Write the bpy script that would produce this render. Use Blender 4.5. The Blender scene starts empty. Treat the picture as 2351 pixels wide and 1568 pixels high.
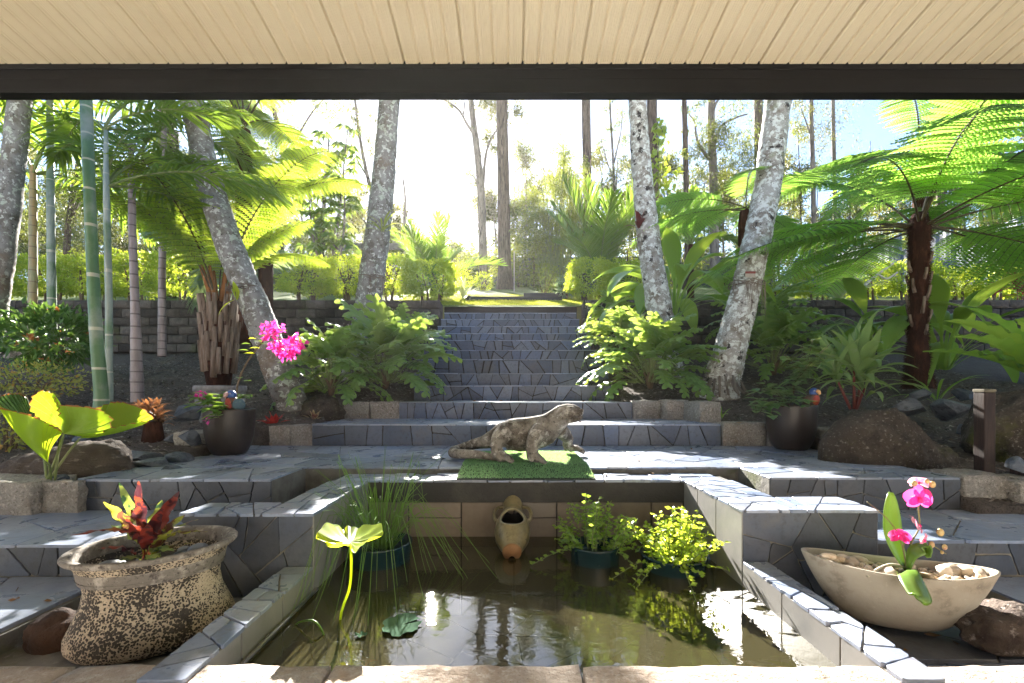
import bpy, bmesh, math, random
import numpy as np
from mathutils import Vector, Matrix, noise, Quaternion

random.seed(7)
RNG = np.random.default_rng(7)
S = bpy.context.scene
COL = S.collection
R = math.radians

# ------------------------------------------------------------------ camera
F, CX, HY = 1050.0, 1175.0, 900.0            # focal length / principal point in photo units (2350 wide)
def P(vx, vy, D):                            # a point of the place at distance D in front of the camera
    return Vector(((vx-CX)/F*D, D, (HY-vy)/F*D))
cam_d = bpy.data.cameras.new('camera')
cam_d.sensor_width = 36.0
cam_d.lens = F/2350*36.0
cam_d.shift_y = (HY-784)/2350
cam_d.clip_start = 0.02
cam_d.clip_end = 600
cam = bpy.data.objects.new('camera', cam_d)
cam.rotation_euler = (R(90), 0, 0)
COL.objects.link(cam)
S.camera = cam

# ------------------------------------------------------------------ sky, sun, exposure
SUNV = Vector(((992-CX)/F, 1.0, (HY-408)/F)).normalized()
W = bpy.data.worlds.new('World'); S.world = W; W.use_nodes = True
nt = W.node_tree
bg = nt.nodes['Background']
sky = nt.nodes.new('ShaderNodeTexSky')
sky.sky_type = 'NISHITA'; sky.sun_disc = False
sky.sun_elevation = math.asin(SUNV.z)
sky.sun_rotation = math.atan2(SUNV.x, SUNV.y)
sky.air_density = 1.0; sky.dust_density = 0.4; sky.ozone_density = 3.5
nt.links.new(sky.outputs[0], bg.inputs[0])
bg.inputs[1].default_value = 0.039
sun_d = bpy.data.lights.new('sun', 'SUN')
sun_d.energy = 5.0; sun_d.angle = R(0.53); sun_d.color = (1.0, 0.94, 0.85)
sun = bpy.data.objects.new('sun', sun_d)
sun.rotation_euler = SUNV.to_track_quat('Z', 'Y').to_euler()
COL.objects.link(sun)
S.view_settings.view_transform = 'Standard'
S.view_settings.look = 'None'
S.view_settings.exposure = 3.2
S.view_settings.gamma = 1.0
S.render.engine = 'CYCLES'
S.cycles.use_denoising = True
S.cycles.max_bounces = 7
S.cycles.diffuse_bounces = 3
S.cycles.transmission_bounces = 6
S.cycles.transparent_max_bounces = 12
S.cycles.sample_clamp_indirect = 6.0
S.cycles.caustics_reflective = False
S.cycles.caustics_refractive = False

# ------------------------------------------------------------------ helpers
ORG = {}                                     # world origin of each thing
def org(o):
    while o is not None:
        if o.name in ORG: return ORG[o.name]
        o = o.parent
    return Vector((0, 0, 0))

def tag(o, label=None, cat=None, group=None, kind=None):
    if label: o['label'] = label
    if cat: o['category'] = cat
    if group: o['group'] = group
    if kind: o['kind'] = kind
    return o

def thing(name, label, cat, loc=(0, 0, 0), group=None, rot=(0, 0, 0), scale=1.0):
    o = bpy.data.objects.new(name, None)
    o.empty_display_size = 0.1
    o.location = loc; o.rotation_euler = rot
    o.scale = (scale,)*3 if not hasattr(scale, '__len__') else scale
    COL.objects.link(o)
    ORG[o.name] = Vector(loc)
    return tag(o, label, cat, group)

class MB:
    def __init__(s): s.v = []; s.f = []
    def add(s, v, f):
        o = len(s.v); s.v.extend([tuple(p) for p in v]); s.f.extend([tuple(i+o for i in q) for q in f])
        return s
    def box(s, x0, x1, y0, y1, z0, z1):
        v = [(x, y, z) for z in (z0, z1) for y in (y0, y1) for x in (x0, x1)]
        return s.add(v, [(0, 2, 3, 1), (4, 5, 7, 6), (0, 1, 5, 4), (2, 6, 7, 3), (0, 4, 6, 2), (1, 3, 7, 5)])
    def tube(s, path, rad, seg=8, caps=True, squash=None):
        path = [Vector(p) for p in path]
        n = len(path)
        if not hasattr(rad, '__len__'): rad = [rad]*n
        t = []
        for i in range(n):
            d = path[min(i+1, n-1)]-path[max(i-1, 0)]
            t.append(d.normalized() if d.length > 1e-9 else Vector((0, 0, 1)))
        up = Vector((0, 0, 1)) if abs(t[0].z) < 0.9 else Vector((0, 1, 0))
        a = t[0].cross(up).normalized()
        v = []; f = []
        for i in range(n):
            a = (a-t[i]*a.dot(t[i])).normalized(); b = t[i].cross(a)
            sq = squash[i] if squash else 1.0
            for k in range(seg):
                w = 2*math.pi*k/seg
                v.append(path[i]+a*(math.cos(w)*rad[i])+b*(math.sin(w)*rad[i]*sq))
        for i in range(n-1):
            for k in range(seg):
                k2 = (k+1) % seg
                f.append((i*seg+k, i*seg+k2, (i+1)*seg+k2, (i+1)*seg+k))
        if caps:
            f.append(tuple(range(seg-1, -1, -1))); f.append(tuple((n-1)*seg+k for k in range(seg)))
        return s.add(v, f)
    def lathe(s, prof, c=(0, 0, 0), seg=32, sx=1.0, sy=1.0, rz=0.0, close=False):
        v = []; f = []; n = len(prof)
        cr, sr = math.cos(rz), math.sin(rz)
        for r, z in prof:
            for k in range(seg):
                w = 2*math.pi*k/seg
                x, y = r*sx*math.cos(w), r*sy*math.sin(w)
                v.append((c[0]+x*cr-y*sr, c[1]+x*sr+y*cr, c[2]+z))
        for i in range(n-1):
            for k in range(seg):
                k2 = (k+1) % seg
                f.append((i*seg+k, i*seg+k2, (i+1)*seg+k2, (i+1)*seg+k))
        if close:
            f.append(tuple(range(seg-1, -1, -1))); f.append(tuple((n-1)*seg+k for k in range(seg)))
        return s.add(v, f)
    def ell(s, c, r, seg=14, rings=9, rot=None):
        c = Vector(c); v = []; f = []
        for i in range(rings+1):
            th = math.pi*i/rings
            for k in range(seg):
                w = 2*math.pi*k/seg
                p = Vector((r[0]*math.sin(th)*math.cos(w), r[1]*math.sin(th)*math.sin(w), r[2]*math.cos(th)))
                if rot is not None: p = rot @ p
                v.append(c+p)
        for i in range(rings):
            for k in range(seg):
                k2 = (k+1) % seg
                f.append((i*seg+k, (i+1)*seg+k, (i+1)*seg+k2, i*seg+k2))
        return s.add(v, f)
    def blade(s, path, wid, side=None, fold=0.2, wave=0.0, nw=5.0, ph=0.0, cols=2):
        """leaf blade along a path: a folded strip, `side` the sideways direction"""
        path = [Vector(p) for p in path]; n = len(path)
        v = []; f = []
        for i in range(n):
            d = (path[min(i+1, n-1)]-path[max(i-1, 0)]).normalized()
            if side is None:
                sd = d.cross(Vector((0, 0, 1)))
                if sd.length < 1e-3: sd = Vector((1, 0, 0))
            else:
                sd = Vector(side); sd = sd-d*sd.dot(d)
            sd.normalize(); up = sd.cross(d)
            w = wid[i]
            for k in range(-cols//2, cols//2+1):
                q = 2*k/cols
                off = up*(abs(q)*w*fold)
                if wave and k: off = off+up*(wave*w*math.sin(nw*2*math.pi*i/n+ph+(1.3 if k > 0 else 0)))*abs(q)
                v.append(path[i]+sd*(q*w)+off)
        m = cols+1
        for i in range(n-1):
            for k in range(cols):
                f.append((i*m+k, i*m+k+1, (i+1)*m+k+1, (i+1)*m+k))
        return s.add(v, f)
    def arrays(s, v, f):
        return s.add([tuple(p) for p in v], [tuple(int(i) for i in q) for q in f])

def raw_mesh(name, v, f, mats, smooth=False, off=None):
    me = bpy.data.meshes.new(name)
    if isinstance(v, np.ndarray):
        if off is not None: v = v-np.array(off)
        k = f.shape[1]
        me.vertices.add(len(v)); me.vertices.foreach_set('co', np.ascontiguousarray(v, dtype=np.float32).ravel())
        me.loops.add(f.size); me.loops.foreach_set('vertex_index', np.ascontiguousarray(f, dtype=np.int32).ravel())
        me.polygons.add(len(f))
        me.polygons.foreach_set('loop_start', np.arange(0, f.size, k, dtype=np.int32))
        me.update(calc_edges=True)
    else:
        if off is not None: v = [(p[0]-off[0], p[1]-off[1], p[2]-off[2]) for p in v]
        me.from_pydata(v, [], f); me.update()
    for m in (mats if isinstance(mats, (list, tuple)) else [mats]): me.materials.append(m)
    if smooth: me.polygons.foreach_set('use_smooth', np.ones(len(me.polygons), dtype=bool))
    return me

def put(name, me, parent=None, loc=(0, 0, 0), rot=(0, 0, 0), scale=1.0):
    o = bpy.data.objects.new(name, me); COL.objects.link(o)
    o.parent = parent; o.location = loc; o.rotation_euler = rot
    o.scale = (scale,)*3 if not hasattr(scale, '__len__') else scale
    return o

def part(name, mb, mat, parent=None, smooth=False):
    """one mesh object from an MB or (v, f) arrays in world coordinates, under parent"""
    v, f = (mb.v, mb.f) if isinstance(mb, MB) else mb
    me = raw_mesh(name, v, f, mat, smooth, org(parent) if parent is not None else None)
    return put(name, me, parent)

def bevel(o, w=0.004, seg=2):
    m = o.modifiers.new('bevel', 'BEVEL'); m.width = w; m.segments = seg; m.limit_method = 'ANGLE'; m.angle_limit = R(40)
    return o

def fbm(p, s, seed=0.0, oct=4):
    return noise.fractal(Vector((p[0]*s+seed, p[1]*s+seed*1.7, p[2]*s-seed)), 1.0, 2.0, oct)

# ------------------------------------------------------------------ materials
def nodes(name):
    m = bpy.data.materials.new(name); m.use_nodes = True
    nt = m.node_tree
    return m, nt, nt.nodes['Principled BSDF'], nt.nodes['Material Output']

def tex_noise(nt, scale, detail=5, rough=0.6, coord='pos', stretch=None, dist=0.0):
    if coord == 'pos':
        g = nt.nodes.new('ShaderNodeNewGeometry'); src = g.outputs['Position']
    else:
        g = nt.nodes.new('ShaderNodeTexCoord'); src = g.outputs['Object']
    if stretch:
        mp = nt.nodes.new('ShaderNodeMapping'); mp.inputs['Scale'].default_value = stretch
        nt.links.new(src, mp.inputs['Vector']); src = mp.outputs[0]
    n = nt.nodes.new('ShaderNodeTexNoise')
    n.inputs['Scale'].default_value = scale; n.inputs['Detail'].default_value = detail; n.inputs['Roughness'].default_value = rough
    n.inputs['Distortion'].default_value = dist
    nt.links.new(src, n.inputs['Vector'])
    return n.outputs['Fac'], src

def ramp(nt, fac, lo, hi):
    r = nt.nodes.new('ShaderNodeMapRange'); r.inputs['From Min'].default_value = lo; r.inputs['From Max'].default_value = hi
    nt.links.new(fac, r.inputs['Value']); return r.outputs['Result']

def mixc(nt, fac, a, b):
    m = nt.nodes.new('ShaderNodeMix'); m.data_type = 'RGBA'
    if isinstance(fac, float): m.inputs[0].default_value = fac
    else: nt.links.new(fac, m.inputs[0])
    for k, c in ((6, a), (7, b)):
        if isinstance(c, (tuple, list)): m.inputs[k].default_value = (*c[:3], 1)
        else: nt.links.new(c, m.inputs[k])
    return m.outputs[2]

def add_bump(nt, bs, fac, strength, dist):
    b = nt.nodes.new('ShaderNodeBump'); b.inputs['Strength'].default_value = strength; b.inputs['Distance'].default_value = dist
    nt.links.new(fac, b.inputs['Height'])
    old = bs.inputs['Normal'].links
    if old: nt.links.new(old[0].from_socket, b.inputs['Normal'])
    nt.links.new(b.outputs[0], bs.inputs['Normal'])

def mat(name, base, rough=0.6, spec=0.5, layers=(), bumps=(), vary=0.0, coord='pos', metal=0.0, coat=0.0, roughvar=0.0):
    """layers: (scale, colour, lo, hi[, stretch]); bumps: (scale, strength, distance[, stretch]); vary: per-object brightness"""
    m, nt, bs, out = nodes(name)
    c = base
    for L in layers:
        fac, _ = tex_noise(nt, L[0], 6, 0.65, coord, L[4] if len(L) > 4 else None)
        c = mixc(nt, ramp(nt, fac, L[2], L[3]), c, L[1])
    if vary:
        oi = nt.nodes.new('ShaderNodeObjectInfo')
        mr = nt.nodes.new('ShaderNodeMapRange'); mr.inputs['To Min'].default_value = 1-vary; mr.inputs['To Max'].default_value = 1+vary
        nt.links.new(oi.outputs['Random'], mr.inputs['Value'])
        hs = nt.nodes.new('ShaderNodeHueSaturation')
        nt.links.new(mr.outputs[0], hs.inputs['Value'])
        m7 = nt.nodes.new('ShaderNodeMath'); m7.operation = 'MULTIPLY'; m7.inputs[1].default_value = 37.7; nt.links.new(oi.outputs['Random'], m7.inputs[0])
        fr7 = nt.nodes.new('ShaderNodeMath'); fr7.operation = 'FRACT'; nt.links.new(m7.outputs[0], fr7.inputs[0])
        sr7 = nt.nodes.new('ShaderNodeMapRange'); sr7.inputs['To Min'].default_value = .78; sr7.inputs['To Max'].default_value = 1.3; nt.links.new(fr7.outputs[0], sr7.inputs['Value']); nt.links.new(sr7.outputs[0], hs.inputs['Saturation'])
        if isinstance(c, (tuple, list)): hs.inputs['Color'].default_value = (*c, 1)
        else: nt.links.new(c, hs.inputs['Color'])
        c = hs.outputs[0]
    if isinstance(c, (tuple, list)): bs.inputs['Base Color'].default_value = (*c, 1)
    else: nt.links.new(c, bs.inputs['Base Color'])
    bs.inputs['Roughness'].default_value = rough
    bs.inputs['Specular IOR Level'].default_value = spec
    bs.inputs['Metallic'].default_value = metal
    bs.inputs['Coat Weight'].default_value = coat
    if roughvar:
        fac, _ = tex_noise(nt, 9.0, 4, 0.6, coord)
        mr = nt.nodes.new('ShaderNodeMapRange'); mr.inputs['From Min'].default_value = .3; mr.inputs['From Max'].default_value = .7
        mr.inputs['To Min'].default_value = rough-roughvar; mr.inputs['To Max'].default_value = rough+roughvar
        nt.links.new(fac, mr.inputs['Value']); nt.links.new(mr.outputs[0], bs.inputs['Roughness'])
    for B in bumps:
        fac, _ = tex_noise(nt, B[0], 6, 0.65, coord, B[3] if len(B) > 3 else None)
        add_bump(nt, bs, fac, B[1], B[2])
    return m

def leafmat(name, c1, c2, tcol, trans=0.4, rough=0.42, spec=0.45, island=True, c3=None, c3amt=0.0, blotch=None):
    """leaf: gloss on top, light shining through from behind; hue varies leaf by leaf"""
    m, nt, bs, out = nodes(name)
    g = nt.nodes.new('ShaderNodeNewGeometry'); oi = nt.nodes.new('ShaderNodeObjectInfo')
    src = g.outputs['Random Per Island'] if island else oi.outputs['Random']
    c = mixc(nt, src, c1, c2)
    t = mixc(nt, src, tcol, tuple(min(1, q*k) for q, k in zip(tcol, (1.35, 1.12, 1.0))))
    if c3:
        mu = nt.nodes.new('ShaderNodeMath'); mu.operation = 'FRACT'
        m2 = nt.nodes.new('ShaderNodeMath'); m2.operation = 'MULTIPLY'; m2.inputs[1].default_value = 17.3
        nt.links.new(src, m2.inputs[0]); nt.links.new(m2.outputs[0], mu.inputs[0])
        lt = nt.nodes.new('ShaderNodeMath'); lt.operation = 'LESS_THAN'; lt.inputs[1].default_value = c3amt
        nt.links.new(mu.outputs[0], lt.inputs[0])
        c = mixc(nt, lt.outputs[0], c, c3); t = mixc(nt, lt.outputs[0], t, c3)
    if blotch:
        fac, _ = tex_noise(nt, blotch[0], 4, 0.6)
        k = ramp(nt, fac, blotch[2], blotch[3])
        c = mixc(nt, k, c, blotch[1]); t = mixc(nt, k, t, tuple(q*1.2 for q in blotch[1]))
    nt.links.new(c, bs.inputs['Base Color'])
    bs.inputs['Roughness'].default_value = rough; bs.inputs['Specular IOR Level'].default_value = spec
    tr = nt.nodes.new('ShaderNodeBsdfTranslucent'); nt.links.new(t, tr.inputs[0])
    mx = nt.nodes.new('ShaderNodeMixShader'); mx.inputs[0].default_value = trans
    nt.links.new(bs.outputs[0], mx.inputs[1]); nt.links.new(tr.outputs[0], mx.inputs[2])
    nt.links.new(mx.outputs[0], out.inputs['Surface'])
    return m

MAT = {}
MAT['slate'] = mat('slate', (0.078, 0.100, 0.155), 0.40, 0.5,  # stair slate: pale blue veil of lens flare put into the colour
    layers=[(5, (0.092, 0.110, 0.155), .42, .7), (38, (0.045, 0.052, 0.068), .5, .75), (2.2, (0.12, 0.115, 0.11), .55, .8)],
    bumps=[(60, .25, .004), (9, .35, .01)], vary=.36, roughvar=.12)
MAT['slate_no_flare'] = mat('slate_no_flare', (0.050, 0.059, 0.082), 0.42, 0.45,  # same slate without the flare tint in its colour, for nearer front faces
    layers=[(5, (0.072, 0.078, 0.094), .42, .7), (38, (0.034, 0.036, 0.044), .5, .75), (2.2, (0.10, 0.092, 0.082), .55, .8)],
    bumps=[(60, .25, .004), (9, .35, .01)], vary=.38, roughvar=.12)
MAT['slate_lit_top'] = mat('slate_lit_top', (0.180, 0.216, 0.300), 0.34, 0.5,  # same slate, paler: light on upward faces put into the colour
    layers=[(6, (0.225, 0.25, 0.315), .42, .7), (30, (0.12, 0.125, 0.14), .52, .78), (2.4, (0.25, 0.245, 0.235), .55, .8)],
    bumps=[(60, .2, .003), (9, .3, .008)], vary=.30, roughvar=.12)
MAT['grout'] = mat('grout', (0.022, 0.020, 0.018), 0.9, 0.2, layers=[(14, (0.05, 0.046, 0.04), .45, .7)], bumps=[(90, .6, .006)])
MAT['grout_pale'] = mat('grout_pale', (0.24, 0.215, 0.175), 0.9, 0.2, layers=[(14, (0.15, 0.13, 0.10), .5, .75)], bumps=[(90, .6, .006)])
MAT['wet_tile'] = mat('wet_tile', (0.20, 0.195, 0.19), 0.42, 0.45, layers=[(7, (0.14, 0.14, 0.14), .45, .75), (25, (0.28, 0.27, 0.25), .6, .85, (1, 1, .25))], bumps=[(40, .12, .004)], vary=.08)
MAT['tan_tile'] = mat('tan_tile', (0.19, 0.155, 0.125), 0.55, 0.4, layers=[(6, (0.13, 0.105, 0.085), .42, .7), (20, (0.08, 0.085, 0.05), .62, .85)], bumps=[(40, .15, .004)], vary=.12)
MAT['black_render'] = mat('black_render', (0.030, 0.028, 0.026), 0.75, 0.35, layers=[(5, (0.060, 0.056, 0.046), .5, .75), (3, (0.045, 0.052, 0.022), .6, .8)], bumps=[(110, .6, .006), (12, .4, .012)])
MAT['concrete'] = mat('concrete', (0.16, 0.155, 0.145), 0.85, 0.3, layers=[(8, (0.08, 0.075, 0.065), .42, .68), (3, (0.07, 0.085, 0.02), .56, .72), (30, (0.24, 0.235, 0.22), .6, .8)], bumps=[(60, .5, .008), (10, .4, .015)])
MAT['granite'] = mat('granite', (0.36, 0.335, 0.31), 0.85, 0.3,
    layers=[(6, (0.25, 0.21, 0.17), .48, .75), (70, (0.62, 0.57, 0.52), .52, .7), (95, (0.12, 0.10, 0.085), .56, .7), (2.5, (0.36, 0.24, 0.12), .60, .75)],
    bumps=[(45, 1, .035), (14, .9, .05)], vary=.15)
MAT['granite_ledge'] = mat('granite_ledge', (0.40, 0.335, 0.285), 0.85, 0.3,
    layers=[(9, (0.29, 0.215, 0.16), .48, .75), (60, (0.52, 0.465, 0.415), .5, .7), (110, (0.16, 0.12, 0.10), .6, .74), (3.0, (0.48, 0.32, 0.20), .56, .74)],
    bumps=[(55, .9, .016), (16, .6, .03)], vary=.08)
MAT['block'] = mat('block', (0.066, 0.057, 0.052), 0.92, 0.2,
    layers=[(9, (0.105, 0.09, 0.08), .42, .7), (50, (0.055, 0.05, 0.046), .5, .7), (1.4, (0.075, 0.09, 0.03), .58, .74)], bumps=[(50, .9, .02), (14, .7, .03)], vary=.42)
MAT['mulch'] = mat('mulch', (0.125, 0.105, 0.096), 0.95, 0.15, layers=[(30, (0.18, 0.15, 0.13), .45, .65), (120, (0.055, 0.045, 0.038), .5, .65), (4, (0.15, 0.135, 0.125), .5, .7)], bumps=[(70, 1, .03), (25, .8, .05)])
MAT['chip'] = mat('chip', (0.24, 0.205, 0.185), 0.9, 0.2, layers=[(40, (0.46, 0.42, 0.38), .5, .62), (25, (0.045, 0.036, 0.03), .47, .6)])
MAT['lawn'] = mat('lawn', (0.10, 0.15, 0.025), 0.9, 0.15, layers=[(1.2, (0.17, 0.20, 0.045), .4, .7), (20, (0.05, 0.085, 0.015), .5, .7)], bumps=[(60, .8, .04)])
MAT['beam'] = mat('beam', (0.0075, 0.0070, 0.0075), 0.5, 0.12, layers=[(14, (0.010, 0.0095, 0.011), .5, .7, (.05, 1, 6))], bumps=[(180, .06, .002)])
MAT['ceiling'] = mat('ceiling', (0.88, 0.76, 0.54), 0.4, 0.5, layers=[(1.2, (0.82, 0.69, 0.47), .45, .7), (55, (0.45, 0.33, 0.2), .74, .82)])
MAT['timber'] = mat('timber', (0.020, 0.012, 0.011), 0.6, 0.2, layers=[(16, (0.042, 0.025, 0.02), .45, .7, (4, 4, .35)), (5, (0.05, 0.04, 0.025), .6, .75)], bumps=[(50, .5, .006, (5, 5, .3))])
MAT['sleeper'] = mat('sleeper', (0.035, 0.034, 0.036), 0.7, 0.35, layers=[(8, (0.065, 0.062, 0.062), .45, .7, (.3, 2, 2))], bumps=[(40, .5, .01, (.3, 3, 3))])
MAT['bark_pale'] = mat('bark_pale', (0.24, 0.235, 0.23), 0.85, 0.25,
    layers=[(9, (0.13, 0.115, 0.10), .43, .62, (1, 1, .8)), (26, (0.50, 0.51, 0.49), .55, .60), (13, (0.38, 0.42, 0.36), .58, .62), (34, (0.055, 0.05, 0.045), .62, .66), (2.0, (0.16, 0.11, 0.075), .56, .72)],
    bumps=[(30, .6, .012), (14, .5, .01, (.4, .4, 5))])
MAT['bark_lichen'] = mat('bark_lichen', (0.33, 0.32, 0.30), 0.88, 0.25,
    layers=[(7, (0.17, 0.145, 0.12), .46, .62), (18, (0.58, 0.60, 0.58), .50, .56), (11, (0.035, 0.030, 0.028), .58, .63), (3.0, (0.16, 0.17, 0.07), .60, .75), (50, (0.7, 0.72, 0.70), .62, .66)],
    bumps=[(30, .7, .014), (12, .5, .01)])
MAT['bark_euc'] = mat('bark_euc', (0.085, 0.060, 0.045), 0.9, 0.2, layers=[(8, (0.15, 0.11, 0.085), .45, .65, (1, 1, .12)), (20, (0.03, 0.022, 0.018), .5, .65, (1, 1, .1))], bumps=[(14, 1, .06, (1, 1, .1))])
MAT['bark_grey'] = mat('bark_grey', (0.15, 0.125, 0.105), 0.9, 0.2, layers=[(3, (0.25, 0.215, 0.18), .45, .65, (1, 1, .3)), (10, (0.06, 0.05, 0.042), .52, .66, (1, 1, .2))], bumps=[(12, .6, .04, (1, 1, .3))])
MAT['bark_white'] = mat('bark_white', (0.52, 0.47, 0.40), 0.8, 0.25, layers=[(10, (0.36, 0.31, 0.25), .48, .68)], bumps=[(20, .4, .01)])
MAT['fibre'] = mat('fibre', (0.050, 0.020, 0.014), 0.95, 0.15, layers=[(25, (0.11, 0.045, 0.028), .5, .65, (1, 1, .25))], bumps=[(60, 1, .03, (2, 2, .2))])
MAT['stub'] = mat('stub', (0.17, 0.115, 0.085), 0.85, 0.25, layers=[(14, (0.29, 0.22, 0.18), .45, .65, (2, 2, .2)), (18, (0.06, 0.035, 0.025), .54, .66, (2, 2, .15))], bumps=[(40, .6, .01, (3, 3, .25))])
MAT['ginger'] = mat('ginger', (0.26, 0.11, 0.035), 0.9, 0.2, layers=[(40, (0.12, 0.05, 0.02), .5, .65, (1, 1, .3))], bumps=[(80, .8, .01, (2, 2, .3))])
MAT['stem_green'] = mat('stem_green', (0.13, 0.17, 0.05), 0.5, 0.4, layers=[(8, (0.20, 0.20, 0.08), .45, .7)])
MAT['stem_brown'] = mat('stem_brown', (0.13, 0.09, 0.055), 0.75, 0.3, layers=[(20, (0.07, 0.05, 0.03), .45, .7)])
MAT['stem_dark'] = mat('stem_dark', (0.060, 0.042, 0.018), 0.6, 0.35, layers=[(20, (0.10, 0.085, 0.03), .45, .7)])
MAT['stem_red'] = mat('stem_red', (0.22, 0.05, 0.045), 0.5, 0.4, layers=[(14, (0.14, 0.10, 0.05), .5, .7)])
MAT['boulder'] = mat('boulder', (0.050, 0.038, 0.030), 0.85, 0.3, layers=[(5, (0.085, 0.068, 0.055), .45, .66), (60, (0.24, 0.22, 0.195), .57, .68), (14, (0.025, 0.02, 0.016), .48, .66), (2.8, (0.085, 0.09, 0.024), .54, .68), (4.5, (0.12, 0.105, 0.09), .56, .7)], bumps=[(40, 1, .025), (9, .9, .06)])
MAT['boulder_grain'] = mat('boulder_grain', (0.075, 0.056, 0.045), 0.85, 0.3, layers=[(9, (0.055, 0.040, 0.032), .42, .62, (.5, 1, 2.4)), (30, (0.19, 0.16, 0.135), .56, .7, (.4, 1, 2))], bumps=[(22, .9, .02, (.4, 1, 2.4)), (70, .6, .01)])
MAT['bluestone'] = mat('bluestone', (0.066, 0.078, 0.105), 0.55, 0.45, layers=[(7, (0.12, 0.135, 0.165), .45, .66, (1, 1, 1.8)), (22, (0.025, 0.03, 0.042), .5, .66), (5, (0.24, 0.24, 0.24), .66, .76)], bumps=[(24, .8, .02, (1, 1, 2)), (70, .4, .006)], vary=.2)
MAT['conglomerate'] = mat('conglomerate', (0.075, 0.054, 0.042), 0.85, 0.3, layers=[(14, (0.045, 0.03, 0.024), .46, .6), (26, (0.26, 0.225, 0.20), .58, .68)], bumps=[(16, 1, .04), (50, .6, .012)])
MAT['rustrock'] = mat('rustrock', (0.055, 0.028, 0.017), 0.85, 0.3, layers=[(9, (0.03, 0.018, 0.013), .45, .65)], bumps=[(24, .9, .03)])
MAT['floor'] = mat('floor', (0.78, 0.72, 0.62), 0.6, 0.4, layers=[(3, (0.72, 0.65, 0.55), .45, .7)])
MAT['fence'] = mat('fence', (0.10, 0.135, 0.20), 0.45, 0.4, layers=[(2, (0.12, 0.155, 0.22), .45, .7)])
MAT['fence_far'] = mat('fence_far', (0.085, 0.085, 0.075), 0.6, 0.4, layers=[(2, (0.10, 0.11, 0.11), .45, .7)])
# ------------------------------------------------------------------ terrain
ZP = -0.41                                   # terrace level (camera is 0)
def interp(x, xs, ys): return float(np.interp(x, xs, ys))
def bed(x, y):
    z = interp(y, [1.0, 2.1, 2.4, 2.8, 3.3, 3.7, 4.2, 5.5, 7.7], [-.55, -.53, -.46, -.385, -.32, -.26, -.12, .2, .66])
    return z+0.03*noise.noise(Vector((x*.9, y*.9, 3.0)))*min(1, max(0, y-3.2))
def lawn_z(x, y):
    z = 1.50+.25*(y-8.0) if y < 31 else 7.25+.10*(y-31)
    return z+0.06*noise.noise(Vector((x*.3, y*.3, 1.0)))*min(1, max(0, y-8.5))
def ground_hit(vx, vy, fn=bed, d0=1.3, d1=7.6):
    """the point of the ground seen at a photo position"""
    a = d0
    while a < d1:
        p = P(vx, vy, a)
        if fn(p.x, p.y) >= p.z: return Vector((p.x, p.y, fn(p.x, p.y)))
        a += 0.02
    p = P(vx, vy, d1); return Vector((p.x, p.y, fn(p.x, p.y)))

def grid(name, xs, ys, fn, m, hole=None):
    nx, ny = len(xs), len(ys)
    v = [(x, y, fn(x, y)) for y in ys for x in xs]
    f = []
    for j in range(ny-1):
        for i in range(nx-1):
            if hole and hole((xs[i]+xs[i+1])/2, (ys[j]+ys[j+1])/2): continue
            a = j*nx+i; f.append((a, a+1, a+1+nx, a+nx))
    o = part(name, (v, f), m, None, True); tag(o, kind='structure'); return o

def in_paved(x, y):
    if -2.02 < x < 2.17 and y < 3.5: return True
    if -1.0 < x < 1.02: return True
    if -1.56 < x < 1.62 and y < 4.24: return True
    if abs(x) < 3.2 and y < 2.12: return True
    return False
XS = list(np.arange(-10.4, 10.41, .08)); YS = list(np.arange(1.0, 7.74, .08))
def in_core(x, y): return (-1.53 < x < 1.58 and y < 4.22) or (-1.98 < x < 2.13 and y < 3.30) or (-1.93 < x < 2.08 and y < 3.58) or -.98 < x < 1.0 or (abs(x) < 3.2 and y < 2.08)
def bedn(x, y):
    if in_core(x, y): return -1.25
    return bed(x, y)+.016*noise.noise(Vector((x*7, y*7, 0)))+.01*noise.noise(Vector((x*19, y*19, 4)))
grid('garden_bed', XS, YS, bedn, MAT['mulch'])
XL = list(np.arange(-60, 61, 2.0)); YL = list(np.concatenate([np.arange(7.9, 16, .4), np.arange(16, 32, 1.0), np.arange(32, 150, 6.0)]))
grid('lawn', XL, YL, lawn_z, MAT['lawn'])
g = MB().box(-60, 60, -60, .80, -1.40, -1.26); o = part('house_floor', g, MAT['floor']); tag(o, kind='structure')
g = MB().box(-60, 60, .9, 8.0, -1.9, -1.5); o = part('subsoil', g, MAT['mulch']); tag(o, kind='structure')

# mulch chips, twigs and fallen leaves on the bed
def flat_bits(n, lmin, lmax, wmin, wmax, region, lift, tilt, rng):
    pts = []
    while len(pts) < n:
        x, y = rng.uniform(*region[0]), rng.uniform(*region[1])
        if in_paved(x, y): continue
        pts.append((x, y, bedn(x, y)+lift))
    c = np.array(pts); a = rng.uniform(0, 2*np.pi, n)
    d = np.stack([np.cos(a), np.sin(a), rng.uniform(-tilt, tilt, n)], 1)
    s = np.stack([-np.sin(a), np.cos(a), rng.uniform(-tilt, tilt, n)], 1)
    L = rng.uniform(lmin, lmax, n)[:, None]; Wd = rng.uniform(wmin, wmax, n)[:, None]
    v = np.stack([c-d*L-s*Wd, c+d*L-s*Wd*.6, c+d*L*.9+s*Wd, c-d*L*.8+s*Wd*.8], 1).reshape(-1, 3)
    f = np.arange(n*4).reshape(n, 4)
    return v, f
o = part('mulch_chips', flat_bits(34000, .006, .026, .002, .008, ((-5.5, 5.5), (1.9, 7.6)), .006, .5, RNG), MAT['chip']); tag(o, 'dark bark chips strewn over the garden bed', 'mulch', kind='stuff')
tw = MB()
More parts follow.
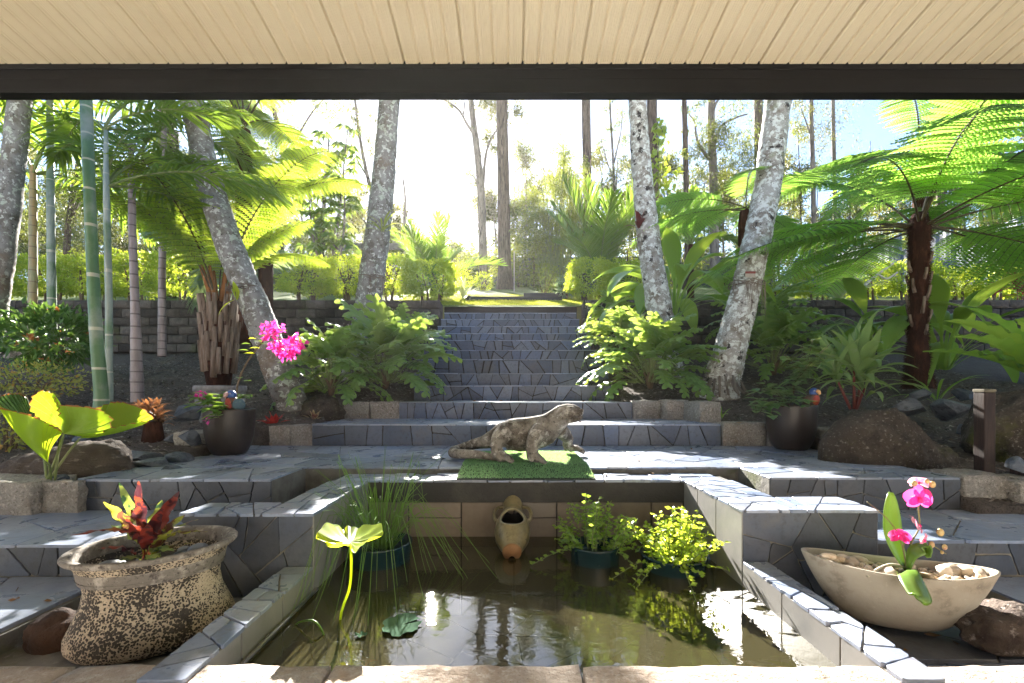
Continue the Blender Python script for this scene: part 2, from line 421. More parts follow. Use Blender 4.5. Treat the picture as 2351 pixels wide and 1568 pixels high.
for i in range(700):
    x, y = random.uniform(-5, 5), random.uniform(2.1, 7.4)
    if in_paved(x, y): continue
    a = random.uniform(0, 6.28); L = random.uniform(.05, .22); z = bedn(x, y)+.012
    p = [Vector((x, y, z))]
    for k in range(3):
        a += random.uniform(-.5, .5); q = p[-1]+Vector((math.cos(a), math.sin(a), 0))*L/3
        q.z = bedn(q.x, q.y)+random.uniform(.008, .022); p.append(q)
    tw.tube(p, [.0022, .002, .0018, .001], 4)
MAT['twig'] = mat('twig', (0.22, 0.18, 0.15), .9, .2, layers=[(6, (.10, .07, .055), .45, .6)])
o = part('fallen_twigs', tw, MAT['twig']); tag(o, 'thin grey twigs scattered over the bark mulch', 'twigs', kind='stuff')

# ------------------------------------------------------------------ crazy paving
def clip(poly, p, n):
    out = []
    for i in range(len(poly)):
        a, b = poly[i], poly[(i+1) % len(poly)]
        da = (a[0]-p[0])*n[0]+(a[1]-p[1])*n[1]; db = (b[0]-p[0])*n[0]+(b[1]-p[1])*n[1]
        if da <= 0: out.append(a)
        if (da < 0 < db) or (db < 0 < da):
            t = da/(da-db); out.append((a[0]+(b[0]-a[0])*t, a[1]+(b[1]-a[1])*t))
    return out
def area(p): return .5*abs(sum(p[i][0]*p[(i+1) % len(p)][1]-p[(i+1) % len(p)][0]*p[i][1] for i in range(len(p))))
def cen(p): return (sum(q[0] for q in p)/len(p), sum(q[1] for q in p)/len(p))
def inset(poly, g):
    c = cen(poly); out = poly
    for i in range(len(poly)):
        a, b = poly[i], poly[(i+1) % len(poly)]
        ex, ey = b[0]-a[0], b[1]-a[1]; l = math.hypot(ex, ey)
        if l < 1e-6: continue
        n = (ey/l, -ex/l)
        if (c[0]-a[0])*n[0]+(c[1]-a[1])*n[1] > 0: n = (-n[0], -n[1])
        out = clip(out, (a[0]-n[0]*g, a[1]-n[1]*g), n)
        if len(out) < 3: return []
    return out
def shards(Wd, Hd, n, rng, split=.45):
    """angular shards: a few rough cells broken again and again"""
    n = int(n*1.35); m = max(2, int(n*.3))
    rect = [(0, 0), (Wd, 0), (Wd, Hd), (0, Hd)]; pts = []
    for _ in range(m*40):
        q = (rng.uniform(0, Wd), rng.uniform(0, Hd))
        if all(math.hypot(q[0]-p[0], q[1]-p[1]) > .6*math.sqrt(Wd*Hd/m) for p in pts): pts.append(q)
        if len(pts) >= m: break
    cells = []
    for i, p in enumerate(pts):
        poly = rect
        for j, q in enumerate(pts):
            if i == j: continue
            poly = clip(poly, ((p[0]+q[0])/2, (p[1]+q[1])/2), (q[0]-p[0], q[1]-p[1]))
            if len(poly) < 3: break
        if len(poly) >= 3: cells.append(poly)
    for _ in range(400):
        if len(cells) >= n: break
        cells.sort(key=lambda c: -area(c)*rng.uniform(.35, 1)); c = cells.pop(0); m_ = cen(c); r = math.sqrt(area(c))
        a = rng.uniform(0, math.pi); best = None
        for t_ in range(3):
            a = rng.uniform(0, math.pi); nn = (math.cos(a), math.sin(a)); k = rng.uniform(-.18, .18)*r; pt = (m_[0]+nn[0]*k, m_[1]+nn[1]*k)
            h = [clip(c, pt, nn), clip(c, pt, (-nn[0], -nn[1]))]
            if min(len(h[0]), len(h[1])) < 3: continue
            per = max(sum(math.hypot(q[i][0]-q[i-1][0], q[i][1]-q[i-1][1]) for i in range(len(q)))/math.sqrt(max(1e-9, area(q))) for q in h)
            if best is None or per < best[0]: best = (per, h)
        cells += best[1] if best else [c]
    return cells
def slates(parent, o, u, v, Wd, Hd, n, m, seed, gap=.0026, thick=.007, split=.45, name='slate', polys=None, rough=.0018):
    """irregular stone pieces laid on the plane o + u*s + v*t; each its own object"""
    rng = random.Random(seed)
    o, u, v = Vector(o), Vector(u).normalized(), Vector(v).normalized()
    nn = u.cross(v)
    off = org(parent)
    for poly in (polys or shards(Wd, Hd, n, rng, split)):
        g = gap*rng.uniform(.7, 1.6)
        q = inset(poly, g)
        if len(q) < 3 or area(q) < 2e-4: continue
        # keep clean corners only, knock some corners off
        r = []
        for i in range(len(q)):
            if math.hypot(q[i][0]-q[i-1][0], q[i][1]-q[i-1][1]) > .004: r.append(q[i])
        if len(r) < 3: continue
        r2 = []
        for i in range(len(r)):
            a, b, c = r[i-1], r[i], r[(i+1) % len(r)]
            l1, l2 = math.hypot(a[0]-b[0], a[1]-b[1]), math.hypot(c[0]-b[0], c[1]-b[1])
            k = min(.008*rng.random(), l1*.3, l2*.3)
            if k > .003:
                r2.append((b[0]+(a[0]-b[0])*k/l1, b[1]+(a[1]-b[1])*k/l1)); r2.append((b[0]+(c[0]-b[0])*k/l2, b[1]+(c[1]-b[1])*k/l2))
            else: r2.append(b)
        r3 = []
        for i in range(len(r2)):
            a, b = r2[i], r2[(i+1) % len(r2)]; l = math.hypot(b[0]-a[0], b[1]-a[1]); m_ = int(l/.03)
            r3.append(a)
            for j in range(1, m_+1):
                q_ = j/(m_+1); k = rng.uniform(-.0018, .0012); r3.append((a[0]+(b[0]-a[0])*q_+(b[1]-a[1])/l*k*-1, a[1]+(b[1]-a[1])*q_+(b[0]-a[0])/l*k))
        r = r3
        cm = cen(r); t = thick+rng.uniform(-rough, rough); tx, ty = rng.uniform(-.008, .008), rng.uniform(-.008, .008)
        def ring(sc, h):
            rr = []
            for p in r:
                l = math.hypot(p[0]-cm[0], p[1]-cm[1])+1e-9; k = max(.2, 1-sc/l)
                a, b = cm[0]+(p[0]-cm[0])*k, cm[1]+(p[1]-cm[1])*k
                rr.append(o+u*a+v*b+nn*(h+(a-cm[0])*tx+(b-cm[1])*ty)-off)
            return rr
        k = len(r); vv = ring(0, -.004)+ring(0, t-.0012)+ring(.0014, t)
        ff = []
        for L in (0, 1):
            for i in range(k): ff.append((L*k+i, L*k+(i+1) % k, (L+1)*k+(i+1) % k, (L+1)*k+i))
        ff.append(tuple(2*k+i for i in range(k)))
        put(name, raw_mesh(name, vv, ff, m), parent)

X, Y, Z = Vector((1, 0, 0)), Vector((0, 1, 0)), Vector((0, 0, 1))
T = .007
def slab(parent, name, x0, x1, y0, y1, z0, z1, m):
    return part(name, MB().box(x0, x1, y0, y1, z0, z1), m, parent)
def top(parent, x0, x1, y0, y1, z, n, seed, m='slate_lit_top', **k):
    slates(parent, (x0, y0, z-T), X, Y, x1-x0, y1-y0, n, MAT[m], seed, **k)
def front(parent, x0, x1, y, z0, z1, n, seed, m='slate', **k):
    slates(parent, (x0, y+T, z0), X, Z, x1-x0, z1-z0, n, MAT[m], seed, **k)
def sideR(parent, x, y0, y1, z0, z1, n, seed, m='slate', **k):   # face looking to +x
    slates(parent, (x-T, y0, z0), Y, Z, y1-y0, z1-z0, n, MAT[m], seed, **k)
def sideL(parent, x, y0, y1, z0, z1, n, seed, m='slate', **k):   # face looking to -x
    slates(parent, (x+T, y1, z0), -Y, Z, y1-y0, z1-z0, n, MAT[m], seed, **k)

# terrace: main slab and two wings beside the pond
ter = thing('terrace', None, None, (0, 3.0, ZP)); tag(ter, kind='structure')
slab(ter, 'terrace_slab', -2.05+T, 2.16-T, 2.50+T, 3.5, -1.2, ZP-T, MAT['concrete'])
slab(ter, 'terrace_wing', -2.05+T, -1.13-.001, 2.15+T, 2.51, -1.2, ZP-T-.001, MAT['concrete'])
slab(ter, 'terrace_wing', 1.24+.001, 2.16-T, 2.20+T, 2.51, -1.2, ZP-T-.001, MAT['concrete'])
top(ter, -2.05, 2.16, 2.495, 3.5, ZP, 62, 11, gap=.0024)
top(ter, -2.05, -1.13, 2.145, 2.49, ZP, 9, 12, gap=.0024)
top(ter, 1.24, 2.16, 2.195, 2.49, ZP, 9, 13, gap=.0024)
front(ter, -2.05, -1.13, 2.15, -.565, ZP-T, 12, 14, m='slate_no_flare')
front(ter, 1.24, 2.16, 2.20, -.575, ZP-T, 12, 15, m='slate_no_flare')
# lower steps left and right
low = thing('lower_steps_path', None, None, (-2, 1.8, -.6)); tag(low, kind='structure')
slab(low, 'step_slab', -3.4, -1.215, 1.67+T, 2.15, -1.2, -.555-T, MAT['grout_pale'])
top(low, -3.4, -1.215, 1.662, 2.148, -.555, 13, 21, m='slate_lit_top')
front(low, -3.4, -1.215, 1.67, -.675, -.555-T, 18, 22, m='slate_no_flare')
slab(low, 'step_slab', -3.4, -1.46, .9, 1.67, -1.2, -.675-T, MAT['grout_pale'])
top(low, -3.4, -1.455, .9, 1.668, -.675, 13, 23, m='slate_lit_top')
slab(low, 'step_riser', -1.4595, -1.448, .9, 1.67, -1.2, -.69, MAT['concrete'])
slab(low, 'step_slab', 1.375, 3.4, 1.74+T, 2.2, -1.2, -.565-T, MAT['grout_pale'])
top(low, 1.375, 3.4, 1.732, 2.198, -.565, 12, 24)
front(low, 1.375, 3.4, 1.74, -.70, -.565-T, 15, 25, m='slate_no_flare')
slab(low, 'step_slab', 1.70, 3.4, 1.46, 1.74, -1.2, -.70-T, MAT['grout_pale'])
top(low, 1.70, 3.4, 1.452, 1.738, -.70, 9, 26)
front(low, 1.70, 3.4, 1.448, -.8, -.70-T, 9, 29, m='slate_no_flare')
slab(low, 'base_slab', .955, 1.70, 1.31, 1.72, -1.2, -.765-T, MAT['grout_pale'])
top(low, .955, 1.70, 1.305, 1.715, -.765, 4, 27, m='slate_no_flare', split=.1)
front(low, .955, 1.75, 1.298, -.87, -.765-T, 4, 28, split=.1)
slab(low, 'gutter_floor', -1.46, -.83, .9, 2.5, -1.2, -.745, MAT['concrete'])
slab(low, 'gutter_floor', .955, 3.4, .9, 1.3, -1.2, -.86, MAT['concrete'])
slab(low, 'gutter_floor', -1.13, 1.24, 2.44, 2.52, -1.2, -.62, MAT['concrete'])

# ------------------------------------------------------------------ stairs
SD = [3.5, 4.22, 4.75, 5.2, 5.6, 6.0, 6.36, 6.74, 7.1, 7.45, 7.8, 8.12]
SY = [974, 922.5, 885, 857, 825, 803.5, 781, 765, 748.6, 732, 718, 704.7]
SZ = [(HY-y)/F*d for y, d in zip(SY, SD)]
XLft = [-1.53, -1.04, -1.02]+[-1.16]*8+[-1.2]; XRgt = [1.6, 1.11, 1.03]+[1.1]*8+[1.15]
st = thing('garden_stairs', 'long flight of slate steps climbing from the terrace to the lawn', 'stairs', (0, 3.5, ZP))
pz = ZP
for k in range(12):
    x0, x1, y0, z1 = XLft[k], XRgt[k], SD[k], SZ[k]
    y1 = SD[k+1]+.02 if k < 11 else 8.3
    if k == 11:
        o = part('edging_board', MB().box(x0, x1, y0, y0+.05, pz-.1, z1), MAT['sleeper'], st); continue
    e = .0007*k
    s = slab(st, 'step', x0+T, x1-T, y0+T, y1+.05, -1.2, z1-T-e, MAT['grout'])
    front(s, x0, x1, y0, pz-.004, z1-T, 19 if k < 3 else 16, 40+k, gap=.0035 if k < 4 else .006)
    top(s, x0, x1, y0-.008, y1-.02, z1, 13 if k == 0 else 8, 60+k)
    if k < 3:
        sideR(s, x1, y0, y1, pz-.1, z1-T, 4, 80+k); sideL(s, x0, y0, y1, pz-.1, z1-T, 4, 90+k)
    pz = z1

# ------------------------------------------------------------------ pond
ZC, ZL, ZW, ZB = -.44, -.63, -.726, -1.12      # coping, low wall, water, bottom
PX0, PX1, PY0, PY1 = -.72, .86, 1.06, 2.31
pond = thing('garden_pond', 'slate-capped rectangular garden pond with stepped side walls', 'pond', (.07, 1.7, ZB))
slab(pond, 'floor', PX0-.1, PX1+.1, PY0-.05, PY1+.1, -1.25, ZB-T, MAT['grout'])
slates(pond, (PX0, PY0, ZB-T), X, Y, PX1-PX0, PY1-PY0, 30, MAT['wet_tile'], 31, name='floor_slate')
bw = slab(pond, 'back_wall', PX0-.19, PX1+.24, PY1, PY1+.16, -1.2, ZC-T, MAT['black_render'])
# tan tiles on the lower back wall, set back under the rendered band
xs = [-.72, -.52, -.255, .01, .225, .48, .70, .86]
slab(bw, 'render_band', PX0, PX1, PY1-.022, PY1-.0005, -.552, ZC-T-.003, MAT['black_render'])
for i in range(7):
    x0, x1 = xs[i], xs[i+1]
    rows = [(-1.12, -.78), (-.776, -.634), (-.630, -.555)] if i in (1, 3) else [(-1.12, -.78), (-.776, -.555)]
    for a, b in rows: bevel(part('wall_tile', MB().box(x0+.003, x1-.003, PY1-.012, PY1-.001, a, b), MAT['tan_tile'], bw), .002)
top(pond, PX0-.17, PX1+.2, PY1-.028, PY1+.16, ZC, 26, 32, rough=.004)
# left walls
wl = slab(pond, 'side_wall', PX0-.19, PX0-T, 1.66+T, PY1-.0005, -1.2, ZC-T-.001, MAT['grout_pale'])
top(wl, PX0-.19, PX0+.004, 1.652, PY1-.03, ZC, 11, 33)
for y0, y1 in ((1.66, 1.98), (1.98, 2.29)): bevel(part('wall_tile', MB().box(PX0-T, PX0, y0+.002, y1-.002, -1.12, ZC-T-.002), MAT['wet_tile'], wl), .002)
al = slab(pond, 'wall_arm', -1.205+T, PX0-.189, 1.66+T, 1.82, -1.2, ZC-T-.002, MAT['grout_pale'])
top(al, -1.21, PX0-.192, 1.652, 1.825, ZC, 7, 34)
front(al, -1.205, PX0-.002, 1.66, -.75, ZC-T, 10, 35, gap=.0024, m='slate_no_flare')
ll = slab(pond, 'low_wall', PX0-.105+T, PX0-T, .9, 1.668, -1.2, ZL-T, MAT['grout_pale'])
top(ll, PX0-.105, PX0+.003, 1.0, 1.656, ZL, 9, 36, split=.2)
for y0, y1 in ((1.0, 1.22), (1.22, 1.44), (1.44, 1.66)): bevel(part('wall_tile', MB().box(PX0-T, PX0-.001, y0+.002, y1-.002, -1.12, ZL-T-.002), MAT['wet_tile'], ll), .002)
# right walls
wr = slab(pond, 'side_wall', PX1+T, PX1+.24, 1.71+T, PY1-.0005, -1.2, ZC-T-.001, MAT['grout_pale'])
top(wr, PX1-.004, PX1+.24, 1.702, PY1-.03, ZC, 15, 37)
for y0, y1 in ((1.71, 1.93), (1.93, 2.12), (2.12, 2.29)): bevel(part('wall_tile', MB().box(PX1, PX1+T, y0+.002, y1-.002, -1.12, ZC-T-.002), MAT['wet_tile'], wr), .002)
ar = slab(pond, 'wall_arm', PX1+.239, 1.37-T, 1.71+T, 1.925, -1.2, ZC-T-.002, MAT['grout_pale'])
top(ar, PX1+.242, 1.375, 1.702, 1.93, ZC, 6, 38)
front(ar, PX1+.002, 1.37, 1.71, -.77, ZC-T, 9, 39, gap=.0024, m='slate_no_flare')
sideR(ar, 1.37, 1.71, 1.925, -.77, ZC-T, 3, 30, m='slate_no_flare')
lr = slab(pond, 'low_wall', PX1+T, PX1+.095-T, .9, 1.718, -1.2, ZL-T, MAT['grout_pale'])
top(lr, PX1-.003, PX1+.095, 1.0, 1.706, ZL, 10, 41, split=.2)
for y0, y1 in ((1.0, 1.2), (1.2, 1.46), (1.46, 1.71)): bevel(part('wall_tile', MB().box(PX1+.001, PX1+T, y0+.002, y1-.002, -1.12, ZL-T-.002), MAT['wet_tile'], lr), .002)
slab(pond, 'front_wall', PX0, PX1, .95, PY0, -1.25, ZL-.05, MAT['grout_pale'])
# water: mirror-like surface, murky green below
def water_material():
    m, nt, bs, out = nodes('pond_water')
    nt.nodes.remove(bs)
    fr = nt.nodes.new('ShaderNodeFresnel'); fr.inputs[0].default_value = 1.7
    gl = nt.nodes.new('ShaderNodeBsdfGlossy'); gl.inputs['Roughness'].default_value = .015
    tr = nt.nodes.new('ShaderNodeBsdfTransparent'); tr.inputs[0].default_value = (.46, .42, .25, 1)
    df = nt.nodes.new('ShaderNodeBsdfDiffuse'); df.inputs[0].default_value = (.062, .056, .026, 1)
    m1 = nt.nodes.new('ShaderNodeMixShader'); m1.inputs[0].default_value = .50
    nt.links.new(tr.outputs[0], m1.inputs[1]); nt.links.new(df.outputs[0], m1.inputs[2])
    m2 = nt.nodes.new('ShaderNodeMixShader')
    nt.links.new(fr.outputs[0], m2.inputs[0]); nt.links.new(m1.outputs[0], m2.inputs[1]); nt.links.new(gl.outputs[0], m2.inputs[2])
    fac, _ = tex_noise(nt, 11, 3, .5, 'pos', (1, 1.6, 1), 1.2)
    b = nt.nodes.new('ShaderNodeBump'); b.inputs['Strength'].default_value = .06; b.inputs['Distance'].default_value = .010
    nt.links.new(fac, b.inputs['Height'])
    for n in (gl, fr): nt.links.new(b.outputs[0], n.inputs['Normal'])
    nt.links.new(m2.outputs[0], out.inputs['Surface'])
    return m
wv = [(PX0-.001, PY0-.001, ZW), (PX1+.001, PY0-.001, ZW), (PX1+.001, PY1-.013, ZW), (PX0-.001, PY1-.013, ZW)]
o = part('pond_water', (wv, [(0, 1, 2, 3)]), water_material()); tag(o, kind='structure')

# ------------------------------------------------------------------ rough stone blocks
def rough_block(name, x0, x1, y0, y1, z0, z1, m, seed, parent=None, amp=.010, cut=6, soft=.05):
    bm = bmesh.new()
    bmesh.ops.create_cube(bm, size=1.0)
    bmesh.ops.subdivide_edges(bm, edges=bm.edges[:], cuts=cut, use_grid_fill=True)
    sx, sy, sz = x1-x0, y1-y0, z1-z0
    cx, cy, cz = (x0+x1)/2, (y0+y1)/2, (z0+z1)/2
    for v in bm.verts:
        p = v.co.copy()
        k = max(abs(p.x), abs(p.y), abs(p.z))
        n = p.normalized()
        # soften the edges
        e = sorted((abs(p.x), abs(p.y), abs(p.z)))[1]
        q = p*(1-soft*max(0, (e-.36)/.14)**2)
        w = Vector((cx+q.x*sx, cy+q.y*sy, cz+q.z*sz))
        d = fbm(w, 14, seed, 4)*amp+fbm(w, 40, seed+9, 2)*amp*.4
        v.co = w+n*d
    me = bpy.data.meshes.new(name)
    off = org(parent) if parent is not None else Vector(((x0+x1)/2, (y0+y1)/2, z0))
    bmesh.ops.translate(bm, verts=bm.verts[:], vec=-off)
    bm.to_mesh(me); bm.free(); me.materials.append(m)
    me.polygons.foreach_set('use_smooth', np.ones(len(me.polygons), dtype=bool))
    return put(name, me, parent, (0, 0, 0) if parent is not None else off)

ledge = thing('granite_ledge', 'rough pale granite ledge along the near edge of the pond', 'stone ledge', (0, .9, -1.26))
lx = [-1.75, -1.02, -.42, .16, .72, 1.30, 1.75]
for i in range(6):
    rough_block('granite_stone', lx[i]+.003, lx[i+1]-.003, .70, 1.075+random.uniform(-.004, .003), -1.26, -.642+random.uniform(-.002, .002), MAT['granite_ledge'], i*3.1, ledge, amp=.0045, cut=18, soft=.006)

# granite kerb blocks round the beds (each a stone of its own)
GB = [  # x0, x1, y0, y1, z0, z1, label
 (-2.65, -2.165, 2.06, 2.33, -.60, -.408, 'pale granite block at the left picture edge below the fan palm'),
 (-2.158, -1.995, 2.10, 2.145, -.58, -.412, 'ochre-stained granite block under the fan palm beside the terrace corner'),
 (-2.27, -1.99, 3.06, 3.30, -.50, -.27, 'brownish granite block partly behind the left dark pot'),
 (-1.86, -1.70, 3.50, 3.66, -.50, -.262, 'granite kerb block just right of the left dark pot'),
 (-1.70, -1.535, 3.50, 3.66, -.50, -.255, 'granite kerb block against the left end of the lowest stair'),
 (-1.55, -1.32, 4.22, 4.40, -.32, -.092, 'grey granite block beside the left end of the second stair'),
 (-1.31, -1.045, 4.22, 4.38, -.32, -.088, 'pale granite block under the left lobed-leaf shrub at the second stair'),
 (1.115, 1.37, 4.20, 4.36, -.30, -.078, 'granite block touching the right end of the second stair'),
 (1.37, 1.56, 4.05, 4.30, -.30, -.072, 'granite block in the middle of the right upper kerb'),
 (1.52, 1.69, 3.70, 4.06, -.45, -.077, 'white-faced granite block at the corner of the right upper kerb'),
 (1.61, 1.93, 3.47, 3.66, -.50, -.235, 'long granite kerb block between the lowest stair and the right dark pot'),
 (1.94, 2.12, 3.45, 3.62, -.50, -.235, 'granite kerb block behind the right dark pot'),
 (2.17, 2.33, 3.05, 3.40, -.50, -.26, 'small ochre granite block between the right pot and the big boulder'),
 (2.165, 2.372, 2.19, 2.40, -.60, -.40, 'ochre granite block right of the orchid flowers'),
 (2.378, 2.455, 2.14, 2.36, -.62, -.425, 'narrow pale granite block at the right picture edge'),
 (2.46, 2.75, 2.12, 2.36, -.62, -.42, 'cut-off granite block at the far right picture edge'),
]
for i, b in enumerate(GB):
    o = rough_block('granite_block', *b[:6], MAT['granite'], 5+i*2.3, None, amp=.010, cut=10, soft=.02)
    tag(o, b[6], 'stone block', 'granite kerb blocks')

# ------------------------------------------------------------------ retaining wall
def block_wall(name, label, x0, x1, y, ztop, courses, group='retaining walls', xs0=.0):
    t = thing(name, label, 'retaining wall', ((x0+x1)/2, y, ztop-courses*.147), group)
    bw, bh = .322, .147
    base = []
    for s in range(4):
        bm = bmesh.new(); bmesh.ops.create_cube(bm, size=1.0)
        bmesh.ops.subdivide_edges(bm, edges=bm.edges[:], cuts=4, use_grid_fill=True)
        for v in bm.verts:
            p = v.co.copy(); w = Vector((p.x*(bw-.014), p.y*.2, p.z*(bh-.015)))
            if p.y < -.4:
                e = max(abs(p.x), abs(p.z))
                w.y += -.022*(1-((e-.0)/.5)**4)+fbm(w, 22, s*5.0, 4)*.008
            v.co = w
        me = bpy.data.meshes.new('wall_block'); bm.to_mesh(me); bm.free(); me.materials.append(MAT['block']); base.append(me)
    half = MB()
    rng = random.Random(int(abs(x0)*10))
    for c in range(courses):
        z = ztop-(c+.5)*bh; yy = y-.014*c
        x = x0-(bw/2 if c % 2 else 0)
        while x < x1-.02:
            a, b = max(x, x0), min(x+bw, x1)
            if b-a > .05:
                put('wall_block', rng.choice(base), t, Vector(((a+b)/2, yy+rng.uniform(-.004, .004), z))-org(t), (0, 0, rng.choice((0, 0))), ((b-a)/bw, 1, 1))
            x += bw
    part('backing', MB().box(x0, x1, y+.06, y+.2, ztop-courses*bh-.05, ztop-.03), MAT['mulch'], t)
    return t
block_wall('retaining_wall', 'dark block retaining wall left of the stairs', -10.2, -1.2, 7.72, 1.535, 6)
block_wall('retaining_wall', 'dark mossy block retaining wall right of the stairs', 1.2, 10.2, 7.72, 1.54, 6)

# ------------------------------------------------------------------ roof over the viewer
RS = -.178; BY = 2.6
def roof_z(y): return (HY-148)/F*BY+RS*(y-BY)
roof = thing('patio_roof', 'cream ribbed patio roof with a dark edge beam overhead', 'roof', (0, BY, roof_z(BY)))
pw = .335
prof = []
for r in range(4):
    b = r*pw/4; q = pw/4
    d0 = .011 if r == 0 else .006
    prof += [(b, d0*1.6), (b+.005, d0*1.6), (b+.007, 0.0), (b+.009, 0), (b+.012, -.003), (b+.018, -.003)]
    for k in range(5):
        s = b+.022+k*(q-.026)/5; w = (q-.026)/5
        prof += [(s, 0.0), (s+w*.4, .0016), (s+w*.7, .0016)]
prof.append((pw-.0005, .0176))
y0, y1 = -1.5, BY-.002
v = []; f = []
for yy in (y0, y1):
    for a, h in prof: v.append((a, yy-BY, h+RS*(yy-BY)))
    for a, h in ((prof[-1][0], .06), (0, .06)): v.append((a, yy-BY, h+RS*(yy-BY)))
n = len(prof)+2
for i in range(n-1): f.append((i, i+1, n+i+1, n+i))
f.append((n-1, 0, n, 2*n-1)); f.append(tuple(range(n))); f.append(tuple(range(2*n-1, n-1, -1)))
pm = raw_mesh('ceiling_panel', v, f, MAT['ceiling'])
for i in range(-13, 13):
    put('ceiling_panel', pm, roof, (i*pw+.06, 0, 0))
bz1, bz0 = roof_z(BY), (HY-215)/F*BY
bm_ = MB().box(-4.4, 4.5, BY, BY+.07, bz0+.006, bz1+.045)
bevel(part('beam', bm_, MAT['beam'], roof), .004)
bevel(part('beam_lip', MB().box(-4.4, 4.5, BY-.010, BY-.0005, bz0, bz0+.080), MAT['beam'], roof), .003)
bevel(part('beam_lip', MB().box(-4.4, 4.5, BY-.006, BY-.0005, bz1-.030, bz1-.001), MAT['beam'], roof), .002)

# wall added out of view behind the camera to bounce fill light forward
bnc = thing('bounce_wall', 'cream rendered wall added unseen behind the viewer to bounce sunlight forward', 'wall', (0, -1.1, -1.26))
part('wall', MB().box(-7, 7, -1.3, -1.1, -1.30, 2.45), mat('render_cream', (.66, .64, .60), .8, .3, layers=[(4, (.62, .60, .56), .45, .7)], bumps=[(80, .3, .004)]), bnc)
# ------------------------------------------------------------------ plant builders
G = dict
MAT['leaf_xan'] = leafmat('leaf_xan', (.085, .18, .05), (.15, .26, .075), (.38, .54, .09), .34, .28, .5, island=False)
MAT['leaf_fern'] = leafmat('leaf_fern', (.11, .25, .035), (.15, .31, .06), (.34, .62, .10), .50, .5, .3)
MAT['leaf_fern_dk'] = leafmat('leaf_fern_dk', (.08, .17, .03), (.13, .24, .035), (.45, .62, .06), .52, .5, .3)
MAT['leaf_palm'] = leafmat('leaf_palm', (.055, .12, .025), (.09, .17, .035), (.24, .40, .05), .40, .38, .5)
MAT['leaf_cane'] = leafmat('leaf_cane', (.045, .11, .02), (.085, .17, .025), (.26, .42, .04), .40, .35, .5, c3=(.55, .42, .03), c3amt=.03)
MAT['leaf_glauc'] = leafmat('leaf_glauc', (.12, .20, .14), (.16, .25, .17), (.30, .42, .16), .3, .45, .4)
MAT['leaf_broad'] = leafmat('leaf_broad', (.11, .23, .045), (.17, .30, .07), (.42, .62, .07), .38, .3, .5, island=False)
MAT['leaf_hedge'] = leafmat('leaf_hedge', (.12, .23, .03), (.23, .34, .045), (.58, .72, .06), .45, .45, .4)
MAT['leaf_shrub'] = leafmat('leaf_shrub', (.035, .10, .025), (.07, .16, .035), (.18, .34, .05), .25, .33, .5)
MAT['leaf_pale'] = leafmat('leaf_pale', (.16, .22, .05), (.28, .30, .08), (.5, .52, .10), .4, .45, .4, c3=(.42, .26, .05), c3amt=.12)
MAT['leaf_dark'] = leafmat('leaf_dark', (.04, .10, .035), (.08, .16, .055), (.2, .36, .07), .28, .3, .55)
MAT['leaf_lime'] = leafmat('leaf_lime', (.17, .28, .02), (.25, .36, .03), (.75, .92, .04), .55, .42, .4, island=False)
MAT['leaf_euc'] = leafmat('leaf_euc', (.045, .062, .02), (.085, .10, .03), (.24, .26, .05), .28, .5, .35)
MAT['leaf_euc2'] = leafmat('leaf_euc2', (.035, .06, .016), (.075, .105, .025), (.24, .30, .04), .3, .5, .35)
MAT['leaf_bamboo'] = leafmat('leaf_bamboo', (.065, .11, .022), (.12, .16, .035), (.32, .40, .06), .38, .5, .3)
MAT['leaf_umbrella'] = leafmat('leaf_umbrella', (.05, .11, .03), (.09, .16, .04), (.28, .42, .06), .4, .35, .5)
MAT['leaf_mint'] = leafmat('leaf_mint', (.09, .19, .03), (.16, .27, .05), (.40, .60, .06), .42, .42, .4)
MAT['leaf_rush'] = leafmat('leaf_rush', (.06, .14, .02), (.10, .20, .035), (.25, .4, .05), .25, .4, .4)
MAT['bract'] = leafmat('bract', (.62, .03, .30), (.75, .06, .42), (.9, .08, .5), .45, .5, .3)
MAT['grassblade'] = leafmat('grassblade', (.10, .17, .025), (.19, .25, .05), (.45, .52, .06), .45, .6, .2)

def unit(a): return a/np.maximum(1e-9, np.linalg.norm(a, axis=1, keepdims=True))
def leaf_cloud(c, d, L, Wd, rng, fold=.25, droop=.15, seg2=False):
    """one small folded leaf per row of c, along d"""
    n = len(c); d = unit(d)
    r = rng.normal(size=(n, 3)); s = unit(np.cross(d, r)); u = np.cross(s, d)
    L = np.broadcast_to(np.asarray(L, float), (n,))[:, None]; Wd = np.broadcast_to(np.asarray(Wd, float), (n,))[:, None]
    tip = c+d*L; tip[:, 2:] -= L*droop
    lf = c+d*L*.42+s*Wd*.5+u*Wd*fold; rt = c+d*L*.42-s*Wd*.5+u*Wd*fold
    v = np.stack([c, rt, tip, lf], 1).reshape(-1, 3)
    b = np.arange(n)[:, None]*4
    f = np.concatenate([b+np.array([[0, 1, 2]]), b+np.array([[0, 2, 3]])], 1).reshape(-1, 3)
    return v, f
def join(lst):
    vs, fs, o = [], [], 0
    for v, f in lst:
        vs.append(v); fs.append(f+o); o += len(v)
    return np.concatenate(vs), np.concatenate(fs)
def blob_points(c, r, n, rng, shell=.55):
    p = unit(rng.normal(size=(n, 3)))*(rng.uniform(0, 1, (n, 1))**(1/3.)*(1-shell)+shell*rng.uniform(.75, 1, (n, 1)))
    return np.asarray(c)[None]+p*np.asarray(r)[None], p

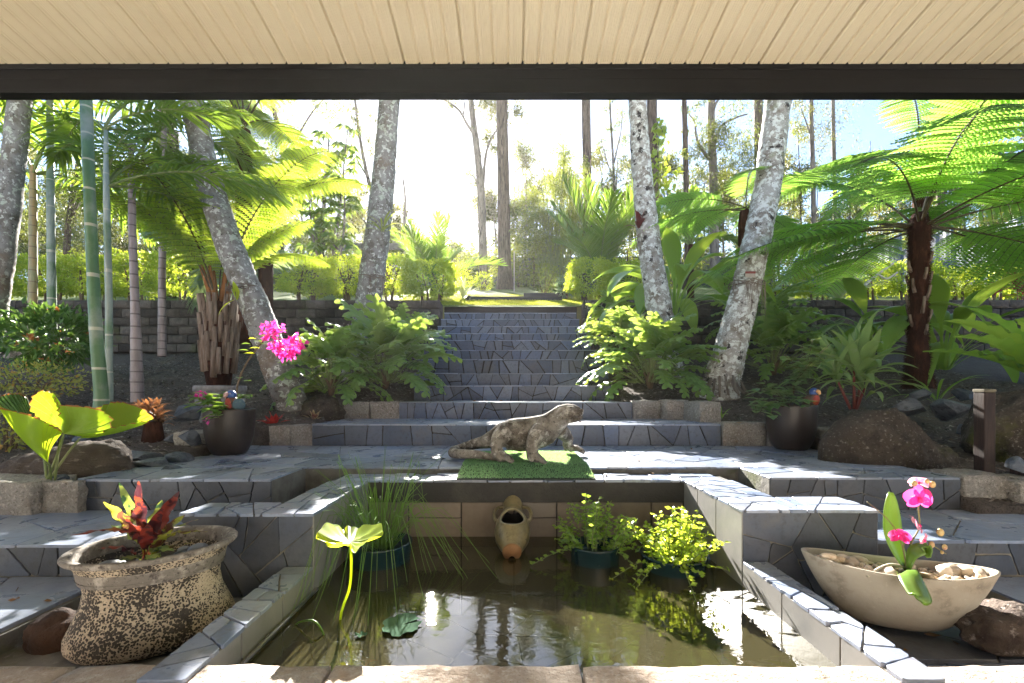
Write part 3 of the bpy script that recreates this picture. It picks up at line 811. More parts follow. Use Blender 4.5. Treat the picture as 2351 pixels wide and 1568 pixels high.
def arc(L, e0, e1, n, y0=0.0, curve=1.0):
    """planar curve in +Y/Z starting at elevation e0 (deg) bending to e1"""
    p = [Vector((0, y0, 0))]; ds = L/(n-1)
    for i in range(n-1):
        e = R(e0+(e1-e0)*((i+.5)/(n-1))**curve)
        p.append(p[-1]+Vector((0, math.cos(e)*ds, math.sin(e)*ds)))
    return p
def path_frames(p):
    n = len(p); t = []
    for i in range(n): t.append((p[min(i+1, n-1)]-p[max(i-1, 0)]).normalized())
    return t
def sample(p, u):
    k = u*(len(p)-1); i = min(int(k), len(p)-2); return p[i].lerp(p[i+1], k-i)

def pinnate(L, e0, e1, pairs, ll, lw, mleaf, mstem, rng, pet=.18, ang=(70, 25), droop=.35, vlift=.25, rad=.012, curve=1.0, jit=.12, prof=None):
    """palm frond: rachis with leaflets; returns a mesh (two materials)"""
    p = arc(L, e0, e1, 22, curve=curve)
    mb = MB(); mb.tube(p, [rad*(1-.85*i/21) for i in range(22)], 5)
    nst = len(mb.f)
    X_ = Vector((1, 0, 0))
    for i in range(pairs):
        u = pet+(1-pet)*(i+.5)/pairs
        b = sample(p, u); t = (sample(p, min(1, u+.02))-sample(p, u-.02)).normalized(); up = X_.cross(t)
        q = (u-pet)/(1-pet)
        pr = prof(q) if prof else math.sin(math.pi*min(1, .12+q*.84))**.6
        l = ll*pr*rng.uniform(1-jit, 1+jit)
        a = R(ang[0]+(ang[1]-ang[0])*q)
        for sg in (-1, 1):
            aa = a+rng.uniform(-.12, .12)
            d = t*math.cos(aa)+X_*(sg*math.sin(aa))+up*vlift*rng.uniform(.5, 1.3); d.normalize()
            pts = [b]
            for k in range(1, 4):
                s = k/3.0
                pts.append(b+d*l*s-Vector((0, 0, 1))*(droop*l*s*s)*rng.uniform(.8, 1.2))
            w = lw*rng.uniform(.85, 1.15)
            mb.blade(pts, [w*.35, w*.5, w*.42, w*.03], side=t, fold=.35)
    me = raw_mesh('frond', mb.v, mb.f, [mstem, mleaf])
    idx = np.ones(len(mb.f), dtype=np.int32); idx[:nst] = 0
    me.polygons.foreach_set('material_index', idx); return me

def fern_frond(L, e0, e1, pairs, pl, mleaf, mstem, rng, pet=.22, pn=15, rad=.011, curve=1.0, hang=.25):
    """tree-fern frond: twice divided"""
    p = arc(L, e0, e1, 24, curve=curve)
    mb = MB(); mb.tube(p, [rad*(1-.85*i/23) for i in range(24)], 5)
    X_ = Vector((1, 0, 0)); Cc = []; Dd = []; Ll = []; Ww = []
    for i in range(pairs):
        u = pet+(1-pet)*(i+.5)/pairs
        b = sample(p, u); t = (sample(p, min(1, u+.02))-sample(p, u-.02)).normalized(); up = X_.cross(t)
        q = (u-pet)/(1-pet)
        l = pl*(math.sin(math.pi*min(1, .16+q*.82))**.75)*rng.uniform(.9, 1.08)
        a = R(78-30*q)
        for sg in (-1, 1):
            d = (t*math.cos(a)+X_*sg*math.sin(a)+up*.10*rng.uniform(-.5, 1)).normalized()
            pts = [b+d*l*s-Vector((0, 0, 1))*hang*l*s*s for s in (0, .33, .66, 1)]
            mb.tube(pts, [rad*.28, rad*.22, rad*.15, rad*.05], 3, caps=False)
            nrm = d.cross(t).normalized(); sd = nrm.cross(d).normalized()
            for k in range(pn):
                s = (k+.7)/pn
                c = b+d*l*s-Vector((0, 0, 1))*hang*l*s*s
                pl2 = l*.125*(math.sin(math.pi*min(1, .3+s*.68))**.8)+.004
                for s2 in (-1, 1):
                    Cc.append(c); Dd.append(sd*s2*.92+d*.38-Vector((0, 0, 1))*.12); Ll.append(pl2); Ww.append(l/pn*.92)
    nst = len(mb.f)
    c = np.array([tuple(q) for q in Cc]); d = np.array([tuple(q) for q in Dd])
    # flat leaves lying in the frond's plane
    d = unit(d); n = len(c); s = unit(np.cross(d, np.tile([0, 0, 1.0], (n, 1)))); Lx = np.array(Ll)[:, None]; Wx = np.array(Ww)[:, None]
    tip = c+d*Lx-np.array([[0, 0, 1]])*Lx*.2
    v = np.stack([c-s*Wx*.4, c+s*Wx*.4, c+d*Lx*.55+s*Wx*.5, tip, c+d*Lx*.55-s*Wx*.5], 1).reshape(-1, 3)
    off = len(mb.v); mb.v.extend(map(tuple, v.tolist()))
    mb.f.extend([tuple(off+5*i+k for k in range(5)) for i in range(n)])
    me = raw_mesh('frond', mb.v, mb.f, [mstem, mleaf])
    idx = np.ones(len(mb.f), dtype=np.int32); idx[:nst] = 0
    me.polygons.foreach_set('material_index', idx); return me

def lobed_leaf(rng, mleaf, mstem, L=.34, stem=.3, e0=60, e1=10, lobes=5):
    """philodendron leaf: long stalk, blade cut into fingers"""
    p = arc(stem, e0+12, e0-12, 7); mb = MB(); mb.tube(p, [.0055*(1-.4*i/6) for i in range(7)], 5)
    nst = len(mb.f)
    q = arc(L, e0-25, e1-30, 12); q = [w+p[-1] for w in q]
    mb.blade(q, [.020]+[.046, .054, .056, .054, .050, .046, .042, .036, .030]+[.020, .002], side=(1, 0, 0), fold=.12)
    X_ = Vector((1, 0, 0))
    for i in range(lobes):
        u = .04+.86*i/(lobes-1)
        b = sample(q, u); t = (sample(q, min(1, u+.03))-sample(q, max(0, u-.03))).normalized(); up = X_.cross(t)
        l = L*(.40-.20*abs(u-.35)/.65)*rng.uniform(.85, 1.1)
        a = R(100-62*u)
        for sg in (-1, 1):
            d = (t*math.cos(a)+X_*sg*math.sin(a)).normalized()
            pts = [b+d*l*s+up*l*(.10*math.sin(math.pi*s)-.16*s*s) for s in (0, .3, .6, .85, 1)]
            mb.blade(pts, [.022, .027, .029, .021, .002], side=t, fold=.2)
    me = raw_mesh('leaf', mb.v, mb.f, [mstem, mleaf])
    idx = np.ones(len(mb.f), dtype=np.int32); idx[:nst] = 0
    me.polygons.foreach_set('material_index', idx); return me

def strap_leaf(L, Wd, e0, e1, mleaf, rng, stem=0.0, fold=.25, n=14, peak=.45, pleats=0, curve=1.2, wave=0.0, tipw=.03):
    p = arc(L+stem, e0, e1, n, curve=curve)
    mb = MB(); wid = []
    for i in range(n):
        s = i/(n-1)*(L+stem)
        if s < stem: wid.append(Wd*.06)
        else:
            q = (s-stem)/L
            w = (q/peak)**.65 if q < peak else math.cos((q-peak)/(1-peak)*math.pi/2)**.8
            wid.append(Wd*max(tipw, min(1, w))*.5)
    cols = 2 if not pleats else pleats
    mb.blade(p, wid, side=(1, 0, 0), fold=fold, wave=wave, nw=3, ph=rng.uniform(0, 6), cols=cols)
    if pleats:                                # corrugate across
        m = cols+1
        for i in range(n):
            for k in range(m):
                if k % 2:
                    x, y, z = mb.v[i*m+k]; mb.v[i*m+k] = (x, y-.1*wid[i], z+.13*wid[i])
    return raw_mesh('leaf', mb.v, mb.f, mleaf, True)

def rosette(name, label, cat, base, meshes, n, rng, tilt=(0, 0), sc=(.8, 1.15), group=None, spread=.02, order=True, pname='leaf', az=None, parent=None, first_rings=None):
    t = parent or thing(name, label, cat, base, group)
    for i in range(n):
        me = meshes[min(len(meshes)-1, int(i/n*len(meshes)))] if order else rng.choice(meshes)
        a = (i*2.39996+rng.uniform(-.3, .3)) if az is None else rng.uniform(*az)
        put(pname, me, t, (math.cos(a+1.57)*spread*rng.random(), math.sin(a+1.57)*spread*rng.random(), rng.uniform(0, .02)), (R(rng.uniform(*tilt)), R(rng.uniform(-8, 8)), a), rng.uniform(*sc))
    return t

def trunk_path(pts, n=28):
    """smooth path through 3D points (Catmull-Rom)"""
    pts = [Vector(p) for p in pts]; q = [pts[0]*2-pts[1]]+pts+[pts[-1]*2-pts[-2]]
    out = []; m = len(pts)-1
    for i in range(n):
        u = i/(n-1)*m; k = min(int(u), m-1); t = u-k
        a, b, c, d = q[k], q[k+1], q[k+2], q[k+3]
        out.append(.5*((2*b)+(c-a)*t+(2*a-5*b+4*c-d)*t*t+(3*b-a-3*c+d)*t**3))
    return out
def ringed_trunk(mb, path, rad, ring=.11, depth=.03, seg=18, seed=0, irr=.02):
    """palm trunk with leaf-scar rings"""
    L = sum((path[i+1]-path[i]).length for i in range(len(path)-1))
    n = max(20, int(L/ring*4)); P2 = []; R2 = []
    rr = lambda u: float(np.interp(u, np.linspace(0, 1, len(rad)), rad))
    for i in range(n):
        u = i/(n-1); r = rr(u); k = i % 4
        r *= (1+depth*(1.0 if k == 0 else (-.4 if k == 1 else 0)))*(1+irr*noise.noise(Vector((u*9, seed, 0))))
        P2.append(sample(path, u)); R2.append(r)
    k0 = len(mb.v); mb.tube(P2, R2, seg)
    for i in range(k0, len(mb.v)):
        p = Vector(mb.v[i]); c_ = P2[min(len(P2)-1, (i-k0)//seg)]; d = (p-c_)
        mb.v[i] = tuple(p+d*(.07*irr/.02*noise.fractal(p*6+Vector((seed, 0, 0)), 1, 2, 3)))
    return mb
# ------------------------------------------------------------------ palm trunks in the beds
rg = random.Random(5)
palm_crown = [pinnate(2.3, e0, e1, 42, .55, .035, MAT['leaf_palm'], MAT['stem_green'], rg, pet=.12, droop=.5, rad=.02) for e0, e1 in ((75, 5), (50, -25), (25, -50))]
PALM_G = 'leaning grey palm trunks'
def palm(label, px, D, radpx, m, crown=7, bark_ring=.13, roots=0, spread=None):
    pts = [P(x, y, d) for (x, y), d in zip(px, D if hasattr(D, '__len__') else [D]*len(px))]
    base = pts[0].copy()
    t = thing('palm_tree', label, 'palm tree', base, PALM_G)
    # carry the stem on above the frame to its crown
    dirn = (pts[-1]-pts[-2]).normalized(); topz = 9.0
    ext = pts[-1]+dirn*((topz-pts[-1].z)/max(.3, dirn.z))
    path = trunk_path([pts[0]+(pts[0]-pts[1]).normalized()*.28]+pts+[ext], 44)
    mb = MB(); ringed_trunk(mb, path, [radpx[0]*1.03]+radpx, bark_ring, .03, 22, seed=base.x)
    part('trunk', mb, m, t, True)
    if roots:
        rt = MB()
        for i in range(roots):
            a = 6.28*i/roots+rg.uniform(-.1, .1); r0 = radpx[0]*.92
            q = base+Vector((math.cos(a)*r0, math.sin(a)*r0, .10+rg.uniform(-.04, .05))); o2 = base+Vector((math.cos(a)*(r0+.09), math.sin(a)*(r0+.09), -.05+rg.uniform(-.02, .02)))
            rt.tube([q, q.lerp(o2, .55)+Vector((0, 0, -.02)), o2], [.012, .012, .009], 5)
        part('root_fringe', rt, MAT['bark_grey'], t, True)
    for i in range(crown):
        me = palm_crown[i % 3]
        put('frond', me, t, path[-1]-base, (0, 0, i*2.4), 1.0)
    return t
palm('grey palm trunk leaning left behind the pink flowering stem', [(668, 925), (640, 850), (585, 705), (520, 545), (472, 385), (443, 240)], [4.15, 4.15, 4.2, 4.3, 4.4, 4.5], [.138, .133, .125, .118, .112, .106, .10], MAT['bark_pale'])
palm('slim grey palm trunk left of the stairs with strappy epiphyte', [(815, 880), (836, 760), (853, 640), (872, 490), (884, 360), (895, 215)], [5.35, 5.35, 5.4, 5.4, 5.45, 5.5], [.165, .155, .142, .132, .122, .112], MAT['bark_pale'])
palm('white-lichened palm trunk right of the stairs', [(1535, 850), (1518, 740), (1494, 590), (1477, 440), (1468, 330), (1462, 215)], [5.35, 5.35, 5.4, 5.45, 5.5, 5.5], [.165, .15, .133, .122, .112, .104, .10], MAT['bark_lichen'])
palm('stout lichened palm trunk with root fringe, leaning right', [(1652, 895), (1668, 830), (1700, 710), (1735, 560), (1765, 400), (1787, 215)], [4.55, 4.55, 4.6, 4.7, 4.8, 4.9], [.185, .158, .138, .132, .130, .127, .12], MAT['bark_lichen'], roots=26)
palm('palm trunk cut by the left picture edge, leaning right', [(-45, 830), (-18, 720), (8, 560), (28, 400), (48, 215)], [4.6, 4.6, 4.6, 4.6, 4.6], [.12, .105, .094, .09, .087], MAT['bark_pale'])

# ------------------------------------------------------------------ green-stemmed cane palms, left
def banded(name, c1, c2, ringc, spacing, width, patch=None):
    m, nt, bs, out = nodes(name)
    g = nt.nodes.new('ShaderNodeTexCoord'); sp = nt.nodes.new('ShaderNodeSeparateXYZ'); nt.links.new(g.outputs['Object'], sp.inputs[0])
    fac, _ = tex_noise(nt, 5, 5, .6, 'pos', (3, 3, .6))
    c = mixc(nt, ramp(nt, fac, .42, .66), c1, c2)
    if patch:
        f2, _ = tex_noise(nt, 3.2, 5, .6); c = mixc(nt, ramp(nt, f2, patch[1], patch[2]), c, patch[0])
    s1 = nt.nodes.new('ShaderNodeMath'); s1.operation = 'MULTIPLY'; s1.inputs[1].default_value = 3.1; nt.links.new(sp.outputs[2], s1.inputs[0])
    s2 = nt.nodes.new('ShaderNodeMath'); s2.operation = 'SINE'; nt.links.new(s1.outputs[0], s2.inputs[0])
    s3 = nt.nodes.new('ShaderNodeMath'); s3.operation = 'MULTIPLY_ADD'; s3.inputs[1].default_value = spacing*.45; nt.links.new(s2.outputs[0], s3.inputs[0]); nt.links.new(sp.outputs[2], s3.inputs[2])
    md = nt.nodes.new('ShaderNodeMath'); md.operation = 'FLOORED_MODULO'; md.inputs[1].default_value = spacing
    nt.links.new(s3.outputs[0], md.inputs[0])
    lt = nt.nodes.new('ShaderNodeMath'); lt.operation = 'LESS_THAN'; lt.inputs[1].default_value = width
    nt.links.new(md.outputs[0], lt.inputs[0])
    c = mixc(nt, lt.outputs[0], c, ringc)
    nt.links.new(c, bs.inputs['Base Color']); bs.inputs['Roughness'].default_value = .45
    return m
MAT['cane_green'] = banded('cane_green', (.055, .13, .055), (.10, .19, .10), (.36, .36, .28), .26, .018, ((.20, .24, .20), .52, .7))
MAT['cane_pale'] = banded('cane_pale', (.20, .25, .22), (.30, .35, .32), (.40, .40, .34), .34, .014, ((.10, .18, .10), .48, .62))
MAT['cane_grey'] = banded('cane_grey', (.20, .16, .16), (.33, .28, .29), (.10, .075, .075), .10, .012)
MAT['cane_tan'] = banded('cane_tan', (.30, .20, .09), (.20, .20, .10), (.14, .09, .05), .12, .010)
cane_fr = [pinnate(1.55, e0, e1, 26, .52, .034, MAT['leaf_cane'], MAT['stem_green'], rg, pet=.20, ang=(58, 20), droop=.55, vlift=.35, rad=.013, jit=.2) for e0, e1 in ((70, -15), (50, -35), (80, 15), (35, -30))]
def fit_az(a, d):
    if d > 4.6: return a
    a = (a+math.pi) % (2*math.pi)-math.pi
    lim = 1.35 if d < 4.2 else 1.7
    return a if abs(a) < lim else math.copysign(2*lim-abs(a), a)
def cane(name, label, px, D, rads, m, heads, ring=.26, sc=1.0, grp='cane palms at the left', pn='trunk'):
    pts = [P(x, y, d) for (x, y), d in zip(px, D)]
    t = thing(name, label, 'palm tree', pts[0], grp)
    path = trunk_path(pts, 30); mb = MB(); ringed_trunk(mb, path, [.72*q for q in rads], ring, .035, 16, seed=pts[0].x, irr=.01)
    part('trunk', mb, m, t, True)
    for (hx, hy, d, n, s, tz) in heads:
        h = P(hx, hy, d)
        for i in range(n):
            az = (-1.35+2.7*i/(n-1)) if tz == 'back' else tz+i*6.283/n
            put('frond', rg.choice(cane_fr), t, h-pts[0], (R(rg.uniform(-8, 8)), 0, fit_az(az+rg.uniform(-.35, .35)*(tz != 'back'), d)), s*sc*rg.uniform(.85, 1.15))
    return t
cane('cane_palm', 'tall green ringed cane palm trunk, third stem from the left edge', [(232, 985), (232, 900), (222, 780), (212, 600), (205, 420), (197, 215), (188, 20)], [3.15, 3.15, 3.15, 3.2, 3.2, 3.25, 3.3], [.082, .056, .052, .048, .046, .050, .045], MAT['cane_green'], [(188, 20, 3.3, 7, 1.0, 'back')])
cane('cane_palm', 'slender pale green cane palm with forked leaf stalks', [(250, 925), (250, 850), (250, 700), (247, 560), (244, 430), (243, 300)], [3.6, 3.6, 3.6, 3.6, 3.6, 3.6], [.042, .034, .033, .032, .028, .018], MAT['cane_pale'], [(244, 430, 3.6, 6, .8, .5), (238, 300, 3.6, 5, .8, 0.2)], ring=.34)
cane('cane_palm', 'purplish grey ringed cane palm with flared foot', [(316, 925), (314, 860), (310, 700), (305, 560), (302, 420), (300, 330)], [4.0, 4.0, 4.0, 4.0, 4.0, 4.0], [.070, .066, .046, .040, .036, .030], MAT['cane_grey'], [(302, 385, 4.0, 8, .78, .1)], ring=.10)
cane('cane_palm', 'tan ringed cane palm near the left picture edge', [(75, 800), (75, 700), (76, 560), (76, 440), (76, 380)], [5.6, 5.6, 5.6, 5.6, 5.6], [.075, .062, .056, .050, .040], MAT['cane_tan'], [(76, 400, 5.6, 8, 1.2, .0)], ring=.12)
# heavy leaf heads that fill the top left corner, hanging from stems above the frame
cane('cane_palm', 'cane palm whose leaf head fills the upper left corner', [(120, 800), (118, 600), (116, 420), (115, 240), (114, 130)], [4.9]*5, [.06, .05, .045, .04, .03], MAT['cane_pale'], [(114, 215, 4.9, 10, 1.25, .0)], ring=.3)
cane('cane_palm', 'cane palm whose fronds hang behind the leaning trunk', [(372, 820), (372, 640), (374, 480), (376, 330), (378, 240)], [5.2]*5, [.06, .05, .045, .04, .03], MAT['cane_grey'], [(377, 300, 5.2, 9, .9, .0)], ring=.12)

# ------------------------------------------------------------------ tree ferns
ff = [fern_frond(1.75, e0, e1, 27, .40, MAT['leaf_fern'], MAT['stem_dark'], rg, pn=13, hang=.22, curve=1.0) for e0, e1 in ((26, -32), (12, -28), (38, -24), (0, -30), (58, 8))]
fd = [fern_frond(1.6, e0, e1, 26, .36, MAT['leaf_fern_dk'], MAT['stem_dark'], rg, pn=13, hang=.3) for e0, e1 in ((78, -20), (60, -35), (82, 20), (70, 0))]
def stubs(t, base, r, z0, z1, n, rng, L=(.10, .18), lean=.35, sr=.014):
    for i in range(n):
        a = i*2.4+rng.uniform(-.2, .2); z = z0+(z1-z0)*(i+.5)/n
        l = rng.uniform(*L); d = Vector((math.cos(a)*lean, math.sin(a)*lean, 1)).normalized()
        p0 = base+Vector((math.cos(a)*r*.9, math.sin(a)*r*.9, z))
        mb = MB().tube([p0, p0+d*l*.5+Vector((math.cos(a), math.sin(a), 0))*.008, p0+d*l], [sr*1.25, sr, sr*.85], 7)
        part('leaf_stub', mb, MAT['stub'], t, True)
b = P(2108, 892, 4.5)
t = thing('tree_fern', 'broad tree fern with brown fibrous trunk at the right', 'tree fern', b)
path = trunk_path([b, P(2106, 800, 4.5), P(2108, 700, 4.5), P(2110, 600, 4.5), P(2110, 490, 4.5)], 30)
mb = MB(); n = 60; P2 = []; R2 = []
for i in range(n):
    u = i/(n-1); P2.append(sample(path, u)); R2.append(float(np.interp(u, [0, .1, .3, .5, .75, .92, 1], [.125, .102, .074, .066, .078, .09, .06]))*(1+.07*noise.noise(Vector((u*25, 2, 0)))))
mb.tube(P2, R2, 16); tr = part('trunk', mb, MAT['fibre'], t, True)
# fibre fringe on the trunk
nfib = 5200; u = RNG.uniform(0, .98, nfib); ang = RNG.uniform(0, 6.283, nfib)
pc = np.array([tuple(sample(path, q)) for q in u]); rr = np.interp(u, [0, .1, .3, .5, .75, .92, 1], [.125, .102, .074, .066, .078, .09, .06])
rad = np.stack([np.cos(ang), np.sin(ang), np.zeros(nfib)], 1)
v, f = leaf_cloud(pc+rad*rr[:, None]*.97, rad*.55+np.array([[0, 0, -1]])*RNG.uniform(-.5, 1, (nfib, 1)), RNG.uniform(.02, .04, nfib), .004, RNG)
o = part('fibre', (v, f), MAT['fibre'], t); tag(o, kind='stuff')
stubs(t, b, .068, .42, 1.25, 20, rg, lean=.3)
crown = P2[-5]-b
for i in range(17):
    a = i*2.39996+.4
    put('frond', ff[i % 4] if i > 2 else ff[4], t, crown+Vector((0, 0, -.05+.02*(i % 4))), (R(rg.uniform(-6, 6)), R(rg.uniform(-10, 10)), a), rg.uniform(1.0, 1.22))
# second and third tree ferns, whose fronds fill the upper right
def fern_tree(label, px, py, D, H, n, sc, az0=0.0, meshes=ff, r=.09, lean=0.0):
    b = P(px, py, D); t = thing('tree_fern', label, 'tree fern', b, 'tree ferns at the right')
    mb = MB(); pth = [b+Vector((lean*k*k/100, 0, H*k/10)) for k in range(11)]
    mb.tube(pth, [r*1.4, r*1.2]+[r]*8+[r*.8], 12); part('trunk', mb, MAT['fibre'], t, True)
    for i in range(n):
        put('frond', meshes[i % 4], t, pth[-1]-b+Vector((0, 0, .02*(i % 3))), (R(rg.uniform(-8, 8)), R(rg.uniform(-10, 10)), az0+i*2.39996), sc*rg.uniform(.88, 1.12))
    return t
fern_tree('tree fern just beyond the right picture edge with high bright fronds', 2390, 880, 5.0, 2.6, 11, 1.1, .2)
fern_tree('tall tree fern behind the broad one with fronds under the beam', 2112, 740, 6.6, 2.45, 10, 1.15, .5)
fern_tree('small tree fern tucked behind the stout lichened trunk', 1712, 770, 5.7, 1.55, 9, .8, .9)

# left tree fern: thick stump of old leaf bases, tall hairy stalks
b = P(502, 880, 4.95)
t = thing('tree_fern', 'shaggy stump-trunked tree fern with ginger stalks at the left', 'tree fern', b)
mb = MB(); zt = P(502, 700, 4.95).z-b.z
mb.lathe([(.11, -.03), (.13, .1), (.15, .3), (.155, .5), (.15, .7), (.12, zt), (.05, zt+.06), (0.001, zt+.07)], b, 20)
part('trunk', mb, MAT['fibre'], t, True)
for row in range(4):
    for i in range(13):
        a = 6.283*(i+.5*(row % 2))/13+rg.uniform(-.1, .1); z0 = .08+row*.19+rg.uniform(-.05, .05); l = rg.uniform(.26, .40)
        rr0 = .142+rg.uniform(-.01, .02); l = min(l, zt+.1-z0)
        p0 = b+Vector((math.cos(a)*rr0*.93, math.sin(a)*rr0*.93, z0)); p1 = b+Vector((math.cos(a+.05)*(rr0+.03), math.sin(a+.05)*(rr0+.03), z0+l))
        part('leaf_stub', MB().tube([p0, p0.lerp(p1, .5), p1], [.034, .028, .021], 7, squash=[.7]*3), MAT['stub'], t, True)
for i in range(10):
    a = i*2.4; p0 = Vector((math.cos(a)*.06, math.sin(a)*.06, zt)); 
    part('hairy_stalk', MB().tube([b+p0, b+p0*1.0+Vector((math.cos(a)*.05, math.sin(a)*.05, .18)), b+p0+Vector((math.cos(a)*.12, math.sin(a)*.12, .40))], [.030, .020, .013], 7), MAT['ginger'], t, True)
for i in range(8):
    a = i*2.39996+.9
    put('frond', fd[(2, 3, 0, 2)[i % 4]], t, Vector((math.cos(a+1.57)*.06, math.sin(a+1.57)*.06, zt+.02)), (0, R(rg.uniform(-8, 8)), a), rg.uniform(.9, 1.15))
fern_tree('tall tree fern behind the leaning trunk, fronds against the sky', 560, 790, 6.2, 2.9, 9, 1.15, .4, meshes=fd, r=.1)
fern_tree('dark tree fern left of the slim trunk', 610, 770, 6.9, 1.75, 8, 1.05, 1.0, meshes=fd, r=.1)
# blue-green feather palm behind the stump
gl = [pinnate(1.15, e0, e1, 34, .30, .026, MAT['leaf_glauc'], MAT['stem_green'], rg, pet=.15, droop=.6, vlift=.1, rad=.012) for e0, e1 in ((70, -40), (55, -60), (80, -10))]
rosette('feather_palm', 'blue-green feather palm arching behind the shaggy stump', 'palm', P(545, 730, 6.8)+Vector((0, 0, .35)), gl, 9, rg, order=False, pname='frond', sc=(.95, 1.25))
# ------------------------------------------------------------------ shrubs and plants in the beds
rg = random.Random(11)
xan = [lobed_leaf(rg, MAT['leaf_xan'], MAT['stem_green'], L=.34*s, stem=.36*s, e0=e, e1=e2) for e, e2, s in ((82, 62, 1.1), (72, 42, 1.05), (60, 22, 1.0), (46, 5, 1.0), (28, -15, .95), (10, -35, .9))]
def xanadu(label, vx, vy, D, n, sc, zoff=0.0, off=(0, 0)):
    b = P(vx, vy, D)
    t = thing('philodendron', label, 'shrub', b, 'lobed-leaf shrubs')
    for i in range(n):
        q = i/n; me = xan[min(5, int(q*6))]; a = i*2.39996+rg.uniform(-.4, .4)
        r = .16*sc*q
        put('leaf', me, t, (-math.sin(a)*r, math.cos(a)*r, rg.uniform(0, .10)*sc*(1-q)), (R(rg.uniform(-10, 10)), R(rg.uniform(-22, 22)), a), sc*rg.uniform(.8, 1.2))
    st = MB()
    for i in range(6):
        a = i*1.05; st.tube([b+Vector((0, 0, -.05)), b+Vector((math.cos(a)*.03*sc, math.sin(a)*.03*sc, .05)), b+Vector((math.cos(a)*.07*sc, math.sin(a)*.07*sc, .12*sc))], [.03*sc, .024*sc, .014*sc], 7)
    part('stem', st, MAT['stem_brown'], t, True)
xanadu('large lobed-leaf shrub hiding the left side of the stairs', 885, 880, 4.75, 78, 1.0)
xanadu('upper lobed-leaf shrub in front of the left wall end', 935, 805, 5.9, 50, .76)
xanadu('small lobed-leaf shrub over the boulder right of the leaning trunk', 760, 895, 4.35, 50, .80)
xanadu('glossy lobed-leaf shrub lowest on the right of the stairs', 1492, 880, 4.75, 76, .93)
xanadu('lobed-leaf shrub midway up the right of the stairs', 1425, 815, 5.7, 55, .8)
xanadu('lobed-leaf shrub at the top of the right stair edge', 1400, 760, 6.6, 44, .66)
xanadu('dark lobed-leaf shrub right of the stout lichened trunk', 1775, 850, 5.1, 55, .9)
xanadu('small lobed-leaf shrub against the wall behind the stout trunk', 1745, 760, 6.9, 40, 1.1)

# broad pleated palm-grass clumps
pg = [strap_leaf(.74*s, .20*s, e0, e1, MAT['leaf_broad'], rg, stem=.46*s, pleats=8, fold=.18, n=20, peak=.45, curve=1.25) for e0, e1, s in ((84, 0, .95), (76, -45, 1.05), (68, -70, 1.05), (58, -85, 1.0), (46, -85, .9))]
rosette('palm_grass', 'broad pleated-leaf clump behind the white-lichened trunk', 'plant', P(1548, 735, 6.3), pg, 30, rg, sc=(1.0, 1.35), group='broad pleated-leaf clumps', spread=.08)
rosette('palm_grass', 'broad pleated-leaf clump behind the brown tree fern trunk', 'plant', P(2165, 850, 5.1), pg, 26, rg, sc=(.95, 1.3), group='broad pleated-leaf clumps', spread=.08)
rosette('palm_grass', 'young pleated-leaf clump left of the brown tree fern trunk', 'plant', P(2010, 800, 5.4), pg, 10, rg, sc=(.75, 1.0), group='broad pleated-leaf clumps', spread=.05)

# cordylines with pink stems
MAT['leaf_cord'] = leafmat('leaf_cord', (.15, .25, .09), (.24, .34, .15), (.38, .5, .12), .32, .36, .5, island=False, blotch=(9, (.30, .34, .22), .6, .75))
co = [strap_leaf(.42*s, .062*s, e0, e1, MAT['leaf_cord'], rg, stem=.05, fold=.35, n=12, peak=.4, curve=1.4) for e0, e1, s in ((82, 50, 1), (72, 10, 1.05), (58, -30, 1.05), (42, -50, 1.0), (25, -55, .9))]
def cordyline(label, vx, vy, D, heads, sc=1.0, m='stem_red', lm=co, name='cordyline', group='strappy cordylines'):
    b = P(vx, vy, D); t = thing(name, label, 'plant', b, group)
    st = MB()
    for (dx, dy, h, n) in heads:
        top_ = Vector((dx, dy, h)); st.tube([b+Vector((dx*.2, dy*.2, -.05)), b+Vector((dx*.7, dy*.7, h*.5)), b+top_], [.013*sc, .011*sc, .008*sc], 6)
        for i in range(n):
            put('leaf', lm[min(len(lm)-1, int(i/n*len(lm)))], t, top_-Vector((0, 0, .10*sc*i/n)), (R(rg.uniform(-8, 8)), R(rg.uniform(-15, 15)), i*2.39996+rg.uniform(-.3, .3)), sc*rg.uniform(.8, 1.15))
    part('stem', st, MAT[m], t, True)
cordyline('pink-stemmed strappy cordyline behind the big right boulder', 1960, 925, 3.75, [(.0, .0, .28, 22), (-.12, .03, .20, 14), (.10, .05, .2, 12), (.05, -.05, .12, 10)], 1.0)
MAT['leaf_crimson'] = leafmat('leaf_crimson', (.16, .012, .03), (.28, .02, .05), (.5, .03, .07), .4, .4, .45, island=False)
cr = [strap_leaf(.40, .07, e0, e1, MAT['leaf_crimson'], rg, stem=.04, fold=.3, n=9) for e0, e1 in ((80, 40), (60, 0), (40, -30))]
cordyline('crimson cordyline above the right wall at the picture edge', 2335, 690, 8.3, [(0, 0, .25, 16), (.25, .1, .12, 12)], 1.0, lm=cr)
# variegated sword plants on the lawn edge
MAT['leaf_vari'] = leafmat('leaf_vari', (.34, .38, .20), (.42, .45, .26), (.6, .65, .3), .35, .4, .4, island=False)
va = [strap_leaf(1.0, .10, e0, e1, MAT['leaf_vari'], rg, fold=.25, n=8, peak=.35) for e0, e1 in ((82, 70), (68, 45), (50, 20), (32, 0))]
rosette('sword_plant', 'pale striped sword-leaved rosette behind the bare white branches', 'plant', P(1925, 690, 8.8), va, 26, rg, sc=(.9, 1.1), group='striped sword plants')
rosette('sword_plant', 'small striped sword plant at the end of the left hedge', 'plant', Vector((P(1062, 690, 11).x, 11, lawn_z(0, 11))), va, 14, rg, sc=(.5, .62), group='striped sword plants')
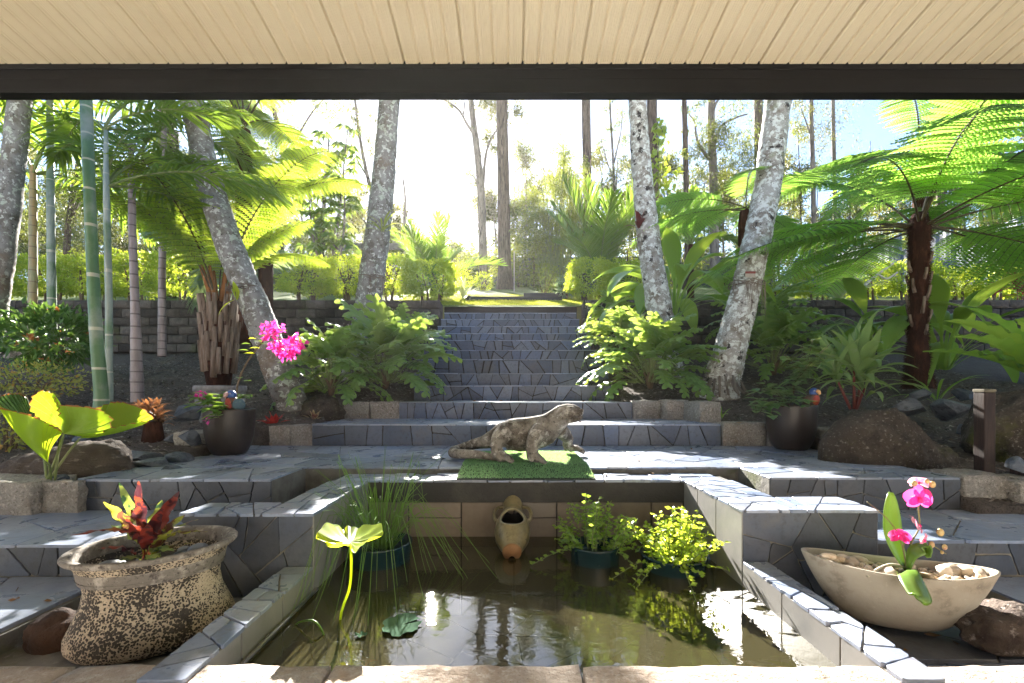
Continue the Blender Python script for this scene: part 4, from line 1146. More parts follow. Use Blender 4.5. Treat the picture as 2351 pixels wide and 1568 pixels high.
# bird's-nest fern at the right edge
MAT['leaf_nest'] = leafmat('leaf_nest', (.13, .25, .04), (.18, .30, .05), (.38, .58, .08), .42, .65, .25, island=False, blotch=(5, (.12, .2, .03), .58, .72))
def nest_leaf(L, Wd, e0, e1, ph):
    p = arc(L, e0, e1, 30, curve=1.3); mb = MB()
    wid = [Wd*.5*max(.04, min(1, (i/29/.35)**.7 if i/29 < .35 else math.cos((i/29-.35)/.65*1.5)**.7)) for i in range(30)]
    mb.blade(p, wid, side=(1, 0, 0), fold=.5, wave=.22, nw=8, ph=ph, cols=4)
    return raw_mesh('leaf', mb.v, mb.f, MAT['leaf_nest'], True)
nl = [nest_leaf(.95, .20, e0, e1, k) for k, (e0, e1) in enumerate(((72, 30), (58, 10), (42, 0), (30, -10)))]
b = P(2420, 900, 3.0); t = thing('nest_fern', 'glossy crinkled nest fern at the right picture edge', 'fern', b)
for i, (az, k, s) in enumerate(((78, 1, 1.0), (95, 2, 1.05), (62, 0, .9), (112, 1, .9), (45, 2, .9), (130, 3, .95), (160, 1, .9), (200, 0, .9), (250, 2, .9), (300, 1, .9), (20, 0, .8), (350, 2, .9))):
    put('leaf', nl[k], t, (0, 0, .02), (0, R(rg.uniform(-10, 10)), R(az)), s*.84)
part('root_mass', MB().ell(b+Vector((0, 0, -.05)), (.13, .13, .14)), MAT['fibre'], t, True)

# leafy shrubs (rounded masses of separate leaves on twigs)
def bush(name, label, c, r, n, L, Wd, m, rng, cat='shrub', group=None, stems=7, up=.4, shell=.5, tuft=None, stem_m='stem_brown', stem_r=.008):
    c = Vector(c); t = thing(name, label, cat, c, group)
    p, d = blob_points((c.x, c.y, c.z+r[2]*.95), r, n, rng, shell)
    # uneven outline
    k = np.array([1+.35*noise.noise(Vector(q)*3.1+Vector((c.x, 0, 0))) for q in d])[:, None]
    p = np.array([[c.x, c.y, c.z+r[2]*.95]])+(p-np.array([[c.x, c.y, c.z+r[2]*.95]]))*k
    dd = d+np.array([[0, 0, up]])+rng.normal(size=d.shape)*.55
    v, f = leaf_cloud(p, dd, rng.uniform(L*.7, L*1.2, n), rng.uniform(Wd*.8, Wd*1.2, n), rng)
    part('foliage', (v, f), m, t)
    st = MB()
    for i in range(stems):
        a = i*2.4; e = Vector((math.cos(a)*r[0]*.6, math.sin(a)*r[1]*.6, r[2]*random.uniform(.9, 1.5)))
        st.tube([c+Vector((math.cos(a)*.03, math.sin(a)*.03, -.06)), c+e*.5+Vector((0, 0, .03)), c+e], [stem_r, stem_r*.7, stem_r*.35], 5)
    part('stem', st, MAT[stem_m], t)
    if tuft:
        for q in p[rng.choice(n, tuft[1])]:
            q = np.repeat((q+np.array([0, 0, .03]))[None], 6, 0)
            part('new_growth', leaf_cloud(q, rng.normal(size=q.shape)*.8+np.array([[0, 0, .7]]), L*.7, Wd*.8, rng), tuft[0], t)
    return t
MAT['leaf_copper'] = leafmat('leaf_copper', (.34, .12, .04), (.45, .20, .07), (.6, .25, .07), .35, .45, .4)
bush('rounded_shrub', 'rounded dark green shrub with copper tips at the left', P(118, 835, 4.7)+Vector((0, 0, -.02)), (.44, .40, .30), 1500, .105, .034, MAT['leaf_shrub'], RNG, tuft=(MAT['leaf_copper'], 14))
bush('low_shrub', 'low pale yellow-green shrub below the rounded one', P(70, 900, 3.9)+Vector((0, 0, -.06)), (.42, .3, .16), 900, .040, .018, MAT['leaf_pale'], RNG, shell=.2)
bush('low_shrub', 'small dim shrub at the left picture edge behind the boulder', P(10, 1040, 2.9), (.22, .22, .17), 500, .040, .020, MAT['leaf_pale'], RNG, shell=.2)
bush('low_shrub', 'small red-berried shrub beside the wall behind the stout trunk', P(1770, 775, 6.9), (.3, .25, .3), 500, .07, .03, MAT['leaf_shrub'], RNG)
# cycad fronds on the slope at the right
cy = [pinnate(.62, e0, e1, 16, .15, .030, MAT['leaf_glauc'], MAT['stem_green'], rg, pet=.2, ang=(75, 45), droop=.1, vlift=.5, rad=.007) for e0, e1 in ((50, 0), (35, -10))]
rosette('cycad', 'blue-green cycad on the slope left of the tree fern', 'cycad', P(1925, 790, 6.3), cy, 9, rg, order=False, pname='frond', sc=(.85, 1.15))

# bromeliads
def brom(label, vx, vy, D, m, n, sc, gm=None):
    lm = [strap_leaf(.13*s, .034, e0, e1, m, rg, fold=.3, n=7, peak=.5, tipw=.1) for e0, e1, s in ((86, 70, .95), (72, 40, 1.0), (56, 0, 1.05))]
    return rosette('bromeliad', label, 'bromeliad', P(vx, vy, D), lm, n, rg, sc=(sc*.85, sc*1.15), group='bromeliads', spread=.02*sc)
MAT['brom_red'] = leafmat('brom_red', (.38, .02, .02), (.5, .05, .04), (.75, .06, .06), .4, .35, .5, island=False, blotch=(14, (.12, .05, .02), .55, .7))
MAT['brom_stripe'] = leafmat('brom_stripe', (.26, .20, .12), (.40, .33, .20), (.5, .4, .2), .3, .4, .45, island=False, blotch=(22, (.16, .05, .04), .5, .62))
MAT['brom_rust'] = leafmat('brom_rust', (.24, .10, .05), (.34, .20, .10), (.5, .22, .08), .35, .4, .45, island=False, blotch=(16, (.10, .05, .035), .5, .65))
brom('bright red bromeliad on the kerb beside the left dark pot', 628, 988, 3.75, MAT['brom_red'], 20, 1.05)
brom('cream-striped bromeliad at the foot of the left boulder', 722, 975, 3.85, MAT['brom_stripe'], 20, .9)
b = P(352, 1015, 3.15); t = thing('bromeliad', 'rusty bromeliad clump behind the blue rocks', 'bromeliad', b, 'bromeliads')
lm = [strap_leaf(.13*s, .026, e0, e1, MAT['brom_rust'], rg, fold=.3, n=7, peak=.5, tipw=.1) for e0, e1, s in ((80, 40, .9), (60, -10, 1.0), (38, -50, 1.05))]
for h in range(11):
    hp = Vector((rg.uniform(-.13, .13), rg.uniform(-.1, .1), rg.uniform(.10, .22)))
    for i in range(13): put('leaf', lm[min(2, i//5)], t, hp, (0, R(rg.uniform(-12, 12)), i*2.4+h), rg.uniform(.7, 1.0))
part('stem', MB().tube([b+Vector((0, 0, -.08)), b+Vector((0, 0, .14))], [.08, .05], 9), MAT['fibre'], t, True)
rosette('strap_plant', 'olive strappy tuft against the wall near the pink flowers', 'plant', P(697, 838, 6.2), [strap_leaf(.4, .03, e0, e1, MAT['leaf_cord'], rg, fold=.3, n=8) for e0, e1 in ((80, 60), (65, 20), (50, -10))], 16, rg)
rosette('strap_plant', 'small green sprout beside the right pot kerb', 'plant', P(1655, 965, 3.8), [strap_leaf(.14, .02, e0, e1, MAT['leaf_broad'], rg, fold=.3, n=8) for e0, e1 in ((70, 20), (45, -20))], 6, rg)
rosette('strap_plant', 'grassy blades behind the timber post', 'plant', P(2150, 925, 3.6), [strap_leaf(.42, .022, e0, e1, MAT['leaf_broad'], rg, fold=.3, n=10) for e0, e1 in ((60, -10), (30, -30))], 9, rg)

# epiphytes tied to the trunks
MAT['leaf_olive'] = leafmat('leaf_olive', (.16, .22, .05), (.22, .28, .08), (.4, .5, .08), .35, .35, .5, island=False)
MAT['leaf_maroon'] = leafmat('leaf_maroon', (.07, .014, .018), (.11, .025, .022), (.25, .03, .03), .3, .35, .5, island=False)
e1m = [strap_leaf(.30, .026, a, b_, MAT['leaf_olive'], rg, fold=.3, n=9) for a, b_ in ((60, -30), (30, -60), (80, 0))]
rosette('epiphyte', 'strappy orchid clinging to the slim trunk left of the stairs', 'epiphyte', P(878, 535, 5.27), e1m, 16, rg, sc=(.8, 1.2), group='epiphytes on the palm trunks')
e2m = [strap_leaf(.20, .06, a, b_, MAT['leaf_maroon'], rg, fold=.2, n=8) for a, b_ in ((70, 30), (40, -20), (85, 60))]
rosette('epiphyte', 'maroon-leaved orchid on the white-lichened trunk', 'epiphyte', P(1466, 525, 5.3), e2m, 9, rg, sc=(.75, 1.1), group='epiphytes on the palm trunks')
e3m = [strap_leaf(.20, .062, a, b_, MAT['leaf_lime'], rg, fold=.15, n=8) for a, b_ in ((-30, -75), (70, 40))]
rosette('epiphyte', 'yellow-green leafed orchid on the leaning trunk', 'epiphyte', P(545, 690, 4.1), e3m, 5, rg, sc=(.8, 1.1), group='epiphytes on the palm trunks')
for lab, vx, vy, D, rx in (('root and twine band round the leaning trunk', 562, 665, 4.22, .15), ('root and twine band round the slim trunk', 855, 640, 5.4, .15), ('root band round the white-lichened trunk', 1485, 545, 5.44, .135), ('root and twine band round the stout trunk', 1713, 655, 4.63, .165)):
    mb = MB(); c = P(vx, vy, D)
    for k in range(4):
        ph = rg.uniform(0, 6); mb.tube([c+Vector((math.cos(a)*rx*1.02, math.sin(a)*rx*1.02, .02*math.sin(a*2+ph)+rg.uniform(-.012, .012))) for a in np.linspace(0, 6.28, 22)], .0035, 4, caps=False)
    for k in range(14):
        a = rg.uniform(3.4, 6.0); l = rg.uniform(.1, .4)
        mb.tube([c+Vector((math.cos(a)*rx*1.02, math.sin(a)*rx*1.02, 0)), c+Vector((math.cos(a+.1)*rx*1.03, math.sin(a+.1)*rx*1.03, -l*.5)), c+Vector((math.cos(a-.05)*rx*1.06, math.sin(a-.05)*rx*1.06, -l))], [.003, .0025, .0015], 4)
    o = part('root_band', mb, MAT['twig']); tag(o, lab, 'roots', 'root bands on the palm trunks')
tg = thing('plant_tag', 'small red and white plant tag tied to the stout trunk', 'tag', P(1722, 630, 4.44))
c = P(1722, 630, 4.44)
part('card', MB().box(c.x-.05, c.x+.05, c.y, c.y+.003, c.z-.030, c.z+.03), mat('tag_white', (.32, .29, .25), .5, layers=[(20, (.3, .22, .16), .55, .65)]), tg)
part('band', MB().box(c.x-.05, c.x+.05, c.y-.003, c.y-.0005, c.z+.008, c.z+.03), mat('tag_red', (.16, .02, .02), .6), tg)
# ------------------------------------------------------------------ rocks
def rock(name, label, c, r, m, seed, rot=0.0, facets=0, amp=.16, fine=.03, sub=4, group=None, flat=None, freq=1.6, cat='rock'):
    bm = bmesh.new(); bmesh.ops.create_icosphere(bm, subdivisions=sub, radius=1.0)
    rng = random.Random(seed)
    planes = []
    for i in range(facets):
        n = Vector((rng.gauss(0, 1), rng.gauss(0, 1), rng.gauss(0, 1))).normalized(); planes.append((n, rng.uniform(.42, .70)))
    for v in bm.verts:
        p = v.co.copy()
        for n, d in planes:
            k = p.dot(n)
            if k > d: p -= n*(k-d)
        p *= 1+amp*noise.fractal(p*freq+Vector((seed*3.3, 0, 0)), 1.0, 2.0, 3)
        q = Vector((p.x*r[0], p.y*r[1], p.z*r[2]))
        q += v.normal*noise.fractal(q*14+Vector((seed, 0, 0)), 1.0, 2.0, 4)*fine*min(r)
        v.co = q
    bmesh.ops.rotate(bm, verts=bm.verts[:], cent=(0, 0, 0), matrix=Matrix.Rotation(rot, 3, 'Z'))
    me = bpy.data.meshes.new(name); bm.to_mesh(me); bm.free(); me.materials.append(m)
    if not facets: me.polygons.foreach_set('use_smooth', np.ones(len(me.polygons), dtype=bool))
    o = put(name, me, None, c); return tag(o, label, cat, group)
def cone_rock(name, label, c, prof, depth, m, seed, group=None):
    """boulder whose outline follows a height profile along x (list of x, z), rounded front to back"""
    xs = [p[0] for p in prof]; zs = [p[1] for p in prof]
    nx, na = 44, 22; v = []; f = []
    for i in range(nx):
        x = xs[0]+(xs[-1]-xs[0])*i/(nx-1); h = float(np.interp(x, xs, zs)); e = max(.10, math.sin(math.pi*min(1, max(0, i/(nx-1))))**.5)
        for k in range(na):
            a = math.pi*k/(na-1)
            y = -math.cos(a)*depth*e*(.85+.15*math.sin(a)); z = h*math.sin(a)**.7-.06*(1-math.sin(a))
            p = Vector((x, y, z)); d = noise.fractal(p*6+Vector((seed, 0, 0)), 1.0, 2.0, 5)*.036+noise.fractal(p*30+Vector((seed, 3, 0)), 1, 2, 3)*.012
            p += Vector((0, -math.cos(a), math.sin(a)))*d; p.x += d*.6; v.append(p)
    for i in range(nx-1):
        for k in range(na-1): f.append((i*na+k, (i+1)*na+k, (i+1)*na+k+1, i*na+k+1))
    f.append(tuple(range(na))); f.append(tuple((nx-1)*na+k for k in range(na-1, -1, -1)))
    o = put(name, raw_mesh(name, v, f, m, True), None, c); return tag(o, label, 'boulder', group)
BG = 'large brown boulders'
o = cone_rock('boulder', 'long brown grained boulder behind the fan palm', P(150, 1105, 2.42), [(-.36, .02), (-.33, .10), (-.22, .15), (-.05, .18), (.08, .215), (.2, .215), (.29, .17), (.345, .10), (.37, .0)], .20, MAT['boulder_grain'], 2.0, BG)
o = cone_rock('boulder', 'big mossy brown boulder right of the right dark pot', P(2030, 1078, 2.75), [(-.385, .02), (-.37, .20), (-.25, .30), (-.10, .375), (.02, .36), (.14, .25), (.26, .16), (.35, .10), (.39, .0)], .24, MAT['boulder'], 7.0, BG)
rock('boulder', 'speckled boulder behind the timber post at the right edge', P(2345, 1000, 2.75), (.30, .25, .26), MAT['boulder'], 4, .4, amp=.2, group=BG)
rock('boulder', 'brown boulder beneath the small lobed-leaf shrub', P(738, 945, 4.0), (.18, .15, .13), MAT['boulder'], 6, .2, amp=.2, group=BG)
BL = 'broken blue-grey rocks'
for i, (vx, vy, D, r, rot, lab) in enumerate((
    (335, 1050, 2.75, (.16, .10, .075), .3, 'wide blue-grey rock next to the long boulder'),
    (352, 1066, 2.60, (.12, .09, .065), -.3, 'jagged blue-grey rock at the terrace edge, front of its heap'),
    (412, 1052, 2.72, (.075, .07, .08), .5, 'upright dark blue rock beside the brownish granite block'),
    (435, 1005, 3.0, (.095, .07, .06), .1, 'pale blue rock left of the left dark pot'),
    (430, 950, 3.35, (.14, .09, .07), .0, 'dark layered rock behind the left pot leaves'),
    (392, 1008, 3.1, (.05, .05, .05), .8, 'small blue stone under the rusty bromeliad'),
    (205, 1005, 2.95, (.09, .07, .05), .3, 'blue stone at the foot of the green cane palm'),
    (130, 1100, 2.2, (.055, .04, .035), .3, 'little blue stone by the fan palm stalks'),
    (395, 1080, 2.45, (.06, .05, .035), .1, 'flat blue stone chip on the terrace corner'))):
    rock('blue_rock', lab, P(vx, vy, D), r, MAT['bluestone'], 20+i, rot, 11, amp=.035, fine=.035, sub=4, group=BL)
for i, (vx, vy, D, r, rot, lab) in enumerate((
    (2185, 940, 3.25, (.21, .13, .12), .1, 'large blue-black rock left of the timber post'),
    (2120, 905, 3.45, (.10, .08, .06), .3, 'pale-topped blue rock below the tree fern'),
    (2080, 935, 3.3, (.14, .10, .09), -.3, 'wedge of grey rock behind the big boulder'),
    (2215, 905, 3.45, (.10, .08, .05), .1, 'small dark rock above the large blue-black one'),
    (2208, 985, 2.95, (.07, .05, .045), .2, 'small grey stone on the mulch by the post'),
    (1597, 880, 4.4, (.09, .07, .045), .2, 'blue stone at the foot of the stout trunk'),
    (2340, 1070, 2.2, (.05, .05, .05), .2, 'dark stone at the right picture edge by the kerb'))):
    rock('blue_rock', lab, P(vx, vy, D), r, MAT['bluestone'], 40+i, rot, 11, amp=.035, fine=.035, sub=4, group=BL)
rock('rough_rock', 'rough brown conglomerate rock right of the trough bowl', P(2310, 1440, 1.38), (.15, .10, .07), MAT['conglomerate'], 3, .2, amp=.25, fine=.12)
rock('rust_rock', 'rusty rock wedged left of the speckled pot', P(135, 1455, 1.36), (.075, .07, .07), MAT['rustrock'], 8, .2, amp=.2)
rock('pale_rock', 'small pale stone at the left picture edge beyond the boulders', P(28, 815, 4.4), (.07, .06, .05), MAT['granite'], 9, .2, 7, amp=.1)

# ------------------------------------------------------------------ timber post
c = P(2259, 1072, 2.36); w = .029; ht = (1072-893)/F*2.36
po = thing('timber_post', 'square dark timber post on the mulch at the right', 'post', c)
o = part('shaft', MB().box(c.x-w, c.x+w, c.y-w, c.y+w, c.z-.08, c.z+ht-.018), MAT['timber'], po); bevel(o, .004)
o = part('cap', MB().box(c.x-w-.002, c.x+w+.002, c.y-w-.002, c.y+w+.002, c.z+ht-.0175, c.z+ht), mat('post_cap', (.14, .12, .08), .8, layers=[(20, (.07, .06, .04), .45, .65)], bumps=[(60, .5, .006)]), po); bevel(o, .003)
c = P(2350, 1085, 2.3)
po = thing('timber_post', 'low dark timber stub cut by the right picture edge', 'post', c)
bevel(part('shaft', MB().box(c.x-.02, c.x+.08, c.y-.04, c.y+.05, c.z-.1, c.z+.075), MAT['timber'], po), .004)

# ------------------------------------------------------------------ grass mat and lizard statue
MX0, MX1 = -.275, .415
MAT['turf'] = leafmat('turf', (.11, .27, .12), (.19, .38, .19), (.36, .60, .22), .35, .4, .5)
MAT['mat_back'] = mat('mat_back', (.02, .03, .02), .9)
def mat_z(y): return float(np.interp(y, [2.27, 2.47, 2.53, 3.1], [-.431, -.408, -.400, -.400]))
gm = thing('grass_mat', 'square green artificial turf mat under the lizard', 'mat', (.07, 2.7, -.4))
ys = list(np.linspace(2.275, 3.08, 14)); v = []; f = []
for y in ys:
    for x in (MX0, MX1):
        v += [(x, y, mat_z(y)), (x, y, mat_z(y)-.006)]
for i in range(len(ys)-1):
    a = i*4; b = a+4; f += [(a, a+2, b+2, b), (a+1, b+1, b+3, a+3), (a, b, b+1, a+1), (a+2, a+3, b+3, b+2)]
f += [(0, 1, 3, 2), (len(v)-4, len(v)-2, len(v)-1, len(v)-3)]
part('backing', (v, f), MAT['mat_back'], gm)
n = 30000; x = RNG.uniform(MX0, MX1, n); y = RNG.uniform(2.277, 3.078, n)
c = np.stack([x, y, np.array([mat_z(q) for q in y])], 1)
d = RNG.normal(size=(n, 3))*.45; d[:, 2] = 1
o = part('turf', leaf_cloud(c, d, RNG.uniform(.006, .013, n), .0026, RNG, fold=.1, droop=.1), MAT['turf'], gm); tag(o, kind='stuff')

def LZ(cx, cy, D): return P(1009.8+cx/6.015, 899+cy/6.015, D)
U = 2.75/F/6.015                                  # metres per crop unit
mb = MB()
# body, neck and head as one lofted tube; tail curls round in front
spine = [(600, 700, 2.80, 72), (740, 655, 2.79, 105), (860, 600, 2.77, 140), (980, 590, 2.76, 172), (1100, 595, 2.75, 188), (1230, 585, 2.74, 186), (1350, 560, 2.74, 182), (1450, 520, 2.74, 178), (1540, 455, 2.74, 168), (1620, 385, 2.73, 156), (1700, 318, 2.72, 142), (1780, 292, 2.71, 124), (1850, 288, 2.70, 104), (1905, 296, 2.69, 84), (1938, 302, 2.685, 58), (1952, 305, 2.68, 30)]
mb.tube([LZ(a, b, d) for a, b, d, r in spine], [r*U*float(np.interp(a, [1400, 1560, 1650, 1720, 2000], [1.12, 1.02, .96, 1.0, 1.0])) for a, b, d, r in spine], 20, squash=[1.12 if a < 1500 else 1.04 for a, *_ in spine])
tail = [(640, 690, 2.80, 80), (520, 715, 2.82, 66), (400, 745, 2.84, 58), (290, 785, 2.86, 56), (205, 815, 2.82, 58), (180, 845, 2.74, 58), (250, 858, 2.67, 56), (380, 862, 2.64, 52), (520, 868, 2.62, 46), (660, 895, 2.61, 40), (780, 920, 2.605, 30), (860, 935, 2.60, 18)]
tp = trunk_path([LZ(a, b, d) for a, b, d, r in tail], 36)
mb.tube(tp, list(np.interp(np.linspace(0, 1, 36), np.linspace(0, 1, len(tail)), [r*U*1.2 for *_, r in tail])), 14)
def leg(pts, toes, sp, fl):
    mb.tube([LZ(a, b, d) for a, b, d, r in pts], [r*U*1.25 for *_, r in pts], 12)
    e = LZ(*pts[-1][:3])
    for k in range(4):
        q = (k-1.5)/1.5
        tip = LZ(toes[0], toes[1], toes[2])+Vector((0, q*sp*1.35, 0))+Vector((-abs(q)*.012, 0, 0))
        mid = e.lerp(tip, .6)+Vector((0, 0, .014))
        mb.tube([e, mid, tip+Vector((0, 0, .004)), tip+Vector((.018, 0, -.010))], [.022, .0165, .0135, .006], 8)
leg([(900, 570, 2.68, 110), (820, 640, 2.645, 92), (775, 720, 2.63, 70), (780, 800, 2.62, 64), (820, 880, 2.60, 70), (880, 920, 2.595, 62)], (985, 945, 2.59), .036, 0)
leg([(1400, 540, 2.66, 105), (1320, 610, 2.63, 88), (1280, 700, 2.615, 72), (1265, 790, 2.605, 66), (1280, 880, 2.59, 70), (1330, 935, 2.58, 66)], (1440, 965, 2.575), .036, 0)
leg([(1640, 520, 2.82, 95), (1720, 590, 2.90, 80), (1770, 660, 2.94, 66), (1760, 730, 2.95, 62), (1790, 790, 2.94, 66)], (1965, 815, 2.93), .036, 0)
leg([(900, 560, 2.86, 100), (960, 640, 2.93, 80), (960, 720, 2.96, 66), (985, 775, 2.97, 60)], (1090, 790, 2.97), .03, 0)
# brow, eyes, lips, ear fold
for dy, cx_, cy_ in ((-.058, 1785, 240), (.048, 1800, 250)):
    e = LZ(cx_, cy_, 2.715)+Vector((0, dy, 0)); mb.ell(e, (.011, .011, .010)); mb.ell(e+Vector((.000, .002, .013)), (.026, .014, .007))
mb.tube([LZ(1968, 300, 2.68), LZ(1950, 305, 2.662), LZ(1900, 325, 2.648), LZ(1830, 355, 2.648), LZ(1730, 375, 2.654), LZ(1650, 400, 2.662)], [.007, .008, .0075, .007, .006, .004], 7)
mb.tube([LZ(1955, 345, 2.685), LZ(1925, 365, 2.668), LZ(1860, 395, 2.664), LZ(1760, 425, 2.668)], [.012, .016, .014, .008], 8)
mb.tube([LZ(1660, 235, 2.665), LZ(1622, 300, 2.645), LZ(1612, 370, 2.65)], [.008, .011, .007], 7)
mb.ell(LZ(1690, 255, 2.658), (.018, .010, .016)); mb.ell(LZ(1958, 262, 2.675), (.012, .014, .012))
MAT['statue'] = mat('statue', (.20, .178, .155), .9, .25, layers=[(9, (.065, .052, .042), .44, .6), (20, (.42, .395, .36), .53, .64), (5, (.12, .105, .05), .6, .75), (60, (.05, .042, .036), .56, .66)], bumps=[(70, .7, .008), (20, .4, .01)])
# fine scale pattern
_nt = MAT['statue'].node_tree; _bs = _nt.nodes['Principled BSDF']
_g = _nt.nodes.new('ShaderNodeNewGeometry'); _vo = _nt.nodes.new('ShaderNodeTexVoronoi'); _vo.inputs['Scale'].default_value = 160
_nt.links.new(_g.outputs['Position'], _vo.inputs['Vector']); add_bump(_nt, _bs, _vo.outputs['Distance'], .45, .004)
liz = part('lizard_statue', mb, MAT['statue'], None, True)
tag(liz, 'weathered stone lizard statue standing on the turf mat', 'statue')
m_ = liz.modifiers.new('fuse', 'REMESH'); m_.mode = 'VOXEL'; m_.voxel_size = .0038; m_.use_smooth_shade = True
m_ = liz.modifiers.new('soften', 'SMOOTH'); m_.factor = .5; m_.iterations = 3

# ------------------------------------------------------------------ amphora spout
MAT['jar'] = mat('jar', (.20, .165, .085), .35, .5, layers=[(12, (.10, .085, .04), .45, .65), (5, (.30, .27, .17), .55, .7), (34, (.05, .04, .025), .58, .68)], bumps=[(40, .3, .006)])
MAT['terracotta'] = mat('terracotta', (.25, .125, .05), .6, .4, layers=[(18, (.20, .085, .03), .45, .65)], bumps=[(50, .4, .006)])
MAT['jar_dark'] = mat('jar_dark', (.03, .022, .015), .6)
A, B_ = P(1177, 1150, 2.33), P(1175, 1266, 1.995)
ax = (B_-A); Lj = ax.length; ax.normalize()
sx_ = Vector((1, 0, 0)); sz_ = sx_.cross(ax)*-1            # up-facing side
if sz_.z < 0: sz_ = -sz_
jar = thing('amphora_spout', 'tilted amphora fountain spout on the pond back wall', 'jar', A)
prof = [(.0, .050), (.012, .055), (.03, .050), (.07, .046), (.11, .050), (.15, .066), (.19, .079), (.235, .083), (.28, .076), (.32, .060), (.345, .046), (.36, .041)]
tt = np.linspace(0, .36, 46); rj = np.interp(tt, [a for a, _ in prof], [b for _, b in prof]); seg = 52
def jp(t, w, r): return A+ax*t*(Lj/.36)+(sx_*math.sin(w)+sz_*math.cos(w))*r
def hole(t, w):
    w = (w+math.pi) % (2*math.pi)-math.pi
    return ((t-.212)/.066)**2+(w/.78)**2
body = MB(); inner = MB()
for q, mbx in ((0, body), (.007, inner)):
    v = [jp(t, 2*math.pi*k/seg, max(.004, r-q)) for t, r in zip(tt, rj) for k in range(seg)]
    f = []
    for i in range(len(tt)-1):
        for k in range(seg):
            if hole((tt[i]+tt[i+1])/2, 2*math.pi*(k+.5)/seg) < 1: continue
            k2 = (k+1) % seg; f.append((i*seg+k, i*seg+k2, (i+1)*seg+k2, (i+1)*seg+k))
    mbx.add(v, f)
jb = part('body', body, MAT['jar'], jar, True); part('inside', inner, MAT['jar_dark'], jar, True)
rim = []
for k in range(41):
    a = 2*math.pi*k/40; t = .212+.066*math.cos(a); w = .78*math.sin(a); rim.append(jp(t, w, float(np.interp(t, tt, rj))-.002))
part('mouth_rim', MB().tube(rim, .0065, 8, caps=False), MAT['jar'], jar, True)
part('foot', MB().tube([jp(.352, 0, 0), jp(.364, 0, 0), jp(.372, 0, 0)], [.042, .0425, .040], 28), MAT['terracotta'], jar, True)
for s in (-1, 1):
    w = s*1.45
    part('handle', MB().tube(trunk_path([jp(.06, w, .045), jp(.07, w, .075), jp(.11, w, .090), jp(.15, w, .086), jp(.175, w, .074)], 14), .0085, 8), MAT['jar'], jar, True)
part('pour', MB().tube([jp(.345, math.pi, .02), jp(.365, math.pi, .022)+Vector((0, -.004, -.02)), Vector((B_.x, B_.y-.015, ZW+.002))], [.020, .018, .014], 10), (lambda m: m)(mat('spill', (.5, .52, .5), .1, .5)), jar, True)
_m = bpy.data.materials['spill']; _m.node_tree.nodes['Principled BSDF'].inputs['Transmission Weight'].default_value = 1.0

# ------------------------------------------------------------------ pond pots and plants
MAT['blue_pot'] = mat('blue_pot', (.006, .024, .030), .25, .5, layers=[(8, (.010, .035, .040), .45, .7), (30, (.09, .10, .08), .66, .74)])
def water_pot(label, vx, vy, D, rx, h0, h1):
    c = P(vx, vy, D); c = Vector((c.x, c.y, 0)); t = thing('water_pot', label, 'pot', (c.x, c.y, ZB), 'blue pots standing in the pond')
    part('body', MB().lathe([(rx*.82, ZB+.003), (rx*.9, ZW-.05), (rx, h1-.012), (rx*1.03, h1-.004), (rx*1.02, h1), (rx*.95, h1), (rx*.9, h1-.03), (.001, h1-.035)], (c.x, c.y, 0), 36), MAT['blue_pot'], t, True)
    return Vector((c.x, c.y, h1-.03))
def sprig_plant(label, c, n, r, hmax, rng, m=MAT['leaf_mint'], lean=.5, leaf=.020, group='leafy water plants', name='water_plant'):
    t = thing(name, label, 'plant', c, group)
    st = MB(); cs, ds, Ls = [], [], []
    for i in range(n):
        a = rng.uniform(0, 6.283); q = rng.random()**.6; b = c+Vector((math.cos(a)*r*.6*q, math.sin(a)*r*.6*q, 0))
        h = hmax*rng.uniform(.45, 1)*(1-.45*q); ex = Vector((math.cos(a), math.sin(a), 0))*r*q*rng.uniform(.6, 1.3)*lean
        if rng.random() < .22: h *= .25; ex *= 2.2
        p = trunk_path([b, b+ex*.35+Vector((0, 0, h*.55)), b+ex+Vector((rng.uniform(-.015, .015), rng.uniform(-.015, .015), h if h > .03 else -.03))], 9)
        st.tube(p, [.0018]*9, 4)
        for k in range(2, 9):
            for s in range(3):
                w = rng.uniform(0, 6.283); cs.append(tuple(p[k])); ds.append((math.cos(w), math.sin(w), rng.uniform(-.1, .7))); Ls.append(leaf*rng.uniform(.6, 1.2))
    part('stem', st, MAT['stem_green'], t)
    L = np.array(Ls); o = part('foliage', leaf_cloud(np.array(cs), np.array(ds), L*1.25, L*.75, RNG, fold=.15), m, t)
wp = random.Random(3)
c = water_pot('blue pot under the left of the two leafy water plants', 1365, 1252, 1.98, .108, 0, -.655)
sprig_plant('dark leafy water plant right of the amphora', c, 62, .17, .27, wp)
c = water_pot('blue pot under the bright leafy water plant at the right', 1545, 1275, 1.90, .130, 0, -.668)
MAT['leaf_mint2'] = leafmat('leaf_mint2', (.14, .24, .03), (.22, .33, .05), (.55, .72, .06), .48, .42, .4)
sprig_plant('bright yellow-green water plant in the right pond corner', c, 85, .20, .26, wp, MAT['leaf_mint2'])
c = water_pot('blue pot holding the tall rushes at the left', 872, 1243, 1.98, .135, 0, -.645)
t = thing('rush_plant', 'tall green rushes fanning over the left pond corner', 'rush', c)
